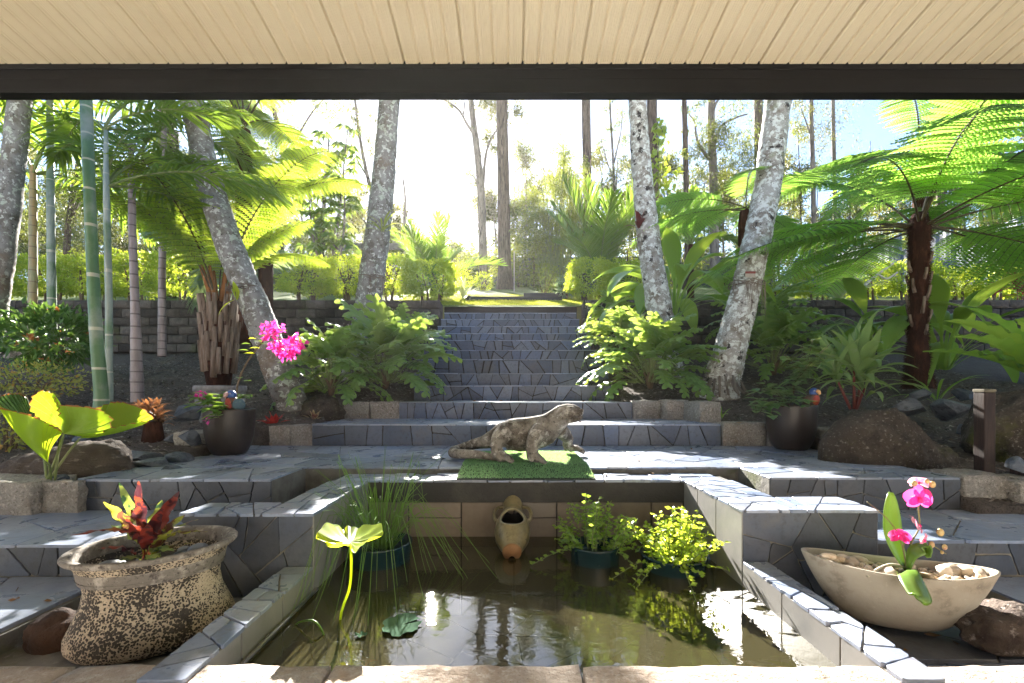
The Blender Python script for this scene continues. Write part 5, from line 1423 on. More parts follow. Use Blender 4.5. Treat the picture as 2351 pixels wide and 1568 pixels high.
for i in range(120):
    a = wp.uniform(0, 6.283); q = wp.random(); b = c+Vector((math.cos(a)*.06*q, math.sin(a)*.06*q, 0)); h = wp.uniform(.22, .42)
    if i < 44:   # upright
        e = Vector((math.cos(a), math.sin(a), 0))*wp.uniform(.02, .27); pts = [b, b+e*.4+Vector((0, 0, h*.6)), b+e+Vector((0, 0, h))]
    elif i < 58:  # snapped over
        e = Vector((math.cos(a), math.sin(a)*.6, 0))*wp.uniform(.08, .16); pk = b+e+Vector((0, 0, h)); e2 = pk+Vector((wp.uniform(-.1, .15), wp.uniform(-.1, .05), -h*.8)); pts = [b, pk-Vector((0, 0, .002)), pk, e2]
    else:         # drooping to the water
        e = Vector((math.cos(a)*1.1, math.sin(a)-.35, 0))*wp.uniform(.16, .40)
        pk = b+e*.5+Vector((0, 0, h*.55)); pts = [b, pk, b+e+Vector((0, 0, -.01)), b+e*1.12+Vector((0, 0, -.065))]
    for p_ in pts:
        p_.x = max(p_.x, PX0+.01) if p_.z < ZC else p_.x
        p_.y = min(p_.y, PY1-.035) if p_.z < ZC+.02 else p_.y
    pth = trunk_path(pts, 12) if len(pts) != 4 or i >= 58 else pts
    part('blade', MB().tube(pth, list(np.linspace(.0014, .0007, len(pth))), 4), MAT['leaf_rush'], t)

# lotus leaf held above the water
t = thing('lotus_leaf', 'single bright lime lotus leaf on a tall bent stalk', 'lotus', P(805, 1400, 1.52))
h = P(803, 1243, 1.50)
part('stalk', MB().tube(trunk_path([Vector((P(778, 1425, 1.45).x, 1.45, ZW-.2)), Vector((P(778, 1425, 1.45).x, 1.46, ZW)), P(802, 1350, 1.49), P(806, 1290, 1.50), h], 18), [.0042]*18, 7), MAT['leaf_lime'], t, True)
outl = [(728, 1225, 1.44), (725, 1237, 1.42), (748, 1242, 1.40), (752, 1252, 1.39), (790, 1246, 1.38), (806, 1252, 1.37), (808, 1268, 1.36), (822, 1262, 1.37), (840, 1243, 1.40), (876, 1228, 1.44), (878, 1218, 1.47), (872, 1202, 1.54), (835, 1206, 1.60), (818, 1212, 1.62), (800, 1206, 1.63), (788, 1214, 1.63), (770, 1203, 1.60), (745, 1203, 1.52)]
ol = trunk_path([P(*q) for q in outl]+[P(*outl[0])], 91)[:-1]; v = [h]; f = []; n = len(ol)
for s in (.2, .4, .6, .8, 1.0):
    for k, q in enumerate(ol): v.append(h.lerp(q, s)+Vector((0, 0, -.010*math.sin(math.pi*s)+.0035*math.cos(k*2*math.pi*15/n)*s)))
for k in range(n): f.append((0, 1+k, 1+(k+1) % n))
for L_ in range(4):
    for k in range(n): f.append((1+L_*n+k, 1+(L_+1)*n+k, 1+(L_+1)*n+(k+1) % n, 1+L_*n+(k+1) % n))
bl_ = part('blade', (v, f), MAT['leaf_lime'], t, True)
for k in range(0, n, 6):
    part('vein', MB().tube([h.lerp(ol[k], q)+Vector((0, 0, -.010*math.sin(math.pi*q)+.0035*math.cos(k*2*math.pi*15/n)*q-.0012)) for q in (.05, .3, .6, .9)], [.0016, .0012, .0009, .0004], 4), MAT['stem_green'], bl_)
MAT['lily'] = leafmat('lily', (.05, .10, .07), (.06, .11, .075), (.1, .15, .05), .05, .95, .02, island=False)
def lily(label, vx, vy, r, a0, sc):
    D = F*(-ZW)/(vy-HY); c = P(vx, vy, D); c.z = ZW+.004
    t = thing('lily_pad', label, 'lily pad', c, 'lily pads'); n = 30; v = [c]; f = []
    for k in range(n+1):
        a = a0+.14+(6.283-.28)*k/n; rr = r*(1+.06*math.sin(7*a)+.05*math.sin(13*a)); v.append(c+Vector((math.cos(a)*rr, math.sin(a)*rr*sc, .003+.003*math.sin(5*a))))
    for k in range(n): f.append((0, 1+k, 2+k))
    part('blade', (v, f), MAT['lily'], t, True)
lily('round grey-green lily pad with a notch floating in the pond', 922, 1437, .058, .35, 1.15)
lily('tiny lily pad floating left of the round one', 828, 1461, .018, 2.0, .7)
# curled stalk left and the blue rod in the right corner
D = 1.45
o = part('bent_stalk', MB().tube(trunk_path([Vector((-.69, 1.44, ZW-.02)), Vector((-.66, 1.42, ZW+.012)), Vector((-.60, 1.39, ZW+.03)), Vector((-.565, 1.37, ZW+.002)), Vector((-.55, 1.36, ZW-.04))], 14), .0032, 6), MAT['leaf_rush'], None, True); tag(o, 'thin bent stalk arching out of the water at the left', 'stalk')
o = part('blue_rod', MB().tube([P(1622, 1228, 2.05), Vector((P(1665, 1350, 1.72).x, 1.72, ZB+.01))], .0065, 8), mat('rod', (.10, .14, .24), .35, .5), None, True); tag(o, 'thin blue rod leaning in the right pond corner', 'rod')
o = part('rail_pipe', MB().tube([Vector((PX0+.012, 1.07, ZW+.012)), Vector((PX0+.012, 1.66, ZW+.012))], .006, 8), mat('pipe', (.10, .10, .10), .3, .5), None, True); tag(o, 'thin dark pipe along the left pond wall at the waterline', 'pipe')
# goldfish under the surface
MAT['koi'] = mat('koi', (.75, .16, .03), .35, .5, layers=[(20, (.85, .55, .35), .58, .68)])
for lab, x, y, a in (('orange goldfish under the water beside the tiny lily pad', -.47, 1.36, 2.5), ('orange goldfish near the right pond wall', .66, 1.32, 2.2)):
    c = Vector((x, y, ZW-.05)); t = thing('goldfish', lab, 'fish', c, 'goldfish in the pond')
    d = Vector((math.cos(a), math.sin(a), 0)); s = Vector((-d.y, d.x, 0))
    part('body', MB().tube([c-d*.055, c-d*.03, c, c+d*.025, c+d*.045, c+d*.052], [.004, .010, .016, .015, .009, .003], 10), MAT['koi'], t, True)
    part('tail_fin', MB().add([c-d*.05, c-d*.085+s*.02, c-d*.075, c-d*.085-s*.02, c-d*.05+Vector((0, 0, .004))], [(0, 1, 2), (0, 2, 3), (4, 2, 1), (4, 3, 2)]), MAT['koi'], t)
    for g_ in (-1, 1): part('side_fin', MB().add([c+d*.02+s*g_*.012, c-d*.005+s*g_*.03, c+d*.002+s*g_*.012], [(0, 1, 2)]), MAT['koi'], t)
# ------------------------------------------------------------------ speckled pot with patterned foliage (front left)
pc = Vector((-1.09, 1.40, -.735))
def speckle_mat():
    m, nt, bs, out = nodes('speckled_pot')
    g = nt.nodes.new('ShaderNodeNewGeometry')
    vo = nt.nodes.new('ShaderNodeTexVoronoi'); vo.inputs['Scale'].default_value = 165
    n1 = nt.nodes.new('ShaderNodeTexNoise'); n1.inputs['Scale'].default_value = 48; n1.inputs['Detail'].default_value = 5
    mv = nt.nodes.new('ShaderNodeVectorMath'); mv.operation = 'MULTIPLY_ADD'; mv.inputs[1].default_value = (.012,)*3
    nt.links.new(g.outputs['Position'], n1.inputs['Vector']); nt.links.new(n1.outputs['Color'], mv.inputs[0]); nt.links.new(g.outputs['Position'], mv.inputs[2])
    nt.links.new(mv.outputs[0], vo.inputs['Vector'])
    big, _ = tex_noise(nt, 7, 5, .65)
    ad = nt.nodes.new('ShaderNodeMath'); ad.operation = 'MULTIPLY_ADD'; ad.inputs[1].default_value = 1.7; ad.inputs[2].default_value = -.84
    nt.links.new(big, ad.inputs[0])
    s2 = nt.nodes.new('ShaderNodeMath'); s2.operation = 'ADD'; nt.links.new(vo.outputs['Distance'], s2.inputs[0]); nt.links.new(ad.outputs[0], s2.inputs[1])
    k = ramp(nt, s2.outputs[0], .46, .56)
    fine, _ = tex_noise(nt, 120, 4, .7); pale = mixc(nt, ramp(nt, fine, .4, .7), (.46, .38, .28), (.33, .265, .19))
    dark = mixc(nt, ramp(nt, fine, .4, .7), (.030, .024, .019), (.06, .048, .038))
    nt.links.new(mixc(nt, k, dark, pale), bs.inputs['Base Color']); bs.inputs['Roughness'].default_value = .85
    add_bump(nt, bs, k, .8, .006); add_bump(nt, bs, fine, .5, .004)
    return m
MAT['speckle'] = speckle_mat()
MAT['pot_rim'] = mat('pot_rim', (.17, .15, .13), .85, .3, layers=[(30, (.36, .33, .29), .5, .66), (80, (.06, .05, .045), .54, .66)], bumps=[(70, .6, .006)])
t = thing('speckled_pot', 'large oval pot with cratered black and cream glaze', 'pot', pc)
H = .27; ea, eb, rz = .212, .172, R(32)
def erad(z): return float(np.interp(z/H, [0, .06, .15, .3, .45, .6, .75, .88, .97, 1.0], [.93, .985, .98, .90, .82, .785, .81, .885, .975, 1.0]))
pr = [(.02, 0)]+[(erad(H*k/40), H*k/40) for k in range(0, 40)]+[(1.0, H*.985)]
part('body', MB().lathe(pr, pc, 64, ea, eb, rz), MAT['speckle'], t, True)
part('rim', MB().lathe([(.995, H*.955), (1.018, H*.975), (1.02, H*.995), (1.0, H+.004), (.93, H+.004), (.90, H*.985), (.86, H*.80), (.84, H*.72)], pc, 64, ea, eb, rz), MAT['pot_rim'], t, True)
part('soil', MB().lathe([(.86, H*.76), (.5, H*.77), (.001, H*.78)], pc, 40, ea, eb, rz), MAT['mulch'], t, True)
MAT['pebble_dark'] = mat('pebble_dark', (.03, .033, .04), .35, .5, vary=.5)
MAT['pebble_grey'] = mat('pebble_grey', (.16, .17, .19), .5, .5, vary=.4)
rp = random.Random(8)
for i in range(26):
    a = rp.uniform(0, 6.283); q = math.sqrt(rp.random())*.74
    x, y = ea*q*math.cos(a), eb*q*math.sin(a); x, y = x*math.cos(rz)-y*math.sin(rz), x*math.sin(rz)+y*math.cos(rz)
    s = rp.uniform(.009, .020) if i > 2 else .034
    if i <= 2: x, y = (.105, .075) if i == 0 else ((.06, .10) if i == 1 else (-.10, -.05))
    part('pebble', MB().ell(pc+Vector((x, y, H*.78+s*.3)), (s, s*.8, s*.5), 12, 8, Matrix.Rotation(rp.uniform(0, 6), 3, 'Z')), MAT['pebble_dark'] if i % 3 == 0 else MAT['pebble_grey'], t, True)
# patterned leaves
def calathea_mat(name, base, spot, tcol, trans):
    m = leafmat(name, base, tuple(q*1.25 for q in base), tcol, trans, .35, .5, island=False)
    nt = m.node_tree; bs = nt.nodes['Principled BSDF']
    fac, _ = tex_noise(nt, 26, 3, .5, 'pos', (1, 1, 1.4), .6); k = ramp(nt, fac, .50, .56)
    old = bs.inputs['Base Color'].links[0].from_socket; nt.links.new(mixc(nt, k, old, spot), bs.inputs['Base Color'])
    tr = [n for n in nt.nodes if n.type == 'BSDF_TRANSLUCENT'][0]; old = tr.inputs[0].links[0].from_socket; nt.links.new(mixc(nt, k, old, tuple(q*1.6 for q in spot)), tr.inputs[0])
    return m
MAT['cal_red'] = calathea_mat('cal_red', (.12, .018, .018), (.04, .010, .014), (.30, .05, .02), .4)
MAT['cal_green'] = calathea_mat('cal_green', (.16, .22, .07), (.03, .07, .03), (.4, .5, .08), .35)
MAT['cal_yel'] = calathea_mat('cal_yel', (.17, .20, .03), (.10, .04, .02), (.45, .45, .05), .42)
cl = thing('calathea', 'red and green patterned wavy-leaf plant in the speckled pot', 'plant', pc+Vector((0, 0, H*.78)))
cb = pc+Vector((-.02, .0, H*.78))
CAL = [  # tip px x, y, D, half width, mat, bend
 (318, 1105, 1.36, .030, 'cal_red', .02), (273, 1108, 1.44, .026, 'cal_green', .02), (412, 1128, 1.32, .030, 'cal_red', .03),
 (238, 1152, 1.34, .028, 'cal_yel', .04), (162, 1228, 1.22, .024, 'cal_red', .06), (372, 1148, 1.46, .028, 'cal_green', .03),
 (376, 1162, 1.30, .026, 'cal_red', .03), (425, 1182, 1.40, .022, 'cal_yel', .03), (455, 1192, 1.42, .020, 'cal_yel', .04),
 (476, 1220, 1.38, .020, 'cal_yel', .05), (255, 1205, 1.46, .026, 'cal_green', .04), (290, 1190, 1.28, .030, 'cal_red', .03),
 (228, 1258, 1.24, .024, 'cal_red', .03), (270, 1290, 1.20, .026, 'cal_green', .02), (400, 1265, 1.26, .024, 'cal_green', .03),
 (350, 1285, 1.18, .026, 'cal_green', .02), (440, 1245, 1.36, .020, 'cal_yel', .02), (340, 1200, 1.25, .026, 'cal_red', .03), (300, 1170, 1.42, .026, 'cal_red', .03), (395, 1215, 1.34, .024, 'cal_yel', .03)]
for i, (x, y, D, w, mm, bd) in enumerate(CAL):
    tip = P(x, y, D); d = tip-cb
    b0 = cb+Vector((rp.uniform(-.02, .02), rp.uniform(-.02, .02), 0))
    mid = b0.lerp(tip, .5)+Vector((0, 0, bd)); pth = trunk_path([b0, b0.lerp(mid, .5)+Vector((0, 0, bd*.3)), mid, tip], 22)
    L = d.length; ws = [.0025]*22
    for k in range(22):
        u = k/21
        if u > .28: q = (u-.28)/.72; ws[k] = max(.0012, w*.72*min(1, (q/.35)**.6 if q < .35 else math.cos((q-.35)/.65*1.54)**.75))
    sd = Vector((-d.y, d.x, 0)); sd = sd if sd.length > .02 else Vector((1, 0, 0))
    if abs(d.z) > .75*L: sd = Vector((1, .25*rp.uniform(-1, 1), 0))
    part('leaf', MB().blade(pth, ws, side=sd, fold=.22, wave=.42, nw=5, ph=i, cols=4), MAT[mm], cl, True)

# ------------------------------------------------------------------ trough bowl with pebbles and orchid (front right)
bc = Vector((1.235, 1.48, -.752)); bl, bw_, bh = .258, .100, .185; br = R(-22)
MAT['bowl'] = mat('bowl', (.37, .335, .28), .8, .3, layers=[(5, (.29, .245, .19), .42, .66), (10, (.12, .105, .09), .57, .74), (40, (.5, .45, .37), .6, .75), (120, (.10, .08, .06), .70, .74)], bumps=[(50, .3, .004)])
t = thing('trough_bowl', 'long boat-shaped concrete bowl full of pebbles', 'bowl', bc)
def bowl_ring(q, k, n):
    """q: 0 keel .. 1 rim; superellipse plan, ends rising"""
    a = 2*math.pi*k/n; ca, sa = math.cos(a), math.sin(a)
    L_ = bl*(.32+.68*q**.62); Wd = bw_*(.28+.72*q**.6)
    x = L_*math.copysign(abs(ca)**.92, ca); y = Wd*math.copysign(abs(sa)**1.12, sa)
    z = bh*q**1.25+.022*(x/bl)**2*q
    return Vector((x*math.cos(br)-y*math.sin(br), x*math.sin(br)+y*math.cos(br), z))
n = 64; v = []; f = []
qs = [0.0]+list(np.linspace(.03, 1, 16))
rings = [[bc+bowl_ring(q, k, n) for k in range(n)] for q in qs]
rings[0] = [bc+Vector((p.x-bc.x, p.y-bc.y, 0))*1.0 for p in rings[0]]
for ins, dz in ((.0, .004), (.008, .005), (.016, .0), (.018, -.045)):
    rings.append([p+Vector((bc.x-p.x, bc.y-p.y, 0)).normalized()*ins+Vector((0, 0, dz)) for p in rings[len(qs)-1]])
for r_ in rings: v += r_
for i in range(len(rings)-1):
    for k in range(n): f.append((i*n+k, i*n+(k+1) % n, (i+1)*n+(k+1) % n, (i+1)*n+k))
f.append(tuple(range(n-1, -1, -1)))
part('body', (v, f), MAT['bowl'], t, True)
MAT['gravel'] = mat('gravel', (.30, .235, .17), .8, .3, layers=[(60, (.12, .09, .06), .5, .65)])
sr = [p+Vector((0, 0, .018)) for p in rings[-1]]; part('soil', (sr+[bc+Vector((0, 0, bh-.02))], [(k, (k+1) % n, n) for k in range(n)]), MAT['gravel'], t, True)
MAT['pebble_cream'] = mat('pebble_cream', (.50, .41, .31), .6, .4, layers=[(30, (.62, .55, .47), .5, .7), (12, (.36, .20, .10), .58, .7)], vary=.35)
peb = [raw_mesh('pebble', *(lambda m: (m.v, m.f))(MB().ell((0, 0, 0), (1, .8+.1*k, .6), 9, 6)), MAT['pebble_cream'], True) for k in range(3)]
for me in peb:
    for vv in me.vertices: vv.co *= 1+.25*noise.noise(vv.co*1.7+Vector((me.name.__hash__() % 7, 0, 0)))
for i in range(190):
    x = rp.uniform(-.86, .86); wmax = (1-abs(x)**2)**.6*.72; y = rp.uniform(-wmax, wmax)
    big = i < 12; s = rp.uniform(.018, .030) if big else rp.uniform(.006, .0125)
    px_, py_ = x*bl*.97, y*bw_; z = bh-.018+.022*x*x+s*.45
    put('pebble', rp.choice(peb), t, (px_*math.cos(br)-py_*math.sin(br), px_*math.sin(br)+py_*math.cos(br), z), (rp.uniform(-.5, .5), rp.uniform(-.5, .5), rp.uniform(0, 6)), (s*rp.uniform(1, 1.6), s, s))
# orchid
ob = P(2082, 1295, 1.46); ob.z = bc.z+bh-.005
oc = thing('orchid', 'pink orchid with two large leaves leaning out of the trough bowl', 'orchid', ob)
MAT['orchid_leaf'] = leafmat('orchid_leaf', (.10, .19, .03), (.13, .22, .04), (.30, .48, .04), .3, .28, .55, island=False)
def oleaf(pts, w, side):
    pth = trunk_path(pts, 18); ws = [max(.003, w*min(1, ((k/17)/.45)**.5*.9+.1 if k/17 < .45 else math.cos((k/17-.45)/.55*1.5)**.55)) for k in range(18)]
    o = part('leaf', MB().blade(pth, ws, side=side, fold=.30, cols=6), MAT['orchid_leaf'], oc, True)
    s = o.modifiers.new('thick', 'SOLIDIFY'); s.thickness = .003
oleaf([ob, P(2048, 1240, 1.50), P(2042, 1180, 1.52), P(2044, 1130, 1.53)], .034, (1, .15, 0))
oleaf([ob, P(2085, 1315, 1.38), P(2112, 1365, 1.30), P(2110, 1380, 1.285)], .030, (1, .25, .15))
oleaf([ob, P(2090, 1270, 1.42), P(2125, 1255, 1.40), P(2132, 1280, 1.38)], .024, (.2, 1, .4))
MAT['orchid_stem'] = mat('orchid_stem', (.16, .15, .05), .5, layers=[(30, (.16, .06, .05), .5, .65)])
def ostem(pts, r=.0028): part('stem', MB().tube(trunk_path(pts, 20), list(np.linspace(r, r*.6, 20)), 6), MAT['orchid_stem'], oc, True)
ostem([ob, P(2090, 1250, 1.47), P(2110, 1210, 1.47), P(2108, 1165, 1.46), P(2115, 1120, 1.45), P(2140, 1135, 1.44)])
ostem([ob, P(2075, 1245, 1.46), P(2120, 1240, 1.43), P(2150, 1258, 1.41), P(2172, 1272, 1.40)], .0022)
ostem([ob, P(2065, 1235, 1.45), P(2035, 1190, 1.42), P(1990, 1152, 1.40)], .0020)
part('root', MB().tube(trunk_path([ob+Vector((0, 0, .01)), ob+Vector((-.05, .0, .022)), ob+Vector((-.10, -.01, .012)), ob+Vector((-.15, -.03, -.005))], 14), .004, 6), mat('root', (.42, .38, .30), .7), oc, True)
MAT['petal'] = leafmat('petal', (.70, .02, .22), (.80, .05, .32), (.95, .10, .42), .4, .5, .3, island=False, blotch=(60, (.9, .45, .62), .62, .8))
MAT['petal_pale'] = leafmat('petal_pale', (.80, .30, .48), (.85, .42, .56), (.95, .4, .55), .45, .5, .3, island=False)
MAT['bud'] = mat('bud', (.42, .30, .12), .5, layers=[(40, (.30, .12, .10), .5, .7)])
def flower(c, nrm, s, mm):
    nrm = Vector(nrm).normalized(); u = nrm.cross(Vector((0, 0, 1))).normalized(); w = u.cross(nrm)*-1
    w = w if w.z > 0 else -w
    fl = part('flower', MB().ell(c, (.004*s, .004*s, .004*s), 8, 5), MAT['petal'], oc, True)
    for a, L, wd in ((90, 1.0, .42), (218, .95, .38), (322, .95, .38), (8, 1.0, .62), (172, 1.0, .62)):
        d = u*math.cos(R(a))+w*math.sin(R(a)); L = L*.034*s
        pth = [c+d*L*q+nrm*(.006*s*math.sin(q*3.0)-.004*s*q) for q in np.linspace(0, 1, 8)]
        ws = [wd*L*max(.12, math.sin(math.pi*min(.97, .08+q*.9))**.6) for q in np.linspace(0, 1, 8)]
        part('petal', MB().blade(pth, ws, side=d.cross(nrm), fold=.1, cols=4), MAT[mm], fl, True)
    part('lip', MB().ell(c+nrm*.006*s-w*.006*s, (.006*s, .005*s, .007*s), 9, 6), MAT['petal'], fl, True)
flower(P(2108, 1143, 1.43), (-.15, -1, .1), 1.22, 'petal')
flower(P(2110, 1108, 1.46), (.4, .5, .6), .85, 'petal_pale')
flower(P(2103, 1205, 1.44), (.5, -.3, .3), .95, 'petal_pale')
flower(P(2065, 1232, 1.43), (-.4, -.5, .6), .85, 'petal')
flower(P(2120, 1238, 1.40), (.4, -.8, -.2), .6, 'petal_pale')
for x, y, D, s in ((2140, 1112, 1.44, 1.0), (2098, 1110, 1.43, .9), (2128, 1105, 1.44, .7), (2158, 1222, 1.40, 1.1), (2138, 1250, 1.41, .9), (2168, 1256, 1.40, .8), (2162, 1268, 1.40, .5)):
    part('bud', MB().ell(P(x, y, D), (.009*s, .008*s, .011*s), 10, 7), MAT['bud'], oc, True)

# ------------------------------------------------------------------ dark glazed pots with parrots and climbers
MAT['dark_pot'] = mat('dark_pot', (.020, .014, .0125), .4, .4, layers=[(6, (.035, .024, .020), .45, .7), (140, (.16, .12, .10), .70, .75), (3, (.035, .035, .045), .55, .7)], bumps=[(120, .15, .002)])
def dark_pot(label, c, r, h):
    t = thing('dark_pot', label, 'pot', c, 'dark glazed pots')
    pr = [(.001, 0), (.56, 0), (.62, .012), (.72, .08), (.84, .22), (.93, .42), (.985, .68), (1.0, .96), (1.0, 1.0), (.985, 1.008), (.93, 1.008), (.915, .99), (.90, .90), (.5, .89), (.001, .89)]
    part('body', MB().lathe([(a*r, b*h) for a, b in pr], c, 48), MAT['dark_pot'], t, True); return t
PL = P(527, 1041, 3.02); PL.z = ZP+.001; rL = 53/F*3.02; hL = 103/F*3.02
PR = P(1815, 1026, 3.28); PR.z = ZP+.001; rR = 53/F*3.28; hR = 101/F*3.28
dark_pot('dark glazed pot with parrot and pink flowers at the left of the terrace', PL, rL, hL)
dark_pot('dark brown glazed pot with parrot and creeper at the right of the terrace', PR, rR, hR)
c = P(506, 912, 3.75); rr = 53/F*3.75
t = thing('stone_pot', 'pale round stone pot rim behind the left dark pot', 'pot', c+Vector((0, 0, -.12)))
part('body', MB().lathe([(rr*.75, -.2), (rr*.93, -.02), (rr*.95, .045), (rr*1.0, .05), (rr*1.0, .085), (rr*.97, .095), (rr*.84, .095), (rr*.80, .08), (rr*.76, .0), (.001, -.02)], c, 44), mat('stone_pot', (.24, .235, .25), .85, .3, layers=[(14, (.15, .145, .15), .45, .65)], bumps=[(60, .4, .005)]), t, True)

MAT['pb_blue'] = mat('pb_blue', (.03, .075, .26), .5, .4, layers=[(40, (.06, .15, .40), .5, .65)], bumps=[(110, .5, .004)])
MAT['pb_red'] = mat('pb_red', (.28, .035, .03), .55, .4, layers=[(40, (.36, .13, .03), .5, .65), (16, (.16, .02, .03), .5, .65)], bumps=[(110, .6, .005)])
MAT['pb_brown'] = mat('pb_brown', (.085, .045, .035), .55, .4, layers=[(40, (.04, .06, .05), .5, .65)], bumps=[(110, .6, .005)])
MAT['pb_teal'] = mat('pb_teal', (.05, .10, .13), .55, .4, layers=[(40, (.10, .16, .16), .5, .65)], bumps=[(110, .6, .005)])
MAT['pb_beak'] = mat('pb_beak', (.42, .25, .24), .4, .5, layers=[(30, (.3, .16, .16), .5, .65)])
MAT['pb_beak2'] = mat('pb_beak2', (.50, .28, .12), .4, .5)
MAT['black'] = mat('black', (.01, .01, .01), .4)
def parrot(label, c, s, face, beak):
    t = thing('parrot_statue', label, 'statue', c, 'painted parrot statues')
    f_ = Vector((math.cos(face), math.sin(face), 0)); r_ = Vector((f_.y, -f_.x, 0)); u_ = Vector((0, 0, 1))
    rot = Matrix((( f_.x, r_.x, 0), (f_.y, r_.y, 0), (0, 0, 1)))
    def at(a, b, h): return c+(f_*a+r_*b+u_*h)*s
    tilt = rot @ Matrix.Rotation(.35, 3, 'Y')
    part('body', MB().ell(at(0, 0, .055), (.040*s, .038*s, .062*s), 18, 12, tilt), MAT['pb_brown'], t, True)
    part('breast', MB().ell(at(.014, 0, .058), (.034*s, .032*s, .048*s), 18, 12, tilt), MAT['pb_red'], t, True)
    hd = part('head', MB().ell(at(.012, 0, .118), (.031*s, .029*s, .031*s), 18, 12), MAT['pb_blue'], t, True)
    part('beak', MB().tube([at(.034, 0, .124), at(.048, 0, .118), at(.053, 0, .106), at(.047, 0, .094)], [.016*s, .0145*s, .010*s, .003*s], 10), beak, hd, True)
    part('lower_beak', MB().ell(at(.038, 0, .098), (.010*s, .009*s, .007*s), 10, 6), MAT['black'], hd, True)
    for g_ in (-1, 1):
        e = at(.030, g_*.0225, .127); part('eye', MB().ell(e, (.0045*s,)*3, 8, 6), mat('eye_white', (.6, .55, .5), .4) if 'eye_white' not in bpy.data.materials else bpy.data.materials['eye_white'], hd, True)
        part('pupil', MB().ell(e+(f_*.4+r_*g_)*.0035*s, (.0025*s,)*3, 8, 6), MAT['black'], hd, True)
        part('wing', MB().ell(at(-.020, g_*.034, .052), (.042*s, .011*s, .042*s), 14, 9, rot @ Matrix.Rotation(.6, 3, 'Y')), MAT['pb_brown'] if g_ > 0 else MAT['pb_teal'], t, True)
        part('foot', MB().ell(at(.016, g_*.016, .004), (.012*s, .008*s, .006*s), 8, 6), MAT['pb_beak'], t, True)
    part('tail', MB().blade([at(-.035, 0, .045), at(-.062, 0, .02), at(-.095, 0, -.012)], [.018*s, .017*s, .008*s], side=r_, fold=-.2), MAT['pb_teal'], t, True)
parrot('painted parrot with blue head on the rim of the left pot', PL+Vector((.045, -.035, hL*.93)), .98, R(-125), MAT['pb_beak'])
parrot('darker painted parrot among the creeper of the right pot', PR+Vector((.115, -.06, hR*.93)), .98, R(-70), MAT['pb_beak2'])

# bougainvillea in the left pot: low leaves and one long flowering stem
def ovate(c, d, L, Wd, up=(0, 0, 1)):
    d = Vector(d).normalized(); sd = d.cross(Vector(up)); sd = sd.normalized() if sd.length > .05 else Vector((1, 0, 0))
    pth = [c+d*L*q-Vector((0, 0, 1))*L*.22*q*q for q in np.linspace(0, 1, 7)]
    return MB().blade(pth, [Wd*.5*x for x in (.08, .7, 1, .95, .7, .35, .02)], side=sd, fold=.22, cols=4)
MAT['leaf_boug'] = leafmat('leaf_boug', (.05, .14, .03), (.10, .21, .045), (.28, .46, .05), .35, .38, .45, island=False)
MAT['leaf_ivy'] = leafmat('leaf_ivy', (.06, .14, .06), (.12, .21, .10), (.26, .4, .08), .3, .32, .55, island=False)
def climber(label, c, stems, leafm, rng, leaf=.045, group='potted climbers', n_per=9, name='climber', cat='climber'):
    t = thing(name, label, cat, c, group); st = MB()
    for pts, r in stems:
        p = trunk_path(pts, 26); st.tube(p, list(np.linspace(r, r*.45, 26)), 6)
        for k in range(n_per):
            u = .22+.78*(k+rng.random())/n_per; b = sample(p, min(1, u)); a = rng.uniform(0, 6.283)
            d = Vector((math.cos(a), math.sin(a)*.8-.25, rng.uniform(-.3, .5)))
            part('leaf', ovate(b, d, leaf*rng.uniform(.7, 1.25), leaf*.72*rng.uniform(.8, 1.2)), leafm, t, True)
    part('stem', st, MAT['stem_brown'], t, True); return t
rc = random.Random(21); tz = PL+Vector((0, 0, hL*.92))
stl = [([tz+Vector((-.03, .0, 0)), P(480, 935, 2.95), P(448, 930, 2.88)], .004), ([tz, P(500, 925, 2.95), P(470, 905, 2.9)], .004), ([tz+Vector((-.05, -.03, 0)), P(490, 935, 2.86), P(505, 962, 2.80)], .003), ([tz, P(505, 915, 3.05), P(530, 905, 3.1)], .003), ([tz+Vector((-.02, 0, 0)), P(478, 920, 3.0), P(455, 912, 3.02)], .003), ([tz, P(545, 918, 3.1), P(562, 905, 3.12)], .003)]
bt = climber('magenta bougainvillea arching from the left dark pot', tz, stl, MAT['leaf_boug'], rc, leaf=.085, n_per=14, name='bougainvillea')
lp = trunk_path([tz+Vector((.02, .03, -.02)), P(545, 885, 3.05), P(562, 840, 3.03), P(590, 800, 3.0), P(612, 775, 2.98), P(632, 760, 2.95)], 40)
part('stem', MB().tube(lp, list(np.linspace(.0075, .003, 40)), 7), MAT['stem_brown'], bt, True)
for br_ in ([P(612, 775, 2.98), P(618, 755, 2.97), P(622, 742, 2.96)], [P(620, 768, 2.97), P(645, 765, 2.96), P(668, 770, 2.95)], [P(628, 762, 2.96), P(640, 785, 2.94), P(660, 800, 2.92)], [P(620, 770, 2.97), P(655, 790, 2.95), P(685, 795, 2.93)], [P(600, 790, 3), P(590, 775, 3), P(582, 770, 3)]):
    part('stem', MB().tube(trunk_path(br_, 10), .0025, 5), MAT['stem_brown'], bt, True)
for x, y, D in ((575, 790, 3.0), (588, 778, 3.0), (570, 805, 3.02), (600, 785, 3.0), (610, 790, 2.98), (596, 800, 2.99), (560, 875, 3.04), (552, 868, 3.03), (642, 768, 2.96), (660, 760, 2.95), (584, 812, 3.0), (604, 772, 2.98)):
    b = P(x, y, D); a = rc.uniform(0, 6.28); part('leaf', ovate(b, (math.cos(a), math.sin(a)-.3, .2), rc.uniform(.05, .075), .045), MAT['leaf_boug'] if rc.random() < .8 else MAT['leaf_lime'], bt, True)
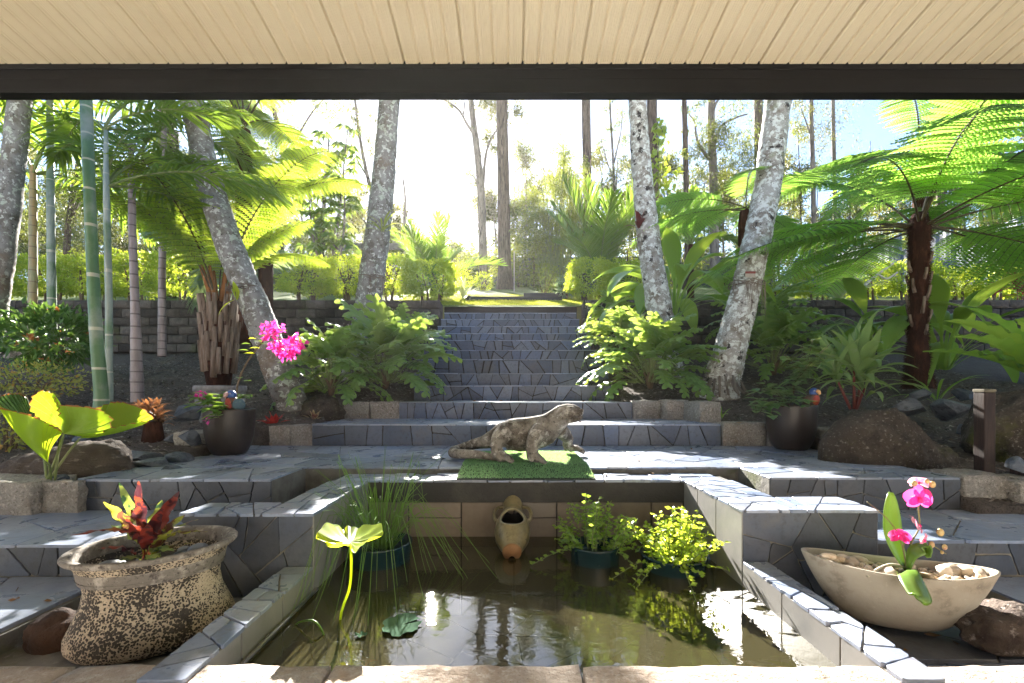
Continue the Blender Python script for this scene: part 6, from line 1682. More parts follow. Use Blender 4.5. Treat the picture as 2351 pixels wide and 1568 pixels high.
for x, y, D, n, s in ((620, 748, 2.96, 26, .05), (638, 752, 2.96, 18, .04), (605, 768, 2.98, 16, .04), (668, 772, 2.95, 14, .036), (625, 772, 2.96, 24, .045), (640, 788, 2.94, 34, .055), (658, 800, 2.93, 44, .065), (680, 795, 2.93, 34, .055), (650, 812, 2.92, 26, .05), (670, 812, 2.92, 26, .05), (690, 788, 2.93, 16, .04), (632, 795, 2.94, 22, .045), (462, 908, 2.9, 16, .032), (478, 965, 2.85, 5, .02)):
    b = P(x, y, D); p_, d_ = blob_points(b, (s*.75, s*.75, s*.65), n, RNG, .2)
    part('flower_cluster', leaf_cloud(p_, d_+RNG.normal(size=d_.shape)*.6, RNG.uniform(.022, .036, n), .026, RNG, fold=.2), MAT['bract'], bt)
tz = PR+Vector((0, 0, hR*.92))
sr_ = []
for (a, b_) in (((1740, 915, 3.15), (1735, 950, 3.05)), ((1765, 905, 3.2), (1730, 900, 3.2)), ((1780, 900, 3.2), (1750, 880, 3.2)), ((1760, 925, 3.1), (1745, 945, 3.02)), ((1775, 925, 3.08), (1770, 955, 3.0)), ((1790, 905, 3.2), (1770, 885, 3.25)), ((1800, 900, 3.15), (1780, 905, 3.1)), ((1825, 915, 3.1), (1868, 935, 3.06))):
    sr_.append(([tz+Vector((rc.uniform(-.08, .02), rc.uniform(-.06, .04), -.02)), P(*a), P(*b_)], .003))
for (a, b_) in (((1838, 850, 3.3), (1800, 815, 3.35)), ((1850, 840, 3.3), (1840, 790, 3.35)), ((1860, 835, 3.3), (1890, 805, 3.4)), ((1845, 850, 3.3), (1815, 840, 3.3)), ((1855, 845, 3.32), (1885, 830, 3.35)), ((1850, 840, 3.3), (1865, 780, 3.36)), ((1845, 850, 3.28), (1860, 850, 3.3)), ((1850, 845, 3.25), (1830, 825, 3.25)), ((1852, 838, 3.3), (1905, 790, 3.4))):
    sr_.append(([tz+Vector((.03, 0, -.02)), P(1822, 885, 3.29), P(*a), P(*b_)], .0042))
climber('green creeper spilling over and rising from the right dark pot', tz, sr_, MAT['leaf_ivy'], rc, leaf=.085, n_per=12, name='creeper')

# ------------------------------------------------------------------ fan palm seedling with pleated lime leaves
fb = P(118, 1098, 2.16); fp = thing('fan_palm', 'young fan palm with five bright lime pleated leaves', 'palm', fb)
MAT['leaf_fan'] = leafmat('leaf_fan', (.15, .26, .02), (.20, .31, .025), (.50, .72, .03), .52, .4, .4, island=False)
MAT['leaf_fan_dk'] = leafmat('leaf_fan_dk', (.06, .14, .04), (.08, .17, .05), (.15, .3, .06), .3, .4, .4, island=False)
MAT['leaf_tip'] = leafmat('leaf_tip', (.30, .13, .04), (.36, .17, .05), (.5, .2, .05), .4, .7, .2, island=False)
def fan(apex, outl, m, rays=15):
    A_ = P(*apex); O = [P(*q) for q in outl]
    cum = [0]
    for i in range(len(O)-1): cum.append(cum[-1]+(O[i+1]-O[i]).length)
    v = []; f = []; tips = []
    nr = rays*2
    for k in range(nr+1):
        s = cum[-1]*k/nr; i = max(j for j in range(len(O)) if cum[j] <= s+1e-9); i = min(i, len(O)-2)
        e = O[i].lerp(O[i+1], (s-cum[i])/max(1e-9, cum[i+1]-cum[i]))
        d = e-A_; nrm = d.cross(O[-1]-O[0]).normalized(); jag = 1.0+(.012 if k % 2 else -.012)+rc.uniform(-.008, .008)
        for j in range(6):
            q = j/5; v.append(A_+d*q*jag+nrm*((.006 if k % 2 else -.006)*q+.02*math.sin(q*3.1)))
    for k in range(nr):
        for j in range(5): f.append((k*6+j, (k+1)*6+j, (k+1)*6+j+1, k*6+j+1))
    lf = part('leaf', (v, f), m, fp)
    part('brown_edge', MB().add([p for k in range(0, nr+1) for p in (v[k*6+5], Vector(v[k*6+5])+(Vector(v[k*6+5])-Vector(v[k*6+4])).normalized()*rc.uniform(.001, .010))], [(2*k, 2*k+2, 2*k+3, 2*k+1) for k in range(nr)]), MAT['leaf_tip'], lf)
    part('stalk', MB().tube(trunk_path([fb+Vector((rc.uniform(-.02, .02), rc.uniform(-.02, .02), -.03)), fb.lerp(A_, .55)+Vector((0, 0, .01)), A_], 10), [.0055]*9+[.004], 6), MAT['stem_green'], lf, True)
fan((110, 1062, 2.10), [(-4, 938, 1.95), (33, 946, 2.0), (60, 952, 2.06), (100, 968, 2.16), (142, 992, 2.2)], MAT['leaf_fan'])
fan((146, 996, 2.15), [(140, 984, 2.26), (100, 968, 2.27), (68, 940, 2.28), (76, 910, 2.3), (94, 897, 2.3), (118, 902, 2.28), (132, 930, 2.24), (138, 955, 2.2)], MAT['leaf_fan'])
fan((147, 996, 2.12), [(139, 931, 2.2), (165, 934, 2.18), (200, 936, 2.14), (235, 944, 2.08), (254, 958, 2.04), (256, 972, 2.02), (244, 988, 2.0), (215, 1000, 2.02), (180, 1002, 2.06)], MAT['leaf_fan'])
fan((183, 1006, 2.2), [(222, 938, 2.42), (250, 926, 2.42), (283, 924, 2.4), (320, 936, 2.36), (348, 956, 2.3), (345, 966, 2.28), (300, 974, 2.26), (256, 984, 2.24)], MAT['leaf_fan'])
fan((85, 1000, 2.3), [(-15, 915, 2.4), (15, 906, 2.42), (40, 905, 2.44), (62, 912, 2.44), (72, 945, 2.4)], MAT['leaf_fan_dk'])
# ------------------------------------------------------------------ lawn furniture
rb = random.Random(31)
def on_lawn(vx, D): x = (vx-CX)/F*D; return Vector((x, D, lawn_z(x, D)))
n = 42000; x = RNG.uniform(-2.6, 3.2, n); y = 8.18+RNG.uniform(0, 1, n)**1.5*5
keep = np.ones(n, bool); x, y = x[keep], y[keep]
c = np.stack([x, y, np.array([lawn_z(a, b) for a, b in zip(x, y)])], 1); d = RNG.normal(size=(n, 3))*.5; d[:, 2] = 1
o = part('lawn_grass', leaf_cloud(c, d, RNG.uniform(.025, .06, n), .006, RNG, fold=.1), MAT['grassblade']); tag(o, 'short sunlit grass at the top of the stairs', 'grass', kind='stuff')
for lab, v0, v1, D, h in (('long dark timber sleeper edging the lawn above the stairs', 1080, 1290, 9.7, .10), ('short dark timber sleeper behind the long one', 1202, 1292, 10.6, .16)):
    a, b = on_lawn(v0, D), on_lawn(v1, D); o = part('timber_sleeper', MB().box(a.x, b.x, D, D+.09, min(a.z, b.z)-.06, max(a.z, b.z)+h), MAT['sleeper']); bevel(o, .008)
    tag(o, lab, 'sleeper', 'timber sleepers on the lawn')
rock('lawn_rock', 'small grey rock at the end of the long sleeper', on_lawn(1078, 9.6)+Vector((0, 0, .03)), (.09, .08, .08), MAT['boulder'], 12, 0, amp=.2)

# ------------------------------------------------------------------ hedges
def hedge(label, v0, v1, D0, D1, vtop, seed, dens=4200, pal='leaf_hedge'):
    rng = np.random.default_rng(seed); k = max(2, int(abs(v1-v0)/F*(D0+D1)/2/.85))
    a0 = on_lawn(v0, D0); t = thing('hedge', label, 'hedge', a0, 'clipped lawn hedges')
    for i in range(k):
        u = (i+.5)/k; D = D0+(D1-D0)*u; vx = v0+(v1-v0)*u; b = on_lawn(vx, D)
        zt = (HY-vtop-rng.uniform(-8, 8))/F*D; h = zt-b.z; w = abs(v1-v0)/F*(D0+D1)/2/k
        c = Vector((b.x, b.y, b.z+h*.62))
        p, dd = blob_points((0, 0, 0), (1, 1, 1), dens, rng, .45); p = np.sign(p)*np.abs(p)**.62*np.array([[w*.66, .40, h*.46]])+np.array([tuple(c)])
        kk = np.array([1+.30*noise.noise(Vector(q)*3+Vector((i*3.1+seed, 0, 0))) for q in dd])[:, None]; p = np.array([tuple(c)])+(p-np.array([tuple(c)]))*kk
        part('foliage', leaf_cloud(p, dd+rng.normal(size=dd.shape)*.7+np.array([[0, 0, .3]]), rng.uniform(.035, .075, dens), rng.uniform(.022, .04, dens), rng), MAT[pal], t)
        st = MB()
        for s in range(4):
            q = b+Vector((rng.uniform(-.2, .2), rng.uniform(-.15, .15), 0)); st.tube([q+Vector((0, 0, -.1)), q+Vector((rng.uniform(-.06, .06), 0, h*.35)), q+Vector((rng.uniform(-.2, .2), 0, h*.75))], [.028, .022, .012], 6)
        part('trunk', st, MAT['stem_brown'], t)
hedge('bright clipped hedge above the left wall, from the picture edge', -40, 470, 9.2, 9.2, 596, 1)
hedge('clipped hedge between the leaning trunk and the stair head', 655, 1035, 9.4, 9.4, 604, 2)
hedge('short clipped hedge right of the stair head', 1315, 1480, 9.6, 9.4, 612, 3)
hedge('low trimmed hedge along the right wall top', 1740, 2420, 10.2, 9.6, 618, 4, dens=3200)

# ------------------------------------------------------------------ fences
def fence(label, A, B, h, pw, m, grp='boundary fences', post=True):
    L = (B-A).length; n = max(1, int(L/pw)); d = (B-A)/n; t = thing('metal_fence', label, 'fence', A, grp)
    side = Vector((-(B-A).y, (B-A).x, 0)).normalized()
    for i in range(n):
        a = A+d*i; b = A+d*(i+1); za, zb = lawn_z(a.x, a.y), lawn_z(b.x, b.y); zt = (za+zb)/2+h
        v = []; f = []; k = 22
        for j in range(k+1):
            u = j/k; p = a.lerp(b, u); off = side*(.018 if (j//2) % 2 else -.018)
            v += [(p.x+off.x, p.y+off.y, min(za, zb)-.15), (p.x+off.x, p.y+off.y, zt)]
        for j in range(k): f.append((2*j, 2*j+2, 2*j+3, 2*j+1))
        part('panel', (v, f), m, t)
        part('rail', MB().tube([Vector((a.x, a.y, zt)), Vector((b.x, b.y, zt))], .035, 6), m, t)
        if post: part('post', MB().tube([Vector((a.x, a.y, za-.1)), Vector((a.x, a.y, zt+.03))], .045, 4), m, t)
fence('blue-grey ribbed metal fence receding along the right boundary', Vector((12.4, 9.0, 0)), Vector((16.6, 27, 0)), 1.75, 2.35, MAT['fence'])
fence('dim far metal fence across the top of the hill', Vector((-30, 30, 0)), Vector((17, 29.5, 0)), 1.8, 2.8, MAT['fence_far'])
fence('dark left boundary fence glimpsed under the hedge', Vector((-13.5, 9.5, 0)), Vector((-30, 27, 0)), 1.7, 2.6, MAT['fence_far'])

# pergola on the hill, left
pgb = on_lawn(730, 17); t = thing('pergola', 'weathered timber pergola frame on the hill behind the left hedge', 'pergola', pgb)
zb = (HY-575)/F*17; zt2 = (HY-560)/F*17
MAT['perg'] = mat('perg', (.12, .105, .10), .8, .3, layers=[(6, (.18, .165, .155), .45, .65)])
for vx, D in ((735, 17), (845, 17), (742, 19.5), (905, 19.5)):
    q = on_lawn(vx, D); part('post', MB().box(q.x-.07, q.x+.07, D-.07, D+.07, q.z-.1, zb), MAT['perg'], t)
x0, x1 = (718-CX)/F*17, (930-CX)/F*17
part('beam', MB().box(x0, x1, 16.9, 16.98, zb, zt2), MAT['perg'], t); part('beam', MB().box(x0, x1, 19.4, 19.5, zb, zt2), MAT['perg'], t)
for i in (): part('rafter', MB().box(x0+.2+i*.42, x0+.26+i*.42, 16.7, 19.7, zt2+.002, zt2+.12), MAT['perg'], t)
q = P(726, 598, 16.8); o = part('blue_float', MB().ell(q, (.09, .09, .13)).tube([q+Vector((0, 0, .1)), q+Vector((0, 0, .32))], .008, 5), mat('float', (.03, .14, .42), .4), None, True); tag(o, 'small blue object hanging from the pergola post', 'ornament')

# ------------------------------------------------------------------ trees on the hill
def clumps(cl, D, leaf, wd, rng, hang=.5):
    lst = []
    for (vx, vy, r, n) in cl:
        c = P(vx, vy, D+rng.uniform(-1, 1)); rr = r/F*D; m = max(3, n//26)
        sub = c+Vector((0, 0, 0))
        cc = np.array([tuple(sub)])+rng.normal(size=(m, 3))*rr*.5
        p = np.repeat(cc, n//m+1, 0)[:n]+rng.normal(size=(n, 3))*rr*.20
        dd = rng.normal(size=(n, 3)); dd[:, 2] -= hang
        lst.append(leaf_cloud(p, dd, rng.uniform(leaf*.6, leaf*1.25, n), wd, rng, fold=.15))
    return join(lst)
def tree(name, label, D, stems, cl, bark, leafm, seed, leaf=.14, wd=.035, group='eucalypts on the hill', hang=.5):
    rng = np.random.default_rng(seed); st0 = stems[0][0]
    b = on_lawn(st0[0][0], D); t = thing(name, label, 'tree', b, group)
    mb = MB()
    for i, (pth, r0, r1) in enumerate(stems):
        pts = [P(x, y, D+.25*math.sin(seed+k+i)) for k, (x, y) in enumerate(pth)]
        if i == 0: pts = [Vector((pts[0].x, D, b.z-.2))]+[p for p in pts if p.z > b.z+.3]
        q = trunk_path(pts, 18); rr = list(np.linspace(r0, r1, 18))
        if i == 0: rr[0] *= 1.5; rr[1] *= 1.18
        mb.tube(q, rr, 10 if i == 0 else 7)
    part('trunk', mb, MAT[bark], t, True)
    part('crown', clumps([(a, b, r, int(n*2.3)) for a, b, r, n in cl], D, leaf*1.15, wd*1.2, rng, hang), MAT[leafm], t)
    return t
tree('eucalypt', 'straight dark-barked gum tree at the head of the stairs', 20, [([(1160, 668), (1157, 560), (1155, 400), (1152, 260), (1150, 100), (1150, -60)], .30, .20), ([(1152, 232), (1165, 222), (1185, 200), (1200, 120)], .10, .05)], [(1188, 245, 26, 130), (1175, 262, 14, 60), (1165, 210, 18, 60), (1200, 205, 25, 90), (1155, 345, 8, 40), (1150, -60, 110, 400)], 'bark_euc', 'leaf_euc', 1, .17)
tree('eucalypt', 'forked pale gum tree left of the straight one', 23, [([(1110, 645), (1107, 540), (1104, 440), (1094, 340), (1085, 270), (1078, 200), (1072, 80)], .24, .12), ([(1090, 312), (1072, 285), (1055, 255), (1035, 238), (1012, 226)], .085, .03), ([(1107, 470), (1112, 380), (1122, 330), (1142, 295), (1155, 270)], .09, .03), ([(1062, 268), (1066, 240), (1060, 215)], .05, .02), ([(1104, 445), (1090, 410), (1074, 395)], .06, .02)], [(1122, 225, 34, 330), (1128, 270, 28, 240), (1100, 235, 20, 110), (1040, 226, 26, 120), (1012, 222, 22, 90), (1115, 320, 24, 160), (1132, 340, 18, 90), (1072, 395, 18, 60), (1088, 425, 16, 50)], 'bark_grey', 'leaf_euc', 2, .17)
tree('eucalypt', 'twin-stemmed straight gum right of the stair head', 22, [([(1346, 640), (1346, 520), (1344, 380), (1341, 215), (1340, 40)], .17, .13), ([(1351, 640), (1352, 460), (1349, 215), (1350, 40)], .15, .11)], [(1344, 380, 9, 110), (1345, 330, 8, 70), (1346, 430, 10, 120), (1340, 20, 120, 300)], 'bark_euc', 'leaf_bamboo', 3, .14)
tree('eucalypt', 'dark gum trunk behind the white-lichened palm', 16, [([(1505, 640), (1502, 500), (1498, 360), (1496, 215), (1495, 60)], .21, .17)], [(1500, 30, 120, 300), (1515, 290, 16, 50)], 'bark_euc', 'leaf_euc', 4, .14)
tree('eucalypt', 'thin vine-wrapped gum trunk right of the dark one', 19, [([(1577, 560), (1575, 430), (1572, 300), (1570, 215), (1570, 60)], .12, .10)], [(1571, 250, 8, 120), (1573, 300, 8, 120), (1574, 350, 8, 90), (1570, 30, 100, 240)], 'bark_euc', 'leaf_bamboo', 5, .10)
tree('eucalypt', 'spreading gum with crooked limbs left of the stout palm', 24, [([(1640, 620), (1638, 500), (1636, 380), (1632, 290), (1634, 215), (1640, 90)], .26, .16), ([(1640, 380), (1612, 345), (1598, 315), (1594, 280), (1580, 262)], .10, .03), ([(1640, 330), (1655, 290), (1690, 270), (1715, 262)], .09, .03), ([(1640, 500), (1615, 492), (1600, 470)], .07, .03), ([(1632, 290), (1642, 240), (1665, 215), (1690, 200)], .08, .03)], [(1620, 330, 36, 420), (1645, 300, 32, 340), (1690, 330, 42, 520), (1705, 390, 46, 560), (1660, 410, 36, 360), (1600, 400, 30, 240), (1620, 470, 28, 200), (1690, 245, 30, 160), (1600, 250, 24, 100), (1660, 450, 40, 340), (1590, 360, 22, 140)], 'bark_grey', 'leaf_euc2', 6, .17)
tree('eucalypt', 'gum trunk rising behind the stout palm', 27, [([(1742, 600), (1742, 420), (1740, 215), (1740, 60)], .28, .22)], [(1752, 250, 40, 220), (1728, 330, 34, 240), (1740, 20, 110, 260)], 'bark_euc', 'leaf_euc2', 7, .18)
tree('eucalypt', 'slender gum between the stout palm and the tree fern', 30, [([(1868, 560), (1866, 400), (1862, 280), (1862, 215), (1860, 80)], .16, .10), ([(1866, 330), (1850, 280), (1838, 250)], .06, .02)], [(1860, 260, 34, 200), (1838, 240, 26, 140), (1880, 300, 28, 140), (1850, 330, 24, 110)], 'bark_grey', 'leaf_euc', 8, .18)
tree('eucalypt', 'slender gum behind the tree fern crown', 33, [([(1918, 560), (1915, 400), (1912, 260), (1912, 120)], .16, .10)], [(1915, 270, 36, 200), (1900, 330, 30, 160), (1935, 240, 32, 140)], 'bark_grey', 'leaf_euc', 9, .18)
tree('eucalypt', 'gum at the right behind the fern fronds', 26, [([(2158, 600), (2160, 400), (2165, 260), (2165, 120)], .24, .16)], [(2165, 260, 60, 300), (2130, 320, 50, 260), (2210, 240, 60, 300)], 'bark_euc', 'leaf_euc2', 10, .17)
tree('eucalypt', 'bare-limbed pale gum left of the slim palm', 22, [([(868, 640), (866, 560), (862, 480), (842, 400), (828, 330), (818, 260), (812, 190)], .15, .05), ([(862, 470), (872, 390), (885, 330), (892, 270)], .07, .02), ([(845, 410), (822, 370), (806, 330), (800, 290)], .05, .02), ([(866, 560), (845, 520), (826, 495), (815, 470)], .06, .02)], [(850, 330, 22, 110), (815, 300, 24, 100), (870, 270, 24, 130), (800, 260, 22, 90), (835, 440, 22, 130), (888, 440, 26, 160), (825, 490, 26, 180), (815, 225, 26, 90), (900, 400, 20, 110)], 'bark_grey', 'leaf_euc', 11, .15)
tree('eucalypt', 'gum whose high leaves show at the left of the open sky', 26, [([(640, 620), (650, 480), (655, 380), (640, 300), (620, 215), (600, 80)], .20, .10), ([(655, 380), (680, 320), (715, 260), (745, 225)], .08, .03)], [(600, 240, 40, 300), (630, 225, 36, 240), (655, 300, 40, 300), (690, 340, 40, 300), (745, 235, 36, 240), (770, 260, 34, 200), (725, 215, 26, 120), (640, 380, 46, 380), (680, 430, 50, 420), (610, 330, 40, 300)], 'bark_euc', 'leaf_euc2', 12, .16)
tree('eucalypt', 'thick dark gum trunk behind the cane palms', 22, [([(378, 620), (380, 500), (382, 400), (382, 300), (382, 150)], .42, .30), ([(410, 610), (408, 500), (405, 420), (402, 300)], .22, .14)], [(350, 460, 60, 520), (420, 450, 60, 520), (380, 330, 70, 500), (300, 420, 60, 460)], 'bark_euc', 'leaf_euc2', 13, .15)
tree('eucalypt', 'branching dark gum in the wood at the far left', 24, [([(150, 640), (155, 540), (165, 460), (175, 400), (185, 330)], .18, .08), ([(160, 520), (180, 460), (210, 420), (220, 380)], .10, .04), ([(120, 630), (122, 520), (110, 430), (95, 380)], .12, .05)], [(150, 440, 60, 640), (210, 430, 60, 560), (100, 430, 60, 620), (170, 520, 60, 560), (90, 520, 50, 460), (230, 520, 50, 420), (40, 470, 60, 520)], 'bark_euc', 'leaf_euc2', 14, .15)
tree('eucalypt', 'small gum near the sun over the left hedge', 28, [([(925, 640), (928, 540), (930, 460), (925, 410)], .12, .05), ([(930, 500), (945, 460), (952, 430)], .05, .02)], [(920, 470, 18, 60), (940, 500, 20, 80), (910, 520, 26, 160), (935, 550, 30, 220), (905, 570, 34, 260)], 'bark_grey', 'leaf_euc', 15, .15)
tree('eucalypt', 'slim gum right of the twin-stemmed one', 28, [([(1415, 620), (1412, 480), (1406, 350), (1400, 250), (1396, 150)], .11, .05), ([(1410, 420), (1390, 360), (1380, 320)], .05, .02), ([(1408, 380), (1425, 300), (1430, 240)], .05, .02)], [(1395, 300, 22, 110), (1425, 260, 24, 130), (1380, 340, 20, 100), (1440, 330, 20, 110), (1420, 400, 30, 220), (1385, 430, 32, 260), (1440, 450, 30, 240), (1400, 230, 22, 90)], 'bark_grey', 'leaf_euc2', 16, .16)
tree('eucalypt', 'leafy gum filling the gap right of the straight gum', 30, [([(1205, 630), (1206, 540), (1208, 470), (1206, 420)], .12, .05)], [(1205, 440, 26, 260), (1190, 490, 30, 280), (1225, 480, 32, 320), (1195, 550, 34, 300), (1075, 560, 30, 240), (1065, 600, 30, 200), (1130, 590, 26, 160)], 'bark_grey', 'leaf_euc2', 17, .16)
# far wood: slender trees beyond the fence
def far_label(v):
    for lim, txt in ((210, 'behind the left-edge cane palms'), (440, 'seen between the cane palms and the leaning trunk'), (680, 'behind the left tree ferns'), (880, 'behind the umbrella tree and pergola'), (1060, 'under the sun, over the left hedge'), (1200, 'between the two central gums'), (1330, 'behind the bamboo clump'), (1480, 'behind the twin-stemmed gum'), (1660, 'behind the vine-covered gum'), (1850, 'behind the stout lichened palm'), (2100, 'behind the broad tree fern crown')):
        if v < lim: return 'slender far-wood tree '+txt
    return 'slender far-wood tree near the right picture edge'
vx = -60
while vx < 2420:
    vx += rb.uniform(24, 46); D = rb.uniform(31.5, 46)
    gap = 930 < vx < 1075
    topy = rb.uniform(545, 575) if gap else rb.uniform(520, 560) if 870 < vx < 1150 else (rb.uniform(330, 460) if (vx < 760 or vx > 1180) else rb.uniform(430, 480))
    if rb.random() < .18 and not gap: topy -= 90
    base = 640; lx = rb.uniform(-14, 14); cl = []
    for k in range(9):
        u = rb.uniform(.12, 1.0); cl.append((vx+lx*u+rb.uniform(-26, 26), base+(topy-base)*u, rb.uniform(16, 32), int(rb.uniform(110, 230))))
    tree('far_tree', far_label(vx), D, [([(vx, base), (vx+lx*.4, (base+topy)/2), (vx+lx, topy)], rb.uniform(.07, .14), .03), ([(vx+lx*.3, base*.6+topy*.4), (vx+lx*.5+rb.uniform(-22, 22), base*.3+topy*.7)], .05, .02)], cl, rb.choice(('bark_grey', 'bark_euc')), rb.choice(('leaf_euc', 'leaf_euc2')), 100+int(vx), .24, .07, 'slender trees of the far wood')
# understorey along the fence and on the hill
for i, (vx, D, w, h, pal) in enumerate([(v, rb.uniform(24, 29), rb.uniform(1.0, 1.7), rb.uniform(1.1, 2.4), rb.choice(('leaf_euc2', 'leaf_bamboo', 'leaf_euc'))) for v in list(range(-20, 940, 62))+[1035, 1090, 1215, 1265, 1320]+list(range(1390, 2400, 66))]):
    b = on_lawn(vx+rb.uniform(-15, 15), D); t = thing('hill_shrub', far_label(vx).replace('slender far-wood tree', 'loose understorey shrub'), 'shrub', b, 'understorey shrubs on the hill')
    p, dd = blob_points((b.x, b.y, b.z+h*.8), (w, .8, h), 900, RNG, .3)
    part('foliage', leaf_cloud(p, dd+RNG.normal(size=dd.shape)*.8, RNG.uniform(.12, .24, 900), .06, RNG), MAT[pal], t)
    part('stem', MB().tube([b, b+Vector((0, 0, h))], [.04, .02], 6), MAT['stem_brown'], t)

for i, (vx, D, w, h) in enumerate(((870, 21, 1.4, 1.3), (915, 23, 1.5, 1.25), (1190, 24, 1.4, 1.5), (1225, 22, 1.2, 1.5), (1310, 23, 1.5, 1.9), (1440, 19, 1.4, 1.6), (1545, 20, 1.6, 1.8), (560, 19, 1.6, 1.6), (650, 21, 1.6, 1.7))):
    b = on_lawn(vx, D); t = thing('hill_shrub', 'broad mid-green shrub '+('left of the slim trunk below the pergola', 'right of the slim trunk under the sun', 'just right of the straight gum', 'at the left foot of the bamboo', 'at the right foot of the bamboo', 'between twin-stemmed gum and lichened palm', 'behind the dark palm right of centre', 'behind the leaning trunk', 'left of the umbrella tree')[i], 'shrub', b, 'broad shrubs on the hill')
    p, dd = blob_points((b.x, b.y, b.z+h*.8), (w, .9, h), 1500, RNG, .35); kk = np.array([1+.4*noise.noise(Vector(q)*2.6+Vector((vx, 0, 0))) for q in dd])[:, None]; cc = np.array([[b.x, b.y, b.z+h*.8]]); p = cc+(p-cc)*kk
    part('foliage', leaf_cloud(p, dd+RNG.normal(size=dd.shape)*.8, RNG.uniform(.10, .2, 1500), .07, RNG), MAT[('leaf_bamboo', 'leaf_euc2')[i % 2]], t)
    part('stem', MB().tube([b, b+Vector((0, 0, h))], [.05, .02], 6), MAT['stem_brown'], t)

# ------------------------------------------------------------------ mid-ground plants on the hill
# bamboo
b = on_lawn(1268, 19); t = thing('bamboo_clump', 'feathery bamboo clump right of the straight gum', 'bamboo', b)
cm = MB(); lst = []
for i in range(46):
    a = rb.uniform(0, 6.283); q = b+Vector((math.cos(a)*.5, math.sin(a)*.4, 0)); tx = rb.uniform(1190, 1345); ty = rb.uniform(395, 560)
    if i > 40: tx, ty = rb.uniform(1285, 1330), rb.uniform(320, 370)
    e = P(tx, ty, 19+rb.uniform(-.7, .7)); p = trunk_path([q, q.lerp(e, .6)+Vector((0, 0, .35)), e, e+Vector((rb.uniform(-.4, .4), 0, -.25))], 14); cm.tube(p, list(np.linspace(.022, .006, 14)), 5)
    n = 240; k = RNG.integers(4, 14, n); pp = np.array([tuple(p[j]) for j in k])+RNG.normal(size=(n, 3))*.16
    dd = RNG.normal(size=(n, 3)); dd[:, 2] -= .5; lst.append(leaf_cloud(pp, dd, RNG.uniform(.10, .19, n), .028, RNG))
part('cane', cm, MAT['stem_green'], t); part('foliage', join(lst), MAT['leaf_bamboo'], t)
# feather palms
def feather(label, vx, D, z0, n, sc, meshes, e=0, grp='feather palms on the hill', trunk=None):
    b = on_lawn(vx, D); t = thing('feather_palm', label, 'palm', b, grp)
    part('trunk', MB().tube([b+Vector((0, 0, -.1)), b+Vector((0, 0, z0+.05))], trunk or [.13, .10], 10), MAT['fibre'], t, True)
    for i in range(n): put('frond', meshes[i % len(meshes)], t, (0, 0, z0), (R(rb.uniform(-6, 6)), R(rb.uniform(-8, 8)), i*2.39996+e), sc*rb.uniform(.88, 1.12))
fpm = [pinnate(2.3, e0, e1, 36, .62, .040, MAT['leaf_palm'], MAT['stem_green'], rb, pet=.14, ang=(62, 22), droop=.12, vlift=.3, rad=.022) for e0, e1 in ((78, 48), (66, 18), (52, -10), (84, 66))]
feather('backlit feather palm below the sun', 995, 12.8, .1, 10, .95, fpm)
feather('tall-fronded feather palm right of the bamboo', 1375, 11.6, .15, 14, 1.12, fpm, .8)
fp2 = [pinnate(1.3, e0, e1, 26, .36, .05, MAT['leaf_palm'], MAT['stem_green'], rb, pet=.22, ang=(55, 22), droop=.25, vlift=.3, rad=.016) for e0, e1 in ((84, 55), (68, 5), (48, -30))]
feather('dark palm behind the white-lichened trunk', 1585, 11.2, 1.25, 12, 1.0, fp2, trunk=[.09, .06])
feather('palm showing behind the left hedge', 450, 10.5, .8, 9, .9, fp2, 1.0)
# umbrella tree
b = on_lawn(745, 14); t = thing('umbrella_tree', 'umbrella tree with drooping leaf whorls left of centre', 'tree', b)
st = MB(); lst = []
for i in range(7):
    q = b+Vector((rb.uniform(-.4, .4), rb.uniform(-.3, .3), 0)); e = P(rb.uniform(690, 800), rb.uniform(290, 420), 14+rb.uniform(-.5, .5)); p = trunk_path([q-Vector((0, 0, .1)), q.lerp(e, .5)+Vector((rb.uniform(-.2, .2), 0, 0)), e], 16); st.tube(p, list(np.linspace(.045, .018, 16)), 6)
    for k in range(18):
        u = .30+.70*k/17; c0 = sample(p, u); a = rb.uniform(0, 6.283); L = rb.uniform(.25, .5); hub = c0+Vector((math.cos(a)*L, math.sin(a)*L, .12)); st.tube([c0, hub], [.006, .004], 4)
        m = 9; w = np.linspace(0, 6.283, m, endpoint=False); dd = np.stack([np.cos(w), np.sin(w), np.full(m, -.35)], 1)
        lst.append(leaf_cloud(np.repeat(np.array([tuple(hub)]), m, 0), dd, RNG.uniform(.24, .38, m), .10, RNG, fold=.1, droop=.3))
part('trunk', st, MAT['bark_grey'], t, True); part('crown', join(lst), MAT['leaf_umbrella'], t)
# climbing vine on the dark gum
MAT['leaf_vine'] = leafmat('leaf_vine', (.10, .19, .02), (.18, .27, .03), (.55, .70, .05), .5, .4, .45)
b = P(1500, 600, 15.7); t = thing('climbing_vine', 'bright big-leaved vine climbing the dark gum', 'vine', b)
p = trunk_path([b, P(1508, 480, 15.7), P(1512, 380, 15.7), P(1510, 280, 15.7)], 24); part('stem', MB().tube(p, .02, 6), MAT['stem_green'], t)
cs = []
for i in range(190):
    y = rb.uniform(275, 545); w = 14+16*math.sin((y-275)/270*3.14); cs.append(tuple(P(1512+rb.uniform(-w, w)+(18 if 380 < y < 520 else 0)*rb.random(), y, 15.7+rb.uniform(-.25, .1))))
cs = np.array(cs); dd = RNG.normal(size=cs.shape); dd[:, 2] -= .9
part('foliage', leaf_cloud(cs, dd, RNG.uniform(.16, .32, len(cs)), RNG.uniform(.12, .2, len(cs)), RNG, fold=.12), MAT['leaf_vine'], t)
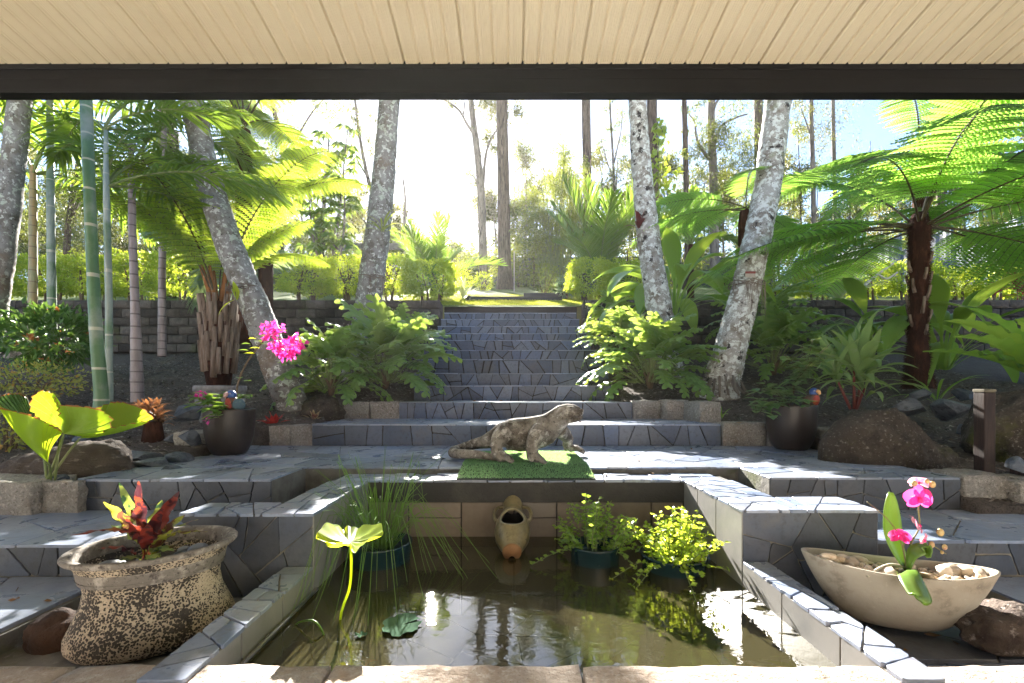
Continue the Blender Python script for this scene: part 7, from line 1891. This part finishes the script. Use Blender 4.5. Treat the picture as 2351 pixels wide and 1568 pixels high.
# bare white frangipani
b = on_lawn(1962, 8.7); t = thing('frangipani', 'bare white-barked frangipani branches above the right wall', 'tree', b)
st = MB()
for pth, r in (([(1962, 690), (1960, 650), (1945, 625), (1925, 610)], .045), ([(1960, 655), (1985, 620), (2000, 590), (2015, 570)], .04), ([(1966, 690), (1985, 655), (2015, 630), (2055, 600)], .035), ([(2015, 630), (2035, 640), (2060, 625)], .025), ([(1985, 620), (1975, 595), (1965, 580)], .025), ([(1958, 690), (1962, 640), (1970, 600), (1972, 575)], .035)):
    st.tube(trunk_path([P(x, y, 8.7) for x, y in pth], 12), list(np.linspace(r, r*.55, 12)), 8)
part('branch', st, MAT['bark_white'], t, True)
# shrubs beside the stair head and small plants on the lawn
for lab, vx, D, r, n, L, pal in (('grey-green shrub at the end of the sleepers', 1298, 10.6, (.22, .2, .28), 520, .09, 'leaf_glauc'), ('small loose shrub under the bamboo', 1250, 14.5, (.5, .4, .5), 520, .10, 'leaf_bamboo'), ('yellow-green shrub at the foot of the straight gum', 1110, 18, (.4, .3, .35), 420, .12, 'leaf_hedge'), ('soft shrub behind the sword plant', 1040, 15, (.6, .5, .5), 620, .11, 'leaf_hedge'), ('leafy shrub below the dark gum', 1480, 13, (.6, .5, .5), 600, .11, 'leaf_hedge')):
    bush('lawn_shrub', lab, on_lawn(vx, D), r, n, L, L*.3, MAT[pal], RNG, stem_r=.015)
o = part('garden_stake', MB().tube([on_lawn(1180, 17), on_lawn(1180, 17)+Vector((0, 0, 1.5))], .018, 6), MAT['bark_white']); tag(o, 'thin pale stake beside the straight gum', 'stake')
# oleander-like shrub with pink blooms behind the cane palms
t = bush('flowering_shrub', 'tall loose shrub with a few pink blooms behind the cane palms', on_lawn(395, 11.5), (.8, .5, .9), 1500, .13, .03, MAT['leaf_euc2'], RNG, stem_r=.02)
for x, y in ((397, 560), (402, 572), (430, 500), (388, 548), (440, 532)):
    c_ = np.repeat(np.array([tuple(P(x, y, 11.0))]), 9, 0); part('bloom', leaf_cloud(c_, RNG.normal(size=(9, 3)), .06, .05, RNG), MAT['bract'], t)

# fallen leaves on the paving
ls = []
for i in range(46):
    z, x, y = rb.choice(((ZP, rb.uniform(-1.9, 2.0), rb.uniform(2.6, 3.45)), (SZ[0], rb.uniform(-1.4, 1.5), rb.uniform(3.55, 4.1)), (SZ[1], rb.uniform(-.9, 1), rb.uniform(4.3, 4.7)), (-.765, rb.uniform(1.0, 1.5), rb.uniform(1.35, 1.5)), (-.675, rb.uniform(-1.9, -1.5), rb.uniform(1.3, 1.6)), (ZC, rb.uniform(-.7, .8), rb.uniform(2.33, 2.44))))
    ls.append((x, y, z+.004))
ls = np.array(ls); dd = RNG.normal(size=ls.shape); dd[:, 2] = .05
o = part('leaf_litter', leaf_cloud(ls, dd, RNG.uniform(.018, .045, len(ls)), .014, RNG, fold=.25, droop=-.1), mat('dry_leaf', (.22, .12, .05), .8, .2, layers=[(9, (.10, .06, .03), .45, .6)])); tag(o, 'few dry brown leaves fallen on the slate paving', 'leaves', kind='stuff')
# ------------------------------------------------------------------ thin air haze, added also to give the veiling glare round the sun
hz = part('haze', MB().box(-80, 80, -80, 160, -2.2, 40), nodes('haze_air')[0]); tag(hz, 'thin haze in the air, added also for the veil of sun glare', 'haze', kind='stuff')
_m = hz.data.materials[0]; _nt = _m.node_tree; _nt.nodes.remove(_nt.nodes['Principled BSDF'])
_v = _nt.nodes.new('ShaderNodeVolumePrincipled'); _v.inputs['Color'].default_value = (1, .97, .92, 1)
_v.inputs['Density'].default_value = .0004; _v.inputs['Anisotropy'].default_value = .6
_nt.links.new(_v.outputs[0], _nt.nodes['Material Output'].inputs['Volume'])
